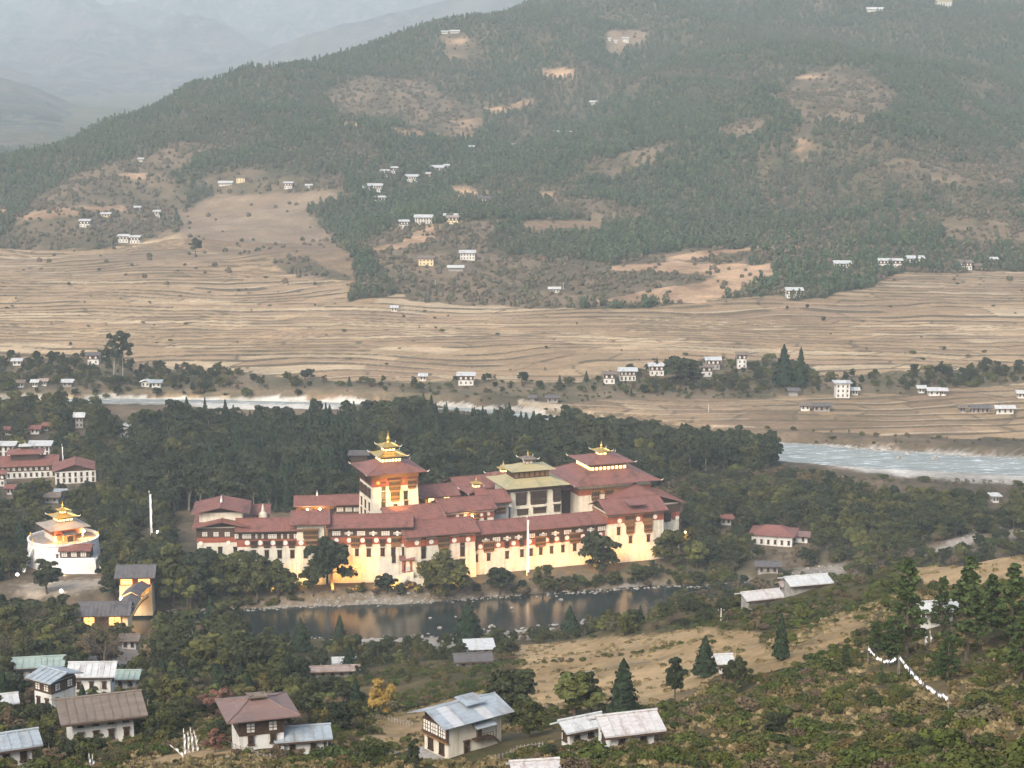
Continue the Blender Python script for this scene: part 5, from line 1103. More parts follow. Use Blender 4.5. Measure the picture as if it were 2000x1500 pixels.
NEAR = [
 (512,1462,106,'brown hip roofed farmhouse with white window panels, lower left of centre',dict(rot=18,roof='hip',rm=M_ROOFD,st=2,depth=.85,rise=1.8,hh=5.2,oh=2.4)),
 (592,1474,100,'long low house with a blue grey metal roof below the brown hip roofed one',dict(rot=12,st=1,rm=M_TIN,depth=.45,hh=3.0)),
 (85,1384,62,'white farmhouse with a pale green gable roof facing the camera, lower left',dict(rot=-35,roof='gable',rm=M_TIN,st=2,depth=1.0,hh=6.6)),
 (75,1330,96,'long green roofed house behind the white farmhouse, lower left',dict(rot=10,rm=M_TING,st=1,depth=.5,hh=4.2)),
 (180,1372,86,'tall white house with rust streaked pale roof, lower left',dict(rot=2,rm=M_TINW,st=2,depth=.55,band=False,hh=6.8,rise=2.4)),
 (235,1345,70,'pale green roofed shed right of the tall white house',dict(rot=0,rm=M_TING,st=1,depth=.5,hh=3)),
 (203,1452,134,'white house under a broad brown gable roof, lower left',dict(rot=20,rm=M_BROWNR,st=2,depth=.8,band=False,hh=5.0,rise=2.2,oh=2.4)),
 (30,1500,88,'grey metal roofed house cut off by the lower left corner',dict(rot=25,rm=M_TIN,st=1,depth=.6,hh=3.4)),
 (10,1400,46,'low pale roofed hut at the left edge behind the tall white house',dict(show=False,rot=20,rm=M_TINW,st=1)),
 (20,1372,50,'rust brown roofed shed at the left edge of the picture',dict(show=False,rot=5,rm=M_RUSTR,st=1)),
 (252,1268,36,'white building with a brown roof glimpsed below the covered bridge',dict(rot=0,rm=M_BROWNR,st=1,band=False)),
 (640,1325,120,'long ruined wall roofed with rusty sheets, left of centre',dict(rot=6,rm=M_RUSTR,wm=M_STONE,st=1,depth=.12,hh=2.6,rise=.8)),
 (548,1318,60,'short shed with broken rusty roof at the left end of the ruined wall',dict(show=False,rot=6,rm=M_RUSTR,wm=M_STONE,st=1,depth=.3,hh=2.6)),
 (672,1312,40,'white roofed shed at the right end of the ruined wall',dict(show=False,rot=6,rm=M_TINW,wm=M_STONE,st=1,depth=.3,hh=3)),
 (938,1283,54,'pale patched metal roof of the shed by the river trees, centre',dict(rot=8,rm=M_TINW,wm=M_STONE,st=1,depth=.6,hh=2.8,roof='shed')),
 (925,1306,70,'collapsed brown roofed barn in front of the pale patched shed',dict(show=False,rot=8,rm=M_SLATE,wm=M_STONE,st=1,depth=.5,hh=2.6)),
 (1235,1462,112,'house with a rusty ribbed white roof at the foot of the bushy slope',dict(rot=18,rm=M_TINR,wm=M_HWHITE,st=1,depth=.6,hh=2.8,rise=1.7)),
 (1140,1452,84,'low wing with a pale roof left of the rusty ribbed roof',dict(rot=30,rm=M_TINW,st=1,depth=.35,hh=2.8)),
 (1048,1552,80,'rust streaked white roof peeking over the bottom edge',dict(rot=10,rm=M_TINR,st=1,depth=.6,hh=2.6,z=128)),
 (1582,1152,84,'long pale metal roofed sheds beside the gravel bank',dict(rot=16,rm=M_TINW,wm=M_STONE,st=1,depth=.5,hh=1.8,win=False)),
 (1492,1180,76,'shed with a rust and white patched roof below the gravel bank',dict(rot=20,rm=M_TINR,wm=M_STONE,st=1,depth=.45,hh=1.8,win=False)),
 (1538,1158,26,'tiny rust red roofed hut between the patched sheds',dict(rot=20,rm=M_RUSTR,wm=M_STONE,st=1,hh=3)),
 (1835,1222,70,'pale metal roof glimpsed between the tall pines on the right',dict(rot=12,rm=M_TINW,st=1,depth=.4,hh=3.2)),
 (1415,1314,26,'small pale roof beside the leaning cypress on the slope',dict(rot=10,rm=M_TINW,st=1,hh=2.4)),
 (1500,1120,46,'grey roofed low shed under the trees behind the gravel bank',dict(rot=0,rm=M_SLATE,wm=M_STONE,st=1,depth=.5)),
]
for px, py, w, lab, k in NEAR:
    r_ = house(px, py, w, lab, **k)
    if px == 512: MB().box(-1.1,1.1,r_[2]/2-.7,r_[2]/2+.7,r_[3]+2.0,r_[3]+2.7).build('cupola', M_TIMB, r_[0]); roof_hip(r_[0],-1.1,1.1,r_[2]/2-.7,r_[2]/2+.7,r_[3]+2.7,.3,.5,(.6,.1),M_BROWNR,tips=False,name='cupola_roof')
# cupola on the brown hip roof
# ---- round chapel on its terrace
pc = on_plane(117, 1108, 5.0); cx, cyy = pc[0], pc[1]+8; zt = 15.5
rt = thing('round_terrace', 'round white walled terrace carrying the small gilded chapel, left', 'terrace', (cx, cyy, 5), 0)
MB().lathe([(15.6, -2), (15.2, 5), (14.6, zt-5.8), (14.6, zt-5)], 48).build('wall', M_CHAPEL, rt)
MB().lathe([(14.9, zt-5), (15.0, zt-4.0), (14.2, zt-4.0), (14.1, zt-5)], 48, close=False).build('parapet', M_CHAPEL, rt)
MB().lathe([(14.05, zt-4.99), (.01, zt-4.98)], 48, close=False).build('floor', M_PAVE, rt)
MB().slab([(-10.8,-11.5,9.4),(-10.2,-12,9.4),(-13.6,-18,-1),(-14.4,-17.6,-1)], 1.2).build('buttress', M_CHAPEL, rt)
for i in range(7): s_ = finial_mesh(1.6, .5); part('stupa_finial', s_, rt, (math.cos(.3+i*.9)*14.5, math.sin(.3+i*.9)*14.5, zt-4.0))
chp = thing('chapel', 'square orange lit chapel with a wide grey roof and gilded lantern on the round terrace', 'temple', (cx, cyy+1, zt-.0), math.radians(33))
MB().box(-6.2, 6.2, -6.2, 6.2, -.2, 2.6).build('wall', M_WHITE, chp); MB().box(-6.3, 6.3, -6.3, 6.3, 2.6, 5.2).build('frieze', M_KHEM, chp)
M_CHR = roofmat('lantern_lit_brown_roof', (.26,.21,.17), (.36,.30,.25)); roof_hip(chp, -6.3, 6.3, -6.3, 6.3, 5.6, 2.2, 2.6, (3, 3), M_CHR, tips=False)  # pale tone puts the lantern's light into the chapel roof colour
MB().box(-2, 2, -7.9, -6.2, 0, 3.2).build('porch', M_TRIM, chp); MB().box(-1.2, 1.2, -8.0, -7.9, 0, 2.4).build('door', M_PANE, chp); MB().slab([(-3,-9,3.2),(3,-9,3.2),(3,-6.2,4.2),(-3,-6.2,4.2)], .15).build('porch_roof', M_SLATE, chp)
for y in (-4, -.5, 3.5): put(m_bay(2.4, 2.6, M_TRIM, 1), chp, 6.3, y, .6, math.pi/2)
for x in (-4.4, 4.4): put(m_bay(2.0, 2.6, M_TRIM, 1), chp, x, -6.3, .6)
z = lantern(chp, 0, 0, 7.8, 1, [(3.2, 1.9, 5.0, 1.3), (1.1, 1.2, 2.3, .9)]); part('finial', finial_mesh(3.4, .6), chp, (0, 0, z))
an = thing('gate_annex', 'white gate building with a timber gallery leaning on the round terrace', 'building', (cx+8, cyy-12, 5), math.radians(2))
walls(an, -8.2, 9.2, -6.5, 4, -2, 5.6, .05, mat=M_CHAPEL); MB().box(-5.6, 6.4, -4.4, 4, 5.6, 9.4).build('gallery', M_TIMB, an); MB().box(-8.4, 8.6, -5.6, -5.2, 5.6, 6.6).build('parapet', M_CHAPEL, an)
for x in (-4, 0, 3.9): put(m_panelwin(2.2, 1.9), an, x, -4.41, 6.9)
MB().box(-8.0, -5.7, -4.9, 0, 5.6, 8.6).build('turret', M_CHAPEL, an); put(m_slit(.8, 1.6), an, -6.9, -4.9, 6.4)
roof_gable(an, -5.6, 6.4, -4.4, 3, 9.7, 1.6, .8, 1.0)
KEEP.append((cx, cyy, 17)); KEEP.append((cx+8, cyy-14, 13)); SHOW.append((44, 1005, 195, 1128, cyy-18))
lamp_light((cx+11.5, cyy-1, zt+3), 2200, AMBER, .4); lamp_light((cx-1, cyy-9.5, zt+2), 1300, ORANGE, .4); lamp_light((cx+5, cyy-10, zt+1.5), 1500, AMBER, .4)
lamp_light((cx+2, cyy-7, zt+13), 1600, AMBER, .4)
lp = thing('wall_lamp', 'bright amber lamp on the right corner of the gilded chapel', 'lamp', (cx+9.0, cyy-1.5, zt+3.6)); MB().lathe([(.1,-.6),(.6,-.3),(.6,.3),(.1,.6)], 10).build('bulb', M_LAMP, lp)
for i in range(5): a = -2.3+i*.5; lamp_light((cx+math.cos(a)*19, cyy-3+math.sin(a)*19, 5.5), 150, (1,.8,.6), .4)
# ---- covered bridge
pb = on_depth(203, 1225, 684); by0 = pb[1]; bx0 = pb[0]
gt = thing('bridge_gatehouse', 'lower gatehouse of the covered bridge with two glowing orange openings under a grey roof', 'gatehouse', (bx0, by0, 6.3), math.radians(3))
walls(gt, -8.2, 8.2, 0, 9, -7, 7.2, mat=M_TIMB)
for x, w_ in ((-5.3, 4.3), (4.2, 4.6)):
    MB().box(x-w_/2, x+w_/2, -.5, .3, 2.4, 7.0).build('lit_wall', M_CREAM, gt); o = MB().box(x-w_/2+.4, x+w_/2-.4, -.56, -.5, 3.6, 6.6).build('lit_opening', M_LITO, gt)
    g = MB(); g.box(x-.12, x+.12, -.64, -.57, 3.6, 6.6); g.box(x-w_/2+.4, x+w_/2-.4, -.64, -.575, 5.0, 5.2); g.build('mullion', M_TIMB, o)
MB().box(7.0, 9.0, -.8, 9, -5, 7.0).build('pier', M_CREAM, gt)
roof_gable(gt, -8.6, 8.6, -.5, 10, 7.6, 3.4, 1.4, 1.6, M_SLATE)
pt = on_plane(266, 1188, 4.0)
tw = thing('bridge_tower', 'orange lit bridge tower with a dark shingle roof at the fortress end', 'tower', (pt[0], pt[1], 4), math.radians(4))
walls(tw, -6.2, 6.2, 0, 10, -3, 9.4, .02, mat=M_CREAM); MB().box(-6.0, 6.0, -.12, 10.1, 9.4, 12.2).build('frieze', M_KHEM, tw)
for x in (-3.4, 3.4): MB().box(x-2.2, x+2.2, -.2, -.12, 9.8, 11.8).build('lit_opening', M_LITO, tw)
roof_gable(tw, -6.2, 6.2, 0, 10, 13.0, 3.2, 1.7, 2.0, M_SLATE)
br = thing('covered_bridge', 'long covered timber bridge with a grey shingle roof and glowing railings', 'bridge', (0, 0, 0))
A_ = Vector((bx0+5.5, by0+8.5, 8.6)); B2 = Vector((pt[0]+2.6, pt[1]-.3, 9.2)); dv = B2-A_; side = Vector((dv.y, -dv.x, 0)).normalized()
def brd(t, s, z): p = A_+dv*t+side*s; return (p.x, p.y, p.z+z+1.6*math.sin(math.pi*t))
k = MB(); n = 16
for i in range(n): k.slab([brd(i/n,-2.6,0),brd(i/n,2.6,0),brd((i+1)/n,2.6,0),brd((i+1)/n,-2.6,0)][::-1], .6)
k.build('deck', M_TIMB, br)
for i in range(n+1):
    for s_ in (2.5,): k = MB(); k.tube([brd(i/n,s_,0),brd(i/n,s_,3.1)], .13, 4); k.build('post', M_CREAM, br)
k = MB()
for i in range(n): k.slab([brd(i/n,2.55,1.3),brd(i/n,2.65,1.3),brd((i+1)/n,2.65,1.3),brd((i+1)/n,2.55,1.3)][::-1], 1.1)
k.build('railing', M_CREAM, br)
for u0, u1, dz, nm in ((.0, .45, 0, 'roof'), (.4, 1.0, 1.2, 'upper_roof')):
    k = MB()
    for i in range(8):
        a_, b_ = u0+(u1-u0)*i/8, u0+(u1-u0)*(i+1)/8
        k.slab([brd(a_,-3.6,3.1+dz),brd(b_,-3.6,3.1+dz),brd(b_,0,5.0+dz),brd(a_,0,5.0+dz)][::-1], .2); k.slab([brd(a_,0,5.0+dz),brd(b_,0,5.0+dz),brd(b_,3.6,3.1+dz),brd(a_,3.6,3.1+dz)][::-1], .2)
    k.build(nm, M_SLATE, br)
for i in range(4): p = Vector(brd((i+.5)/4, 0, 2.7)); lamp_light(p, 220, AMBER, .2)
for i in (1, 2, 3): p = Vector(brd(i/4, 5.5, -1.0)); lamp_light(p, 120, AMBER, .2)
lamp_light((pt[0]-2, pt[1]-5, 6), 800, ORANGE, .3); lamp_light((pt[0]+3.5, pt[1]-5, 10), 500, ORANGE, .3)
lamp_light((bx0-5, by0-3, 8.5), 400, ORANGE, .3); lamp_light((bx0+5, by0-3, 8.5), 400, ORANGE, .3)
KEEP.append((bx0, by0+4, 11)); KEEP.append((bx0+6, by0+22, 7)); KEEP.append((bx0+8, by0+34, 7)); KEEP.append((pt[0], pt[1]+4, 10)); SHOW.append((160, 1108, 302, 1212, by0-1)); SHOW.append((240, 1108, 302, 1190, pt[1]))
for px, py, zz, lab in ((34,1123,6,'round white lamp left of the round terrace'),(92,1142,5,'small white lamp in front of the dark tree by the terrace'),(120,1163,4,'round white lamp on the forecourt path'),(308,1039,9,'round white lamp at the foot of the tall flagpole'),(236,1169,9,'white lamp on the bridge roof')):
    p = on_plane(px, py, zz); t = thing('lamp_post', lab, 'lamp post', (p[0], p[1], gz(p[0], p[1]))); h = zz-gz(p[0], p[1])
    MB().tube([(0,0,-.5),(0,0,max(.5, h))], .09, 6).build('pole', M_IRON, t); MB().lathe([(.1,-.6),(.55,-.35),(.62,0),(.5,.4),(.1,.6)], 10).build('globe', M_LAMPW, t, loc=(0, 0, max(.5, h)), smooth=True)

for u in np.linspace(0, 1, 8):
    SHOW.append((1692+64*u, 1262+20*u+60*u*(1-u), 1700+64*u, 1276+20*u+60*u*(1-u), 330)); SHOW.append((1754+96*u, 1284+78*u+20*u*(1-u), 1764+96*u, 1296+78*u+20*u*(1-u), 300))

SHOW.append((284, 955, 304, 1046, 840)); SHOW.append((352, 1425, 392, 1474, 420)); SHOW.append((250, 1478, 520, 1500, 345)); SHOW.append((1796, 1236, 1826, 1264, 400)); SHOW.append((1018, 1005, 1036, 1120, 790))
SHOW.append((500, 1194, 650, 1226, 742))
# ============================================================ PLANTS
def leafmat(name, stops, rough=.75):
    m, nt, b = new_mat(name); oi = nt.nodes.new('ShaderNodeObjectInfo'); a = nt.nodes.new('ShaderNodeAttribute'); a.attribute_name = 'tone'
    c = ramp(nt, oi.outputs['Random'], [(i/(len(stops)-1), s) for i, s in enumerate(stops)])
    mu = nt.nodes.new('ShaderNodeVectorMath'); mu.operation = 'SCALE'; nt.links.new(c, mu.inputs[0]); nt.links.new(a.outputs['Fac'], mu.inputs['Scale'])
    nt.links.new(mu.outputs[0], b.inputs['Base Color']); b.inputs['Roughness'].default_value = rough; b.inputs['Specular IOR Level'].default_value = .12; return m
L_BROAD = leafmat('leaf_broad', [(0.0381,0.0429,0.0143),(0.0600,0.0612,0.0167),(0.0320,0.0374,0.0143),(0.0781,0.0730,0.0206),(0.0500,0.0511,0.0158),(0.0400,0.0456,0.0174),(0.0900,0.0730,0.0238)])
L_DARK = leafmat('leaf_dark', [(0.0250,0.0307,0.0144),(0.0365,0.0416,0.0177),(0.0211,0.0281,0.0137),(0.0422,0.0452,0.0192)])
L_CON = leafmat('leaf_conifer', [(0.0211,0.0334,0.0169),(0.0317,0.0458,0.0216),(0.0176,0.0290,0.0154),(0.0264,0.0405,0.0185)])
L_PINE = leafmat('leaf_pine', [(0.0342,0.0522,0.0165),(0.0495,0.0675,0.0210),(0.0270,0.0432,0.0150)])
L_BROWN = leafmat('leaf_brown', [(0.1070,0.0766,0.0432),(0.0868,0.0632,0.0403),(0.1326,0.0970,0.0528),(0.0918,0.0816,0.0432)])
L_BUSH = leafmat('leaf_bush', [(0.0380,0.0513,0.0127),(0.0551,0.0684,0.0153),(0.0760,0.0798,0.0187),(0.0323,0.0437,0.0127),(0.0836,0.0741,0.0221),(0.0494,0.0608,0.0153),(0.1092,0.0741,0.0306)])
L_HILL = leafmat('leaf_hill', [(.028,.052,.026),(.052,.078,.034),(.036,.058,.030),(.080,.092,.046),(.020,.040,.024)], .9)
def patchy(m, brown, amt=.75):
    nt = m.node_tree; b = [n for n in nt.nodes if n.type == 'BSDF_PRINCIPLED'][0]; src = b.inputs['Base Color'].links[0].from_socket; g = nt.nodes.new('ShaderNodeNewGeometry')
    f = ramp(nt, noise(nt, .006, 4, vec=g.outputs['Position']), [(.47, (0, 0, 0)), (.60, (amt,)*3)]); nt.links.new(mixc(nt, f, src, brown), b.inputs['Base Color'])
patchy(L_HILL, (.078,.076,.050), .45); L_SCRUB = leafmat('leaf_scrub', [(.095,.082,.052),(.070,.075,.042),(.13,.095,.066),(.080,.076,.052)], .9)
L_ORANGE = leafmat('leaf_orange', [(.27,.175,.045),(.27,.175,.045)])
L_RED = leafmat('leaf_red', [(.12,.062,.045),(.14,.07,.048)])
L_YG = leafmat('leaf_yellowgreen', [(.12,.115,.032),(.10,.11,.034)])
L_GRASS = leafmat('leaf_grass', [(.20,.15,.075),(.15,.12,.055),(.25,.19,.10),(.09,.085,.034)], .9)
def leaves(C, N, Sz, T, mat, name, asp=1.0):
    n = len(C); r = rng.normal(size=(n, 3)); N = N/np.linalg.norm(N, axis=1)[:, None]
    U = np.cross(N, r); U /= np.linalg.norm(U, axis=1)[:, None]; V = np.cross(N, U); s = Sz[:, None]
    P = np.stack([C-U*s-V*s*asp*.6, C+U*s*.9-V*s*asp*.7, C+U*s*.7+V*s*asp, C-U*s*.8+V*s*asp*.8], 1).reshape(-1, 3)
    me = bpy.data.meshes.new(name); me.vertices.add(n*4); me.vertices.foreach_set('co', P.astype(np.float32).ravel())
    me.loops.add(n*4); me.loops.foreach_set('vertex_index', np.arange(n*4, dtype=np.int32)); me.polygons.add(n)
    me.polygons.foreach_set('loop_start', np.arange(n, dtype=np.int32)*4); me.polygons.foreach_set('loop_total', np.full(n, 4, np.int32)); me.update()
    at = me.attributes.new('tone', 'FLOAT', 'POINT'); at.data.foreach_set('value', np.repeat(T, 4).astype(np.float32)); me.materials.append(mat); return me
def rdir(n): d = rng.normal(size=(n, 3)); return d/np.linalg.norm(d, axis=1)[:, None]
def clumps(cs, rs, per, size, flat=.75, up=.5):
    C = []; N = []; T = []; S_ = []
    for c, r in zip(cs, rs):
        d = rdir(per); d[:, 2] = np.where(d[:, 2] < -.35, -d[:, 2], d[:, 2]); k = r*(.55+.5*rng.random(per))[:, None]
        C.append(np.array(c)+d*k*np.array([1, 1, flat])); N.append(d*.7+rdir(per)*.75+[0, 0, up]); t = .70+.62*rng.random()
        T.append(t*(.8+.4*rng.random(per))); S_.append(size*(.6+.8*rng.random(per)))
    return np.concatenate(C), np.concatenate(N), np.concatenate(S_), np.concatenate(T)
def trunk_mesh(h, r, limbs, mat, lean=.3, seed=0, z0=-1.0):
    k = MB(); q = random.Random(seed); tx, ty = q.uniform(-lean, lean), q.uniform(-lean, lean)
    k.tube([(0,0,z0),(0,0,0),(tx*.5,ty*.4,h*.5),(tx,ty,h)], [r*1.4,r*1.15,r*.8,r*.4], 6)
    for c in limbs:
        z = h*q.uniform(.45, .95); f = z/h; b = Vector((tx*f, ty*f, z)); e = Vector(c); m = (b+e)/2+Vector((0, 0, .3)); k.tube([b, m, e], [r*.45, r*.3, r*.1], 4)
    return k.mesh('trunk', mat)
def P_broad(seed, R=4.0, H=10., K=22, per=110, size=.31, mat=None, low=.08, zs=.72, bark=None, gap=.0):
    q = random.Random(seed); cs = []; rs = []; zc = H*(low+1)/2+.2; rz = (H-zc)*.95
    for i in range(K):
        d = Vector((q.gauss(0,1), q.gauss(0,1), q.gauss(.25,.9))).normalized(); f = q.uniform(.35, 1.08)
        cs.append((d.x*R*f, d.y*R*f, zc+d.z*rz*f-.3)); rs.append(R*q.uniform(.20, .43)*(1-gap))
    C, N, S_, T = clumps(cs, rs, per, size, zs); tr = trunk_mesh(H*.62, R*.075, cs[::2], bark or M_BARK, .6, seed)
    return ('broadleaf', leaves(C, N, S_, T, mat or L_BROAD, 'crown'), tr)
def P_cone(seed, R=2.3, H=10., n=2100, size=.27, mat=None, base=.7, pw=.85, lay=7):
    z = base+(H-base)*(rng.random(n)**1.35); f = 1-(z-base)/(H-base); prof = R*(f**pw)*(.72+.38*np.abs(np.sin(z*lay/H*math.pi+rng.random()*3)))
    prof = prof*np.minimum(1, (z-base+.4)/1.2); a = rng.random(n)*2*math.pi; bumps = 1+.22*np.sin(a*5+z*1.7+seed)+.15*np.sin(a*9-z*2.3); rr = prof*bumps*(.55+.5*rng.random(n)**.5)
    C = np.stack([rr*np.cos(a), rr*np.sin(a), z-rr*.12], 1); N = np.stack([np.cos(a), np.sin(a), np.full(n, .35)], 1)+rdir(n)*.6
    t = .72+.55*vnoise(a*1.6+seed, z*1.3, seed)*1.0; T = t*(.8+.35*rng.random(n)); S_ = size*(.6+.8*rng.random(n))*(.6+.6*f)
    return ('conifer', leaves(C, N, S_, T, mat or L_CON, 'crown'), trunk_mesh(H*.8, .2, [], M_BARK, .05, seed))
def P_pine(seed, H=12., mat=None):
    q = random.Random(seed); cs = []; rs = []; limbs = []
    z = H*.18
    while z < H:
        f = 1-(z/H); L = 2.6*(f**.75)*q.uniform(.6, 1.15)+.3
        for i in range(q.randint(4, 6)):
            a = q.uniform(0, 6.28)
            for u in (.5, .78, 1.0):
                cs.append((math.cos(a)*L*u, math.sin(a)*L*u, z+L*u*.30+q.uniform(-.2, .2))); rs.append(q.uniform(.34, .58)*(.6+.5*f))
            limbs.append(cs[-1])
        z += q.uniform(.55, .85)
    C, N, S_, T = clumps(cs, rs, 17, .20, .8, .8); k = MB(); k.tube([(0,0,-1),(0,0,H*.5),(q.uniform(-.2,.2),0,H)], [.28,.2,.05], 6)
    for c in limbs: k.tube([(0,0,max(.5, c[2]-1.1)),c], [.07,.03], 3, cap=False)
    return ('pine', leaves(C, N, S_, T, mat or L_PINE, 'crown', .8), k.mesh('trunk', M_BARK))
def P_bare(seed, H=8., R=3.2, mat=None, leafn=500, bark=None):
    q = random.Random(seed); k = MB(); k.tube([(0,0,-1),(0,0,H*.25),(.2,.1,H*.45)], [.26,.22,.17], 6); tips = []
    def limb(p, d, L, r, dep):
        e = p+d*L; m = p+d*L*.5+Vector((q.uniform(-.2,.2), q.uniform(-.2,.2), .1)); k.tube([p, m, e], [r, r*.7, r*.35], 3 if dep > 1 else 4, cap=False)
        if dep >= 3: tips.append(e); return
        for i in range(3 if dep else 4):
            nd = (d+Vector((q.gauss(0,.55), q.gauss(0,.55), q.gauss(.12,.35)))).normalized(); limb(e if i else m, nd, L*q.uniform(.55,.8), r*.5, dep+1)
    for i in range(5): a = i*1.256+q.uniform(-.3,.3); limb(Vector((.15,.1,H*q.uniform(.25,.45))), Vector((math.cos(a)*.7, math.sin(a)*.7, q.uniform(.5,1.3))).normalized(), H*.24, .11, 0)
    T_ = np.array([tuple(t) for t in tips]); i = rng.integers(0, len(T_), leafn); C = T_[i]+rng.normal(size=(leafn, 3))*.45
    return ('bare', leaves(C, rdir(leafn), .13*(.5+rng.random(leafn)), .7+.6*rng.random(leafn), mat or L_BROWN, 'crown', .5), k.mesh('trunk', bark or M_BARK))
def P_bush(seed, R=1.5, H=1.7, K=9, per=75, size=.13, mat=None):
    q = random.Random(seed); cs = []; rs = []
    for i in range(K):
        a = q.uniform(0, 6.28); f = q.uniform(.1, .8); cs.append((math.cos(a)*R*f, math.sin(a)*R*f, H*(.35+.35*(1-f)*q.random()+.1*q.random()))); rs.append(R*q.uniform(.35, .55))
    C, N, S_, T = clumps(cs, rs, per, size, .8, .5); C[:, 2] = np.maximum(C[:, 2], -.1); return ('bush', leaves(C, N, S_, T, mat or L_BUSH, 'foliage'), None)
def P_low(seed, H=10., R=2.8, n=64, conic=True, mat=None):
    z = (.12+.88*rng.random(n)); a = rng.random(n)*6.283
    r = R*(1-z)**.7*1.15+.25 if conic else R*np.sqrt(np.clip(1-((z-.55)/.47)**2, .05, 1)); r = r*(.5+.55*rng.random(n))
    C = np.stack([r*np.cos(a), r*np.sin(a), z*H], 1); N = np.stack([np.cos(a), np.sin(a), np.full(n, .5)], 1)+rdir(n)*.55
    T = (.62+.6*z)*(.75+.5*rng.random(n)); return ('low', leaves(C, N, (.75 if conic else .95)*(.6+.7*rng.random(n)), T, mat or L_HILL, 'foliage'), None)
def P_tuft(seed, mat=None):
    n = 40; a = rng.random(n)*6.28; r = rng.random(n)**.5*.8; C = np.stack([r*np.cos(a), r*np.sin(a), .1+.25*rng.random(n)], 1)
    N = np.stack([np.cos(a), np.sin(a), .2+0*a], 1)+rdir(n)*.3; return ('tuft', leaves(C, N, .17*(.6+rng.random(n)), .7+.6*rng.random(n), mat or L_GRASS, 'foliage', 1.6), None)
PR = {
 'broad': [P_broad(i, R=q, K=k, zs=z) for i, (q, k, z) in enumerate([(4.2,30,.72),(3.4,26,.95),(4.8,34,.65),(3.0,24,1.0),(4.0,28,.8)])],
 'dark': [P_broad(20+i, R=q, K=k, mat=L_DARK, low=.1) for i, (q, k) in enumerate([(4.0,38),(3.2,32),(4.5,44),(3.7,36)])],
 'tall': [P_broad(30+i, R=2.5, K=20, H=12., low=.3, zs=1.0, mat=L_DARK, bark=M_BARKP, gap=.1, per=90) for i in range(4)],
 'cypress': [P_cone(40+i, R=q, pw=p_) for i, (q, p_) in enumerate([(2.2,.8),(1.9,.7),(2.5,.9),(2.1,.65)])],
 'conifer': [P_cone(50+i, R=q, H=13., n=1700, size=.34, pw=.95) for i, q in enumerate([3.0,2.6,3.3,2.8])],
 'pine': [P_pine(60+i) for i in range(4)],
 'bare': [P_bare(70+i) for i in range(3)],
 'brown': [P_broad(80+i, R=3.0, H=7., K=16, mat=L_BROWN, low=.1, gap=.1, size=.24) for i in range(3)],
 'yg': [P_broad(85+i, R=3.4, H=8., K=28, mat=L_YG, low=.1, size=.28, per=190) for i in range(2)],
 'bush': [P_bush(90+i, R=q) for i, q in enumerate([1.5,1.2,1.8,1.4])] + [P_bush(96, R=1.3), P_bush(97, R=1.7), P_bush(95, mat=L_BROWN)],
 'low': [P_low(100+i, H=q, R=r) for i, (q, r) in enumerate([(10,2.6),(12,2.3),(9,2.9)])] + [P_low(104+i, H=8, R=3.1, conic=False) for i in range(3)],
 'lowscrub': [P_low(110+i, H=3.2, R=2.4, n=40, conic=False, mat=L_SCRUB) for i in range(3)],
 'tuft': [P_tuft(120+i) for i in range(3)],
}
NOMH = {'broad':10,'dark':10,'tall':12,'cypress':10,'conifer':13,'pine':12,'bare':8,'brown':7,'yg':8,'bush':2.2,'low':10,'lowscrub':3.2,'tuft':.5}
# prototypes for the masses live in collections outside the scene; crown and trunk joined
def joined(p):
    if p[2] is None: return p[1]
    a, b = p[1], p[2]; va = np.empty(len(a.vertices)*3, np.float32); a.vertices.foreach_get('co', va); vb = np.empty(len(b.vertices)*3, np.float32); b.vertices.foreach_get('co', vb)
    me = bpy.data.meshes.new('tree'); na = len(a.vertices); fb = [tuple(na+i for i in f.vertices) for f in b.polygons]; fa = np.arange(na).reshape(-1, 4).tolist()
    me.from_pydata(np.concatenate([va, vb]).reshape(-1, 3).tolist(), [], fa+fb); t = np.ones(len(me.vertices), np.float32); ta = np.empty(na, np.float32); a.attributes['tone'].data.foreach_get('value', ta); t[:na] = ta
    at = me.attributes.new('tone', 'FLOAT', 'POINT'); at.data.foreach_set('value', t); me.materials.append(a.materials[0]); me.materials.append(b.materials[0])
    me.polygons.foreach_set('material_index', [0]*len(fa)+[1]*len(fb)); me.update(); return me
PCOL = {}
def pcol(kinds):
    key = '+'.join(kinds)
    if key not in PCOL:
        c = bpy.data.collections.new('prototypes'); lst = []
        for k in kinds:
            for p in PR[k]: lst.append((k, joined(p)))
        for i, (k, me) in enumerate(lst): o = bpy.data.objects.new('p%03d' % i, me); c.objects.link(o)
        PCOL[key] = (c, [k for k, _ in lst])
    return PCOL[key]
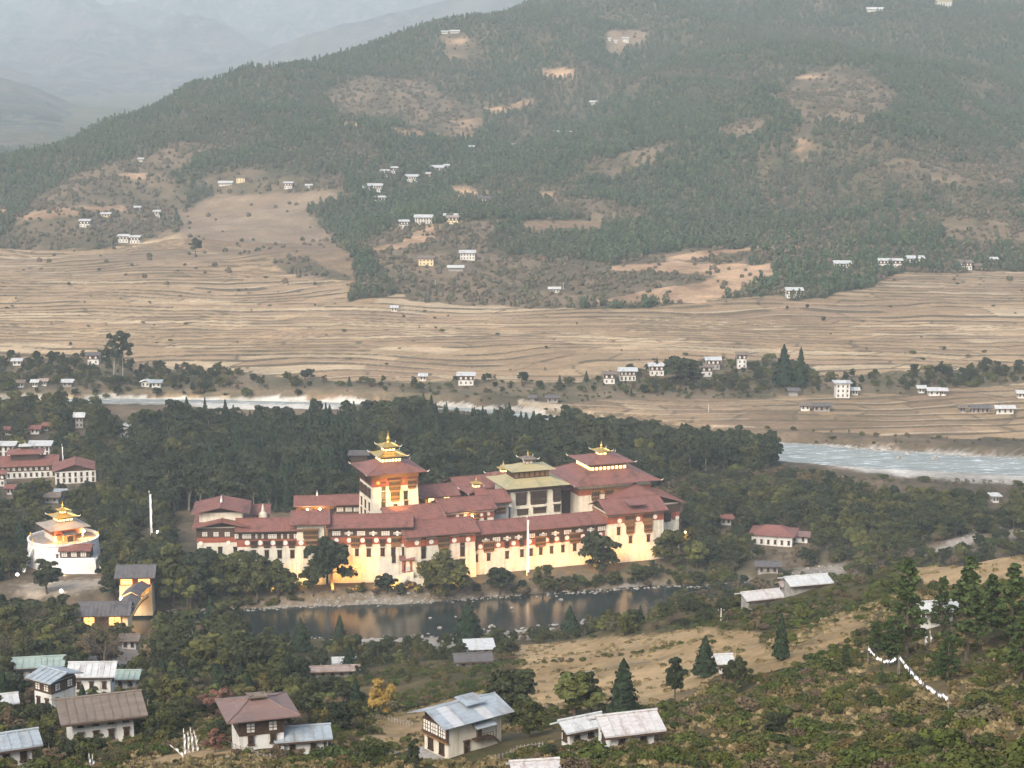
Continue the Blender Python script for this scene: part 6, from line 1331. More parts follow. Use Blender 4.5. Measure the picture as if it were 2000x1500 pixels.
def mass(name, pts, kinds_of, kinds, heights, label=None):
    """one object of kind stuff; pts (n,3), kinds_of list of kind names, heights in metres"""
    c, lst = pcol(kinds); idx = {k: [i for i, x in enumerate(lst) if x == k] for k in kinds}; n = len(pts)
    me = bpy.data.meshes.new(name); me.from_pydata(np.asarray(pts).tolist(), [], [])
    ii = np.array([idx[k][int(r*len(idx[k])) % len(idx[k])] for k, r in zip(kinds_of, rng.random(n))], np.int32); sc = np.array([h/NOMH[k] for k, h in zip(kinds_of, heights)], np.float32)
    at = me.attributes.new('pick', 'INT', 'POINT'); at.data.foreach_set('value', ii); at = me.attributes.new('size', 'FLOAT', 'POINT'); at.data.foreach_set('value', sc)
    at = me.attributes.new('turn', 'FLOAT', 'POINT'); at.data.foreach_set('value', (rng.random(n)*6.283).astype(np.float32))
    o = bpy.data.objects.new(name, me); COL.objects.link(o); o['kind'] = 'stuff'
    if label: o['label'] = label
    g = bpy.data.node_groups.new(name, 'GeometryNodeTree'); g.interface.new_socket('Geometry', in_out='INPUT', socket_type='NodeSocketGeometry'); g.interface.new_socket('Geometry', in_out='OUTPUT', socket_type='NodeSocketGeometry')
    N = g.nodes; gi = N.new('NodeGroupInput'); go = N.new('NodeGroupOutput'); ip = N.new('GeometryNodeInstanceOnPoints'); ci = N.new('GeometryNodeCollectionInfo')
    ci.inputs['Collection'].default_value = c; ci.inputs['Separate Children'].default_value = True; ci.inputs['Reset Children'].default_value = True
    def attr(nm, ty): a = N.new('GeometryNodeInputNamedAttribute'); a.data_type = ty; a.inputs[0].default_value = nm; return a.outputs[0]
    cx_ = N.new('ShaderNodeCombineXYZ'); g.links.new(attr('turn', 'FLOAT'), cx_.inputs[2]); L = g.links.new
    L(gi.outputs[0], ip.inputs['Points']); L(ci.outputs[0], ip.inputs['Instance']); ip.inputs['Pick Instance'].default_value = True
    L(attr('pick', 'INT'), ip.inputs['Instance Index']); L(cx_.outputs[0], ip.inputs['Rotation']); L(attr('size', 'FLOAT'), ip.inputs['Scale']); L(ip.outputs[0], go.inputs[0])
    m = o.modifiers.new('scatter', 'NODES'); m.node_group = g; return o
# ------------------------------------------------------------ single plants
TN = {'broad':('broadleaf_tree','tree'),'dark':('broadleaf_tree','tree'),'tall':('tall_tree','tree'),'cypress':('cypress_tree','tree'),'conifer':('conifer_tree','tree'),
 'pine':('pine_tree','tree'),'bare':('bare_tree','tree'),'brown':('brown_tree','tree'),'yg':('yellow_green_tree','tree'),'bush':('bush','bush'),'low':('far_tree','tree')}
def plant(kind, x, y, h, label, group=None, wide=1.0, v=None, rz=None, mat=None, z=None):
    p = PR[kind][int(random.random()*len(PR[kind])) if v is None else v % len(PR[kind])]; nm, cat = TN[kind]; s = h/NOMH[kind]; z = gz(x, y) if z is None else z
    rz = random.random()*6.283 if rz is None else rz
    cm = p[1]
    if mat: cm = cm.copy(); cm.materials[0] = mat
    if p[2] is None:
        o = bpy.data.objects.new(nm, cm); COL.objects.link(o); o.location = (x, y, z-.05); o.rotation_euler = (0, 0, rz); o.scale = (s*wide, s*wide, s); return tag(o, label, cat, group)
    t = thing(nm, label, cat, (x, y, z-.05), rz, group); t.scale = (s*wide, s*wide, s); part('crown', cm, t); part('trunk', p[2], t); return t
HERO = []
def hero(kind, px, py, hpx, label, wide=1.0, v=None, mat=None, Y=None, show=True, group=None):
    p = hit(px, py) if Y is None else on_depth(px, py, Y)
    c = p[1]*cp+(CAMH-p[2])*sp; h = hpx*c/F/1.0; plant(kind, p[0], p[1], h, label, group, wide, v, mat=mat)
    KEEP.append((p[0], p[1], 2.5 if kind != 'bush' else 1)); HERO.append((px, py, h))
    if show: SHOW.append((px-hpx*.25, py-hpx*.95, px+hpx*.25, py-hpx*.15, p[1]))
hero('dark', 650, 1158, 112, 'big round dark tree hiding the front wall left of the glowing wing', .95, 0)
hero('broad', 612, 1165, 70, 'dense green tree at the left foot of the big round dark one', 1.0, 1)
hero('broad', 872, 1162, 88, 'open crowned tree with gaps in front of the middle bastion', 1.15, 2)
hero('dark', 842, 1165, 52, 'small dark tree left of the open crowned tree by the bastion', .8, 1)
hero('dark', 976, 1162, 60, 'low dark rounded tree on the bank right of the middle bastion', 1.05, 0)
hero('broad', 1060, 1160, 66, 'wide green tree on the bank at the foot of the tall white flag', 1.1, 3)
hero('dark', 1173, 1118, 78, 'round dark tree standing against the orange wall before the right bastion', 1.0, 2)
hero('broad', 1312, 1104, 78, 'round green tree against the right end of the fortress', .95, 0)
hero('yg', 1360, 1112, 56, 'small light green tree right of the tree at the fortress end', .9)
hero('broad', 1240, 1140, 42, 'leafy bush like tree on the bank below the right bastion', 1.1)
hero('dark', 1275, 1135, 40, 'dark low tree on the bank below the right end of the fortress', 1.1)
hero('dark', 755, 1160, 40, 'dark bank tree below the white steps', 1.3)
hero('cypress', 915, 1262, 96, 'dark cypress standing alone before the water, centre', 1.35, 2)
hero('cypress', 1113, 1236, 56, 'broad dark cypress by the near bank right of the lone one', 1.5, 0)
hero('cypress', 588, 1274, 70, 'dark cypress rising before the water at left of centre', 1.3, 2)
hero('cypress', 664, 1246, 48, 'slim little cypress beside the shallows', 1.1, 1)
hero('cypress', 1217, 1402, 120, 'tall bushy cypress between the two tan fields, right of centre', 1.15, 3)
hero('cypress', 1377, 1322, 84, 'pointed dense cypress at the edge of the tan field', 1.3, 0)
hero('cypress', 1525, 1290, 94, 'slender cypress standing alone on the dry slope', .85, 1)
hero('dark', 1318, 1368, 88, 'dark bushy tree right of the tall cypress', .75, 1)
hero('dark', 1440, 1352, 70, 'dark scrubby tree at the end of the bushy slope', .9, 0)
hero('yg', 1123, 1402, 92, 'bright green round topped tree beside the dark one, lower centre', 1.15, 0, L_YG)
hero('dark', 1000, 1410, 112, 'broad dark tree behind the big farmhouse', 1.0, 2)
hero('dark', 1155, 1395, 82, 'dark green tree at the right shoulder of the bright green one', .8, 1)
hero('broad', 1032, 1440, 80, 'open leafy tree between the big farmhouse and the bright green tree', .85, 2)
hero('yg', 742, 1402, 78, 'golden orange tree left of the big farmhouse', .85, 1, L_ORANGE)
hero('brown', 427, 1396, 60, 'reddish brown leafless looking shrub left of the brown hip roof', 1.2, 0, L_RED)
hero('brown', 420, 1470, 46, 'rusty red shrub beside the white prayer flags', 1.0, 1, L_RED)
hero('dark', 808, 1512, 70, 'dark little tree at the left corner of the big farmhouse', .6, 1)
hero('bare', 205, 1310, 104, 'spreading tree with thin rust coloured leaves before the covered bridge', 1.15, 0)
hero('dark', 92, 1160, 68, 'dark double crowned tree in front of the round terrace', 1.25, 1)
hero('cypress', 42, 1068, 62, 'pointed cypress left of the round terrace', 1.3, 0)
hero('cypress', 101, 1042, 42, 'pointed cypress just behind the gilded chapel', 1.1, 1, Y=830)
hero('pine', 1770, 1285, 198, 'tallest pine at the left of the pine group on the right slope', 1.0, 0)
hero('pine', 1838, 1235, 112, 'smaller dark pine in the middle of the pine group', 1.0, 1)
hero('pine', 1888, 1290, 205, 'big broad pine, second tall one of the group on the right slope', 1.05, 2)
hero('pine', 1975, 1262, 165, 'pine near the right edge of the picture', 1.2, 3)
hero('pine', 1935, 1240, 120, 'pine filling the gap left of the edge pine', 1.2, 0)
hero('pine', 1735, 1300, 90, 'young pine at the left foot of the tallest pine', 1.3, 1)
hero('pine', 1710, 1275, 64, 'short pine leftmost of the pine group', 1.4, 3)
hero('pine', 1850, 1330, 90, 'bushy young pine in front of the big broad pine', 1.4, 2)
hero('pine', 1995, 1330, 130, 'pine cut off by the right edge, lower slope', 1.2, 1)
hero('pine', 1650, 1310, 52, 'small round headed pine on the slope by the flag line', 1.2, 0)
hero('pine', 1720, 1345, 46, 'little upright pine under the first flag line', .8, 2)
hero('dark', 382, 500, 38, 'dark rounded tree alone on the tan slope of the far fields', .75, 0)
hero('cypress', 1530, 756, 84, 'left of the two tall dark conifers in the hamlet grove', 1.1, 0)
hero('cypress', 1563, 756, 78, 'right of the two tall dark conifers in the hamlet grove', .85, 1)
hero('dark', 1336, 752, 56, 'huge round dark tree in the middle of the hamlet', 1.35, 2)
hero('cypress', 1283, 732, 34, 'small cypress left in front of the hamlet house', .8, 1)
hero('cypress', 1299, 730, 32, 'small cypress right in front of the hamlet house', .8, 0)
hero('tall', 240, 734, 92, 'tall ragged tree with a bare trunk above the left scrub', .9, 0)
hero('tall', 222, 740, 92, 'tall ragged tree leaning beside the bare trunked one', .8, 1)
hero('dark', 555, 1022, 52, 'round dark tree inside the fortress behind the left front wing', 1.0, 0, Y=795)
hero('cypress', 1015, 1026, 34, 'small dark cypress in the fortress court before the yellow roofed temple', 1.2, 2, Y=800)
hero('bush', 1038, 1026, 13, 'little dark shrub in the court right of the small cypress', 1.0, 0, Y=800)
hero('cypress', 1145, 745, 22, 'small dark conifer in the scrub left of the hamlet', 1.1, 0)
hero('dark', 890, 748, 16, 'small dark tree left of the lone timbered house', 1.0, 0)
hero('dark', 945, 748, 18, 'dark tree right of the lone timbered house', 1.0, 1)
# ------------------------------------------------------------ random plants
def jgrid(y0, y1, s, half=.31):
    g = []
    ys = np.arange(y0, y1, s)
    for yy in ys: n = int(2*half*yy/s); g.append(np.stack([np.linspace(-half*yy, half*yy, n), np.full(n, yy)], 1))
    g = np.concatenate(g); return g+(rng.random(g.shape)-.5)*s*.95
def clear(P, rad=2.0):
    k = padd(P[:, 0], P[:, 1]) > 2.2
    for L, Wd in ((RIV1, RIV1W), (RIV2, RIV2W)): d, w = polydist(P, L, Wd); k &= (d-w) > 2.5
    for x, y, r in KEEP: k &= np.hypot(P[:, 0]-x, P[:, 1]-y) > r+rad
    return k
def visible_ok(P, Z, H, wr=.33):
    c = P[:, 1]*cp+(CAMH-Z)*sp; px, py = project(P[:, 0], P[:, 1], Z); top = py-H*F/c*.97; w = H*wr*F/c; k = np.ones(len(P), bool)
    for a, b, c2, d2, Y in SHOW: k &= ~((px+w > a) & (px-w < c2) & (top < d2) & (py > b) & (P[:, 1] < Y+4))
    return k
SINGLE = {}          # kind -> list of candidates
MASS = {}
def region(px, py, Y):
    if Y > 1540: return 'on the far hillside'
    if Y > 1180:
        return ('in the scrub belt beyond the river, far left' if px < 450 else 'in the thin hedge beyond the river, centre' if px < 1120 else 'in the grove round the hamlet' if px < 1620 else 'in the dark hedge beyond the tall white house')
    if Y > 990 and px > 1130: return 'in the low scrub along the lower fields'
    if Y > 800:
        if px < 180: return 'in the trees round the monastery at the left edge'
        if px < 350: return 'in the wood left of the fortress' 
        if px < 560: return 'in the dense wood behind the leftmost fortress block'
        if px < 720: return 'in the dense wood behind the rear wing lamps'
        if px < 900: return 'in the dense wood directly behind the tower'
        if px < 1120: return 'in the dense wood behind the yellow roofed temple'
        if px < 1340: return 'in the dark wood behind the great temple'
        if px < 1560: return 'in the scrubby wood right of the fortress'
        if px < 1760: return 'in the green wood beyond the red hip roofed house'
        return 'in the green wood before the wide river'
    if Y > 690:
        if px < 190: return 'beside the round terrace'
        if px < 340: return 'between the round terrace and the bridge tower'
        if px < 480: return 'on the bank below the leftmost fortress block'
        if px < 700: return 'on the bank below the left front wing'
        if px < 1290: return 'on the bank under the orange lit wall'
        if px < 1480: return 'on the bank right of the fortress end'
        return 'along the gravel channel at the right'
    if Y > 560: return ('below the covered bridge' if px < 260 else 'on the near bank, left' if px < 520 else 'on the near bank before the shallows' if px < 860 else 'on the near bank, centre' if px < 1130 else 'between the tan fields and the water' if px < 1500 else 'on the slope below the patched sheds')
    if px < 180: return 'round the white farmhouses in the lower left'
    if px < 420: return 'behind the broad brown roof, lower left'
    if px < 640: return 'round the brown hip roofed farmhouse'
    if px < 850: return 'left of the big white farmhouse'
    if px < 1080: return 'in the garden of the big white farmhouse'
    if px < 1350: return 'by the rusty ribbed roofs, lower centre'
    if px < 1650: return 'on the lower bushy slope, right of centre'
    return 'on the bushy slope under the pines'
def offer(kinds, probs, P, H, mname, keepcheck=True):
    Z = height(P[:, 0], P[:, 1]); k = clear(P) & (visible_ok(P, Z, H) if keepcheck else True); P, H, Z = P[k], H[k], Z[k]
    kk = rng.choice(kinds, len(P), p=np.array(probs)/sum(probs)); c = P[:, 1]*cp+(CAMH-Z)*sp; px, py = project(P[:, 0], P[:, 1], Z)
    for i in range(len(P)):
        h = H[i]*(.75 if kk[i] in ('bare', 'brown', 'yg') else 1); inf = -60 < px[i] < 2060 and py[i]-h*F/c[i] < 1500 and py[i] > -20
        (SINGLE if inf else MASS).setdefault(kk[i], []).append((h*F/c[i], P[i, 0], P[i, 1], Z[i], h, px[i], py[i], mname))
def zone(P, poly, y0, y1): Z = height(P[:, 0], P[:, 1]); px, py = project(P[:, 0], P[:, 1], Z); return (P[:, 1] > y0) & (P[:, 1] < y1) & inpoly(px, py, poly)
def hrange(n, a, b): return a+(b-a)*rng.random(n)**1.2
# forest behind the fortress
P = jgrid(850, 1125, 5.4); P = P+rng.normal(size=P.shape)*2.2
FBH = [(-700,868),(150,862),(300,846),(480,842),(700,838),(900,838),(1000,846),(1130,868),(1180,886),(1330,905),(1490,915),(1490,924),(1340,936),(1270,965),(1130,960),(900,985),(700,1000),(380,1002),(300,1000),(190,950),(190,860)]
P1 = P[zone(P, FBH, 850, 1125)]; Z = height(P1[:, 0], P1[:, 1]); px, py = project(P1[:, 0], P1[:, 1], Z); con = fbm(P1[:, 0]/26, P1[:, 1]/40, 88, 3)+np.where((px > 430) & (px < 720), .35, 0)+np.where((px > 830) & (px < 1060) & (P1[:, 1] > 1000), .6, -.12)-np.where(px > 1150, .5, 0)-np.where(px < 330, .3, 0)
k = con > .05; H = hrange(len(P1), 8.5, 23)*(.92+.28*fbm(P1[:, 0]/18, P1[:, 1]/18, 97, 2))
H = np.where((px > 1150), H*.9, H); H = np.where(px < 330, H*.85, H)
offer(['conifer', 'tall', 'dark'], [7, 2, 1.5], P1[k], H[k]*1.0, 'valley_woods'); offer(['tall', 'dark', 'bare', 'broad'], [6, 3, 1.2, 1], P1[~k], H[~k], 'valley_woods')
P = jgrid(860, 1060, 5.0); P1 = P[zone(P, [(1120,862),(1300,884),(1500,905),(1500,930),(1300,908),(1120,884)], 860, 1060)]; offer(['dark', 'tall'], [5, 1], P1, hrange(len(P1), 14, 19), 'valley_woods')
# left part with houses
P = jgrid(760, 1170, 6.2); LP = [(-700,796),(200,796),(240,900),(330,1000),(350,1050),(200,1060),(190,1000),(120,985),(-700,985)]
P1 = P[zone(P, LP, 760, 1170)]; offer(['broad', 'dark', 'cypress', 'bare', 'yg', 'tall'], [4, 4, 1, 1, 1, 1], P1, hrange(len(P1), 6, 13), 'valley_woods')
P1 = P[zone(P, [(-700,985),(0,985),(120,990),(300,1010),(360,1060),(320,1120),(300,1180),(-40,1180),(-700,1180)], 700, 900)]; c_ = cover(P1[:, 0], P1[:, 1]); P1 = P1[(c_ != 4) & ((c_ != 9) | (rng.random(len(P1)) < .25))]
offer(['broad', 'dark', 'cypress', 'bare'], [4, 4, 1, 1], P1, hrange(len(P1), 8, 13), 'valley_woods')
# dense bank trees before the left wings
P = jgrid(690, 830, 5.0); P1 = P[zone(P, [(190,1120),(310,1090),(400,1105),(560,1132),(620,1135),(690,1140),(690,1168),(560,1178),(400,1185),(300,1215),(180,1215)], 690, 830)]
Z = height(P1[:, 0], P1[:, 1]); px, py = project(P1[:, 0], P1[:, 1], Z); H = hrange(len(P1), 18, 26)*np.where(px > 450, .80, 1.0)*np.where((px > 540), .74, 1)*np.where(px < 300, .7, 1)
offer(['broad', 'dark', 'yg', 'bare'], [6, 4, .6, .8], P1, H, 'valley_woods')
P = jgrid(690, 800, 2.6); P1 = P[zone(P, [(300,1160),(700,1150),(700,1192),(480,1198),(300,1222)], 690, 800)]; P1 = P1[rng.random(len(P1)) < .8]; offer(['bush', 'dark', 'brown'], [6, 2, 1], P1, hrange(len(P1), 1.4, 4.0), 'valley_scrub')
# low bank growth under the lit wall
P = jgrid(700, 830, 2.9); P1 = P[zone(P, [(690,1150),(900,1150),(1100,1142),(1290,1118),(1440,1100),(1440,1140),(1290,1156),(1100,1170),(690,1184)], 700, 830)]
P1 = P1[rng.random(len(P1)) < .88]; offer(['bush', 'dark', 'brown', 'broad'], [5, 3, 1, 3], P1, hrange(len(P1), 2.8, 6.0), 'valley_scrub')
P = jgrid(760, 1010, 6.2); P1 = P[zone(P, [(1330,985),(1500,972),(1700,984),(2000,992),(2600,990),(2600,1060),(2000,1040),(1880,1050),(1700,1085),(1560,1040),(1380,1120),(1300,1115),(1345,1040)], 760, 1010)]
offer(['broad', 'dark', 'yg', 'cypress', 'bare'], [6, 3, .8, .3, 1], P1, hrange(len(P1), 7, 12.5), 'valley_woods')
P = jgrid(850, 1040, 4.4); P1 = P[zone(P, [(1270,940),(1340,934),(1520,922),(1600,935),(1700,955),(1700,984),(1500,972),(1360,1000),(1270,990)], 850, 1040)]
offer(['brown', 'bare', 'dark', 'bush'], [5, 2, 1.5, 1], P1, hrange(len(P1), 5, 8.5), 'valley_scrub')
P = jgrid(760, 1040, 5); P1 = P[zone(P, [(1500,935),(1700,936),(2600,955),(2600,990),(1700,984),(1600,955)], 760, 1040)]; P1 = P1[rng.random(len(P1)) < .6]; offer(['brown', 'bare', 'bush'], [3, 3, 2], P1, hrange(len(P1), 2, 4.6), 'valley_scrub')
P1 = P[zone(P, [(1380,1060),(1560,1050),(1700,1090),(1640,1100),(1560,1110),(1400,1135)], 700, 900)]; P1 = P1[rng.random(len(P1)) < .7]; offer(['dark', 'broad', 'brown', 'bare'], [4, 3, 1, 2], P1, hrange(len(P1), 4, 9), 'valley_woods')
P = jgrid(640, 960, 4.6); P1 = P[zone(P, [(1290,1135),(1480,1125),(1700,1078),(1900,1035),(2300,990),(2300,1075),(1900,1105),(1640,1160),(1400,1200),(1270,1190),(1290,1165)], 640, 960)]; c_ = cover(P1[:, 0], P1[:, 1]); P1 = P1[(c_ != 11) & (rng.random(len(P1)) < .85)]
offer(['dark', 'broad', 'brown', 'bare', 'bush'], [3, 3, 1.5, 2.5, 3], P1, hrange(len(P1), 2.5, 7), 'valley_woods')
# belt beyond the far river and by the lower fields
P = jgrid(1185, 1330, 5.2); c_ = cover(P[:, 0], P[:, 1]); Z = height(P[:, 0], P[:, 1]); px, py = project(P[:, 0], P[:, 1], Z)
dens = np.where(px < 450, .62, np.where(px < 1120, .16, np.where((px > 1230) & (px < 1600), .55, np.where(px > 1800, .5, .2)))); P1 = P[((c_ == 9) | ((c_ == 5) & (px < 1150) & (py < 778))) & (rng.random(len(P)) < dens)]
offer(['dark', 'broad', 'brown', 'bush', 'cypress'], [4, 3, 1.5, 2, .3], P1, hrange(len(P1), 3, 8), 'valley_scrub')
P = jgrid(940, 1290, 5.0); c_ = cover(P[:, 0], P[:, 1]); ok = (c_ == 7) | (c_ == 9); Z = height(P[:, 0], P[:, 1]); px, py = project(P[:, 0], P[:, 1], Z); P1 = P[ok & (py < 905) & (px > 660) & (rng.random(len(P)) < .30) & (P[:, 1] > 1040)]
offer(['bush', 'brown', 'dark'], [5, 3, 1], P1, hrange(len(P1), 1.5, 3.2), 'valley_scrub')
P = jgrid(1230, 1700, 17); c_ = cover(P[:, 0], P[:, 1]); P1 = P[(c_ == 1) & (rng.random(len(P)) < .10+.22*(fbm(P[:, 0]/60, P[:, 1]/60, 90, 2) > .3))]; offer(['bush', 'dark', 'brown'], [5, 1, 2], P1, hrange(len(P1), 1.2, 3.4), 'field_shrubs')
# near left: village trees
P = jgrid(285, 712, 5.6, .46); Z = height(P[:, 0], P[:, 1]); px, py = project(P[:, 0], P[:, 1], Z); c_ = cover(P[:, 0], P[:, 1], Z)
side = px < 700+fbm(P[:, 0]/30, P[:, 1]/30, 91, 2)*60; bankz = (py < 1312-(px-700)*.085) & (px < 1480); k = (side | bankz) & (c_ == 8) & (rng.random(len(P)) < .74)
P1 = P[k]; H = hrange(len(P1), 5.0, 10.5)*np.where(px[k] > 700, .62, 1.0)*np.where((P1[:, 1] > 500) & (px[k] < 560) & (rng.random(len(P1)) < .5), 1.55, 1)*np.where(P1[:, 1] < 420, .72, 1)
offer(['broad', 'dark', 'bare', 'yg', 'cypress', 'brown', 'tall'], [5, 3.6, 2.2, 1.3, .8, 2.0, 1.0], P1, H, 'valley_woods')
hl_ = np.array([hit(a, b)[:2] for a, b in [(1010,1302),(1100,1292),(1200,1280),(1300,1266),(1400,1258)]]); P1 = np.concatenate([hl_[i]+(hl_[i+1]-hl_[i])*np.linspace(0, 1, 14)[:, None] for i in range(4)])+rng.normal(size=(56, 2))*.8
offer(['bush'], [1], P1, hrange(56, .5, 1.5), 'slope_undergrowth')
# near right: slope with bushes
P = jgrid(150, 640, 2.35, .50); Z = height(P[:, 0], P[:, 1]); px, py = project(P[:, 0], P[:, 1], Z); c_ = cover(P[:, 0], P[:, 1], Z)
dn = fbm(P[:, 0]/16, P[:, 1]/16, 92, 3); bg = fbm(P[:, 0]/30, P[:, 1]/22, 93, 3); k = (c_ == 8) & (P[:, 1] < 560) & (rng.random(len(P)) < np.clip(.92+dn*1.1-1.1*sstep(.12, .35, bg), .12, .99)) & (py > 1100)
P1 = P[k]; H = hrange(len(P1), .8, 2.6); H = np.where(px[k] < 1300, H*.9, H); offer(['bush', 'yg', 'dark', 'brown'], [34, .3, 1.0, .4], P1, np.where(rng.random(len(H)) < .07, H*1.75, H), 'slope_undergrowth')
P = jgrid(150, 640, 1.7, .42); Z = height(P[:, 0], P[:, 1]); c_ = cover(P[:, 0], P[:, 1], Z); P1 = P[((c_ == 6) & (rng.random(len(P)) < .09)) | ((c_ == 8) & (rng.random(len(P)) < .65) & (P[:, 1] < 430))]
offer(['tuft'], [1], P1, hrange(len(P1), .25, .7), 'dry_grass', False)
# ---- far hillside
hp = []; hk = []; hh = []
for y0, y1, s in ((1480, 1900, 5.6), (1900, 2500, 6.4), (2500, 3700, 8.0)):
    P = jgrid(y0, y1, s, .30); Z = height(P[:, 0], P[:, 1]); c_ = cover(P[:, 0], P[:, 1], Z); n_ = fbm(P[:, 0]/45, P[:, 1]/45, 95, 4); r = rng.random(len(P))
    px, py = project(P[:, 0], P[:, 1], Z); f = (c_ == 0) & (r < np.clip(.87+n_*1.3, .15, 1)*np.where((px > 1480) & (py > 290) & (fbm(P[:, 0]/90, P[:, 1]/35, 96, 3) > -.15), .30, 1)); sc = ((c_ == 2) & (r < .30+.4*(n_ > .1))) | ((c_ == 0) & ~f & (r < .97)) | ((c_ == 3) & (r < np.where(py > 470, .05, .2))) | ((c_ == 12) & (r < .035)) | ((c_ == 1) & (r < .012) & (P[:, 1] > 1600))
    ok = clear(P, 0) & (py > -120); 
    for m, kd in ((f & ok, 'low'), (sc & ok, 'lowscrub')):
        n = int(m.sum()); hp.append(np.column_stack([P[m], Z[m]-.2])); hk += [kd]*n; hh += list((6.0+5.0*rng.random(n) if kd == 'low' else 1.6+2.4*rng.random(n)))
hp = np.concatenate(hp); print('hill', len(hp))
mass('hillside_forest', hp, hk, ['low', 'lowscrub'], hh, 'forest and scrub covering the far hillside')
# ---- largest of each kind become things of their own, the rest masses
DESC = {'broad':'leafy green tree','dark':'dark evergreen tree','tall':'slim grey green tree','cypress':'dark cypress tree','conifer':'dark pointed conifer','pine':'pine tree',
 'bare':'bare branched tree','brown':'brown scrubby tree','yg':'yellow green tree','bush':'low green bush'}
CAPS = {'broad':170,'dark':110,'tall':230,'cypress':60,'conifer':270,'bare':120,'brown':110,'yg':60,'bush':270}
masses = {}
def thirds(v, names):
    v = np.asarray(v); a, b = np.quantile(v, [1/3, 2/3]) if len(v) > 3 else (v.mean(), v.mean()+1e-6); return [names[0] if x < a else names[2] if x > b else names[1] for x in v]
for kd, lst in SINGLE.items():
    lst.sort(key=lambda t: -t[0]); cap = CAPS.get(kd, 0); byreg = {}
    for i, c_ in enumerate(lst):
        if i < cap: byreg.setdefault(region(c_[5], c_[6], c_[2]), []).append(c_)
        else: masses.setdefault(c_[7], []).append((c_[1], c_[2], c_[3], kd, c_[4]))
    for rg, cs in byreg.items():
        w1 = thirds([c_[5] for c_ in cs], ('left', 'middle', 'right')); w2 = thirds([c_[2] for c_ in cs], ('front', 'centre', 'rear')); md = float(np.median([c_[4] for c_ in cs]))
        for c_, a_, b_ in zip(cs, w1, w2):
            s_, x, y, z, h, px, py, mn = c_; lab = DESC[kd]+' '+rg
            if len(cs) > 1: lab = ('taller ' if h > md else 'shorter ')+lab+', '+b_+' '+a_
            plant(kd, x, y, h, lab, 'plants: '+lab, rng.uniform(.78, 1.25), z=z)
for kd, lst in MASS.items():
    for (s_, x, y, z, h, px, py, mn) in lst: masses.setdefault(mn, []).append((x, y, z, kd, h))
for mn, lst in masses.items():
    a = np.array([(t[0], t[1], t[2]-.05) for t in lst]); ks = [t[3] for t in lst]; print(mn, len(lst)); mass(mn, a, ks, sorted(set(ks)), [t[4] for t in lst])
# ============================================================ SMALL THINGS
def flagpole(px, py, hpx, label, Y=None, wpx=5, name='prayer_flag', lean=0.0, cat='flag'):
    p = hit(px, py) if Y is None else on_depth(px, py, Y); c = p[1]*cp+(CAMH-p[2])*sp; h = hpx*c/F; w = wpx*c/F
    t = thing(name, label, cat, tuple(p)); t.rotation_euler = (0, lean, 0)
    MB().tube([(0,0,-1),(0,0,h)], [max(.05, w*.12), .04], 6).build('pole', M_PANEL, t)
    vs = []; n = 14; q = random.Random(int(px)); ph = q.uniform(0, 6)
    for i in range(n+1):
        z = h*(.06+.9*i/n); s_ = .12*math.sin(i*.9+ph)
        for k in range(4): vs.append((w*.12+w*.8*k/3*(1+.15*math.sin(i*1.7+ph)), s_*k+.06*math.sin(k*2+i), z))
    fs = [(i*4+k, i*4+k+1, (i+1)*4+k+1, (i+1)*4+k) for i in range(n) for k in range(3)]
    MB().add(vs, fs).build('cloth', M_CLOTH, t, smooth=True); MB().lathe([(.02,0),(w*.3,.15),(w*.3,.5),(.02,.9)], 8).build('finial', M_PANEL, t, loc=(0,0,h)); return t
flagpole(1029, 1124, 116, 'tallest white prayer flag pole in front of the long orange lit wall', wpx=4.4)
flagpole(294, 1046, 86, 'tall white prayer flag pole rising from the trees left of the fortress', wpx=4.4)
flagpole(123, 925, 56, 'thin pale flag pole in front of the red roofed monastery', wpx=2)
for px, py, h, ln, lab in ((360,1474,44,0,'leftmost upright white prayer flag of the cluster on the tan knoll'),(367,1472,36,.03,'second white prayer flag of the cluster on the tan knoll'),(376,1470,42,-.06,'third white prayer flag of the cluster on the tan knoll'),(385,1467,34,-.12,'rightmost white prayer flag of the cluster on the tan knoll'),(358,1478,26,-.8,'fallen white prayer flag leaning left of the cluster on the knoll'),(175,1502,22,0,'short white prayer flag at the bottom edge, left one of two'),(181,1503,20,.02,'short white prayer flag at the bottom edge, right one of two'),
  (1806,1262,24,.05,'white flag under the pines, left one of two'),(1817,1262,24,-.05,'white flag under the pines, right one of two')):
    flagpole(px, py, h, lab, lean=ln, wpx=3.6)
def power_pole(px, py, hpx, label, Y=None):
    p = hit(px, py) if Y is None else on_depth(px, py, Y); c = p[1]*cp+(CAMH-p[2])*sp; h = hpx*c/F; t = thing('utility_pole', label, 'pole', tuple(p))
    MB().tube([(0,0,-1),(0,0,h)], [.16,.10], 6).build('pole', M_PANEL, t); MB().box(-.9,.9,-.06,.06,h-.7,h-.58).build('crossarm', M_IRON, t)
    for x in (-.75, 0, .75): MB().lathe([(.06,0),(.09,.12),(.04,.25)], 6).build('insulator', M_PANEL, t, loc=(x, 0, h-.58))
for a in ((503,1352,26,'pale utility pole in the trees above the brown hip roof'),(1408,1215,28,'pale utility pole above the tan field, right'),(640,1480,36,'utility pole left of the big farmhouse'),(1384,805,18,'small white post in the lower field'),(1800,1205,32,'utility pole among the pines'),(850,560,14,'thin pole below the houses above the fields'),(1100,565,14,'thin pole right of the low white shed by the fields'),(548,1295,30,'pale wooden post above the ruined wall')): power_pole(*a)
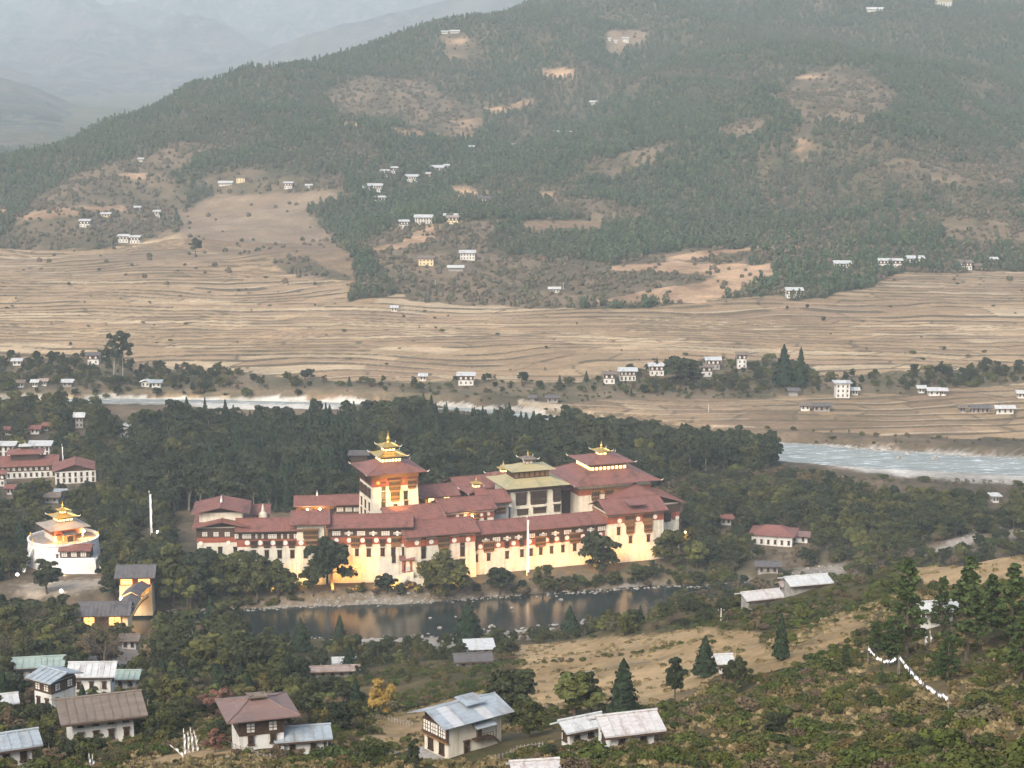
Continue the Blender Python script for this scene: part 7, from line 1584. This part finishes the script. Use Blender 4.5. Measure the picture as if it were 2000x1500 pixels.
# strings of prayer flags on the slope
def garland(P3, n, label, sag):
    a, b = Vector(P3[0]), Vector(P3[1]); t = thing('flag_string', label, 'prayer flags', tuple(a)); rel = b-a
    def pt(u): return rel*u-Vector((0, 0, sag*4*u*(1-u)))
    MB().tube([pt(i/24) for i in range(25)], .02, 4).build('cord', M_IRON, t); me = None; q = random.Random(5)
    for e_, nm in ((Vector((0,0,0)), 'pole'), (rel, 'pole')): MB().tube([e_-Vector((0,0,3.2)), e_+Vector((0,0,.2))], .05, 5).build(nm, M_BARKP, t)
    shapes = []
    for v in range(4):
        k = MB(); vs = []; w = rel.length/n*.36
        for i in range(4):
            for j in range(4): vs.append((-w+2*w*i/3, .07*math.sin(j*1.3+v)*j, -.52*j/3))
        k.add(vs, [(i*4+j, i*4+j+1, (i+1)*4+j+1, (i+1)*4+j) for i in range(3) for j in range(3)]); shapes.append(k.mesh('flag', M_CLOTH))
    for i in range(n):
        if q.random() < .06: continue
        p = pt((i+.5)/n); part('flag', shapes[i % 4], t, tuple(p), (q.uniform(-.25, .25), q.uniform(-.1, .1), math.atan2(rel.y, rel.x)+q.uniform(-.2, .2)))
def above(px, py, dz):
    p = hit(px, py); r = ray(px, py); 
    for k in range(6): z = gz(*p[:2])+dz; q = on_plane(px, py, z); p = np.array([q[0], q[1], z])
    return p
garland((above(1696, 1262, 4.5), above(1755, 1281, 4.5)), 16, 'shorter sagging string of white prayer flags at the foot of the pines', 1.5)
garland((above(1758, 1281, 4.5), above(1853, 1360, 3.2)), 34, 'longer string of white prayer flags curving down the bushy slope', 1.0)
# boulders
def rock_mesh(seed, r=1.0):
    import bmesh
    q = np.random.default_rng(seed); bm = bmesh.new(); bmesh.ops.create_icosphere(bm, subdivisions=2, radius=r)
    s = q.uniform(.7, 1.3, 3); ph = q.uniform(0, 6, 3)
    for v in bm.verts:
        f = 1+.18*math.sin(v.co.x*3+ph[0])+.16*math.sin(v.co.y*4+ph[1])+.12*math.sin(v.co.z*5+ph[2]); v.co = Vector((v.co.x*s[0]*f, v.co.y*s[1]*f, v.co.z*.62*f))
    me = bpy.data.meshes.new('rock'); bm.to_mesh(me); bm.free(); me.materials.append(M_ROCK); return me
M_ROCK = surf('river_rock', (.16,.145,.12), (.36,.33,.29), 1.2, .95, 5)
RK = [rock_mesh(i) for i in range(5)]
for i, (px, py, w, lab) in enumerate([(858,1227,10,'pale boulder in the shallows left of the lone cypress'),(960,1225,14,'pale boulder in the shallows right of the lone cypress'),(1000,1188,8,'small wet boulder in mid river, centre'),(738,1184,6,'small white stone at the far water edge'),(840,1207,6,'low stone breaking the water, centre left'),(1095,1172,9,'stone by the far water edge right of centre'),(890,1205,5,'tiny stone in the water above the lone cypress'),(1755,895,14,'dark boulder in the wide river rapids'),(1825,897,18,'largest boulder in the wide river rapids'),(1770,886,14,'flat boulder upstream in the wide river')]):
    p = on_plane(px, py, 0.0); c = p[1]*cp+CAMH*sp; r = w*c/F/2; o = bpy.data.objects.new('boulder', RK[i % 5]); COL.objects.link(o); o.location = (p[0], p[1], .05); o.scale = (r, r, r); o.rotation_euler = (0, 0, i*1.3); tag(o, lab, 'boulder')
# loose stones along the water lines: one mass
PR['rock'] = [('rock', m_, None) for m_ in RK]; NOMH['rock'] = 1.0; rp = []; rh = []
for L, Wd, dens, sz in ((RIV1[:11], RIV1W[:11], 1700, (.18, .75)), (RIV2[6:], RIV2W[6:], 500, (.3, 1.2))):
    i = rng.integers(0, len(L)-1, dens*3); t_ = rng.random(dens*3); p = L[i]*(1-t_)[:, None]+L[i+1]*t_[:, None]; w = Wd[i]*(1-t_)+Wd[i+1]*t_; d = L[i+1]-L[i]; nrm = np.stack([-d[:, 1], d[:, 0]], 1)/np.linalg.norm(d, axis=1)[:, None]
    s_ = np.where(rng.random(len(t_)) < .6, 1, -1); p = p+nrm*(s_*(w+rng.normal(size=len(t_))*1.6+.8))[:, None]; k = np.abs(p[:, 0]) < .32*p[:, 1]; p = p[k][:dens]
    z = np.maximum(height(p[:, 0], p[:, 1]), -.1); rp.append(np.column_stack([p, z])); rh += list(sz[0]+(sz[1]-sz[0])*rng.random(len(p))**3)
gx = jgrid(700, 900, 2.0); c_ = cover(gx[:, 0], gx[:, 1]); gx = gx[((c_ == 5) | (c_ == 11)) & (rng.random(len(gx)) < .5)]; rp.append(np.column_stack([gx, height(gx[:, 0], gx[:, 1])])); rh += list(.2+.9*rng.random(len(gx))**3)
rp = np.concatenate(rp); 
def pc2(kinds):
    c = bpy.data.collections.new('prototypes'); 
    for i, m_ in enumerate(RK): o = bpy.data.objects.new('r%d' % i, m_); c.objects.link(o)
    return c
PCOL['rock'] = (pc2(None), ['rock']*5); mass('river_stones', rp, ['rock']*len(rp), ['rock'], rh, 'loose pale stones along the river edges and gravel bars')
# cupolas on two village roofs
# a low wall and steps on the bank, little white urn by the steps
p = hit(793, 1146); t = thing('incense_burner', 'little white incense burner below the steps at the middle bastion', 'stupa', tuple(p)); MB().lathe([(1.0,-.5),(.9,1.2),(.5,1.8),(.3,2.6),(.05,3.4)], 10).build('body', M_WHITE, t); MB().lathe([(.3,0),(.02,.6)], 8).build('tip', M_PANEL, t, loc=(0,0,3.4))

# rail fences and dry stone walls
def fence(pix, label, n, h=1.2, name='fence'):
    P_ = [hit(*p) for p in pix]; t = thing(name, label, 'fence', tuple(P_[0])); o_ = Vector(P_[0]); pts = []
    for a, b in zip(P_[:-1], P_[1:]):
        for i in range(n): q = a+(b-a)*i/n; pts.append(Vector((q[0], q[1], gz(q[0], q[1])))-o_)
    pts.append(Vector(P_[-1])-o_)
    for p in pts: MB().box(p.x-.07, p.x+.07, p.y-.07, p.y+.07, p.z-.5, p.z+h).build('post', M_BARKP, t)
    for z in (.45, .95): MB().tube([p+Vector((0, 0, z)) for p in pts], .045, 4).build('rail', M_BARKP, t)
fence([(700,1408),(760,1412),(805,1420)], 'wooden rail fence across the tan field left of the big farmhouse', 8)
fence([(960,1492),(1010,1470),(1060,1462)], 'wooden rail fence right of the big farmhouse', 7)
fence([(420,1450),(470,1470),(540,1490)], 'wooden rail fence in front of the brown hip roofed farmhouse', 6)
def path(pix, wd, name, mat):
    P_ = np.array([hit(*p) for p in pix]); q = []
    for a, b in zip(P_[:-1], P_[1:]):
        for i in range(10): q.append(a+(b-a)*i/10)
    q.append(P_[-1]); q = np.array(q); T = np.gradient(q[:, :2], axis=0); T /= np.linalg.norm(T, axis=1)[:, None]; N_ = np.stack([-T[:, 1], T[:, 0]], 1); vs = []
    for p, n_ in zip(q, N_):
        for s_ in (-1, -.33, .33, 1): x, y = p[:2]+n_*wd*s_/2; vs.append((x, y, gz(x, y)+.12))
    m_ = MB().add(vs, [(i*4+k, (i+1)*4+k, (i+1)*4+k+1, i*4+k+1) for i in range(len(q)-1) for k in range(3)]); o = m_.build(name, mat); o['kind'] = 'structure'; return o
M_PATH = surf('path_dirt', (.24,.20,.15), (.36,.31,.25), 1.0, .95)
path([(690,1470),(750,1478),(820,1458),(850,1470)], 2.0, 'farm_path', M_PATH)
path([(1010,1345),(1100,1318),(1200,1302),(1300,1285)], 1.2, 'field_path', M_PATH)
path([(60,1400),(150,1412),(260,1436)], 2.2, 'village_path', M_PATH)
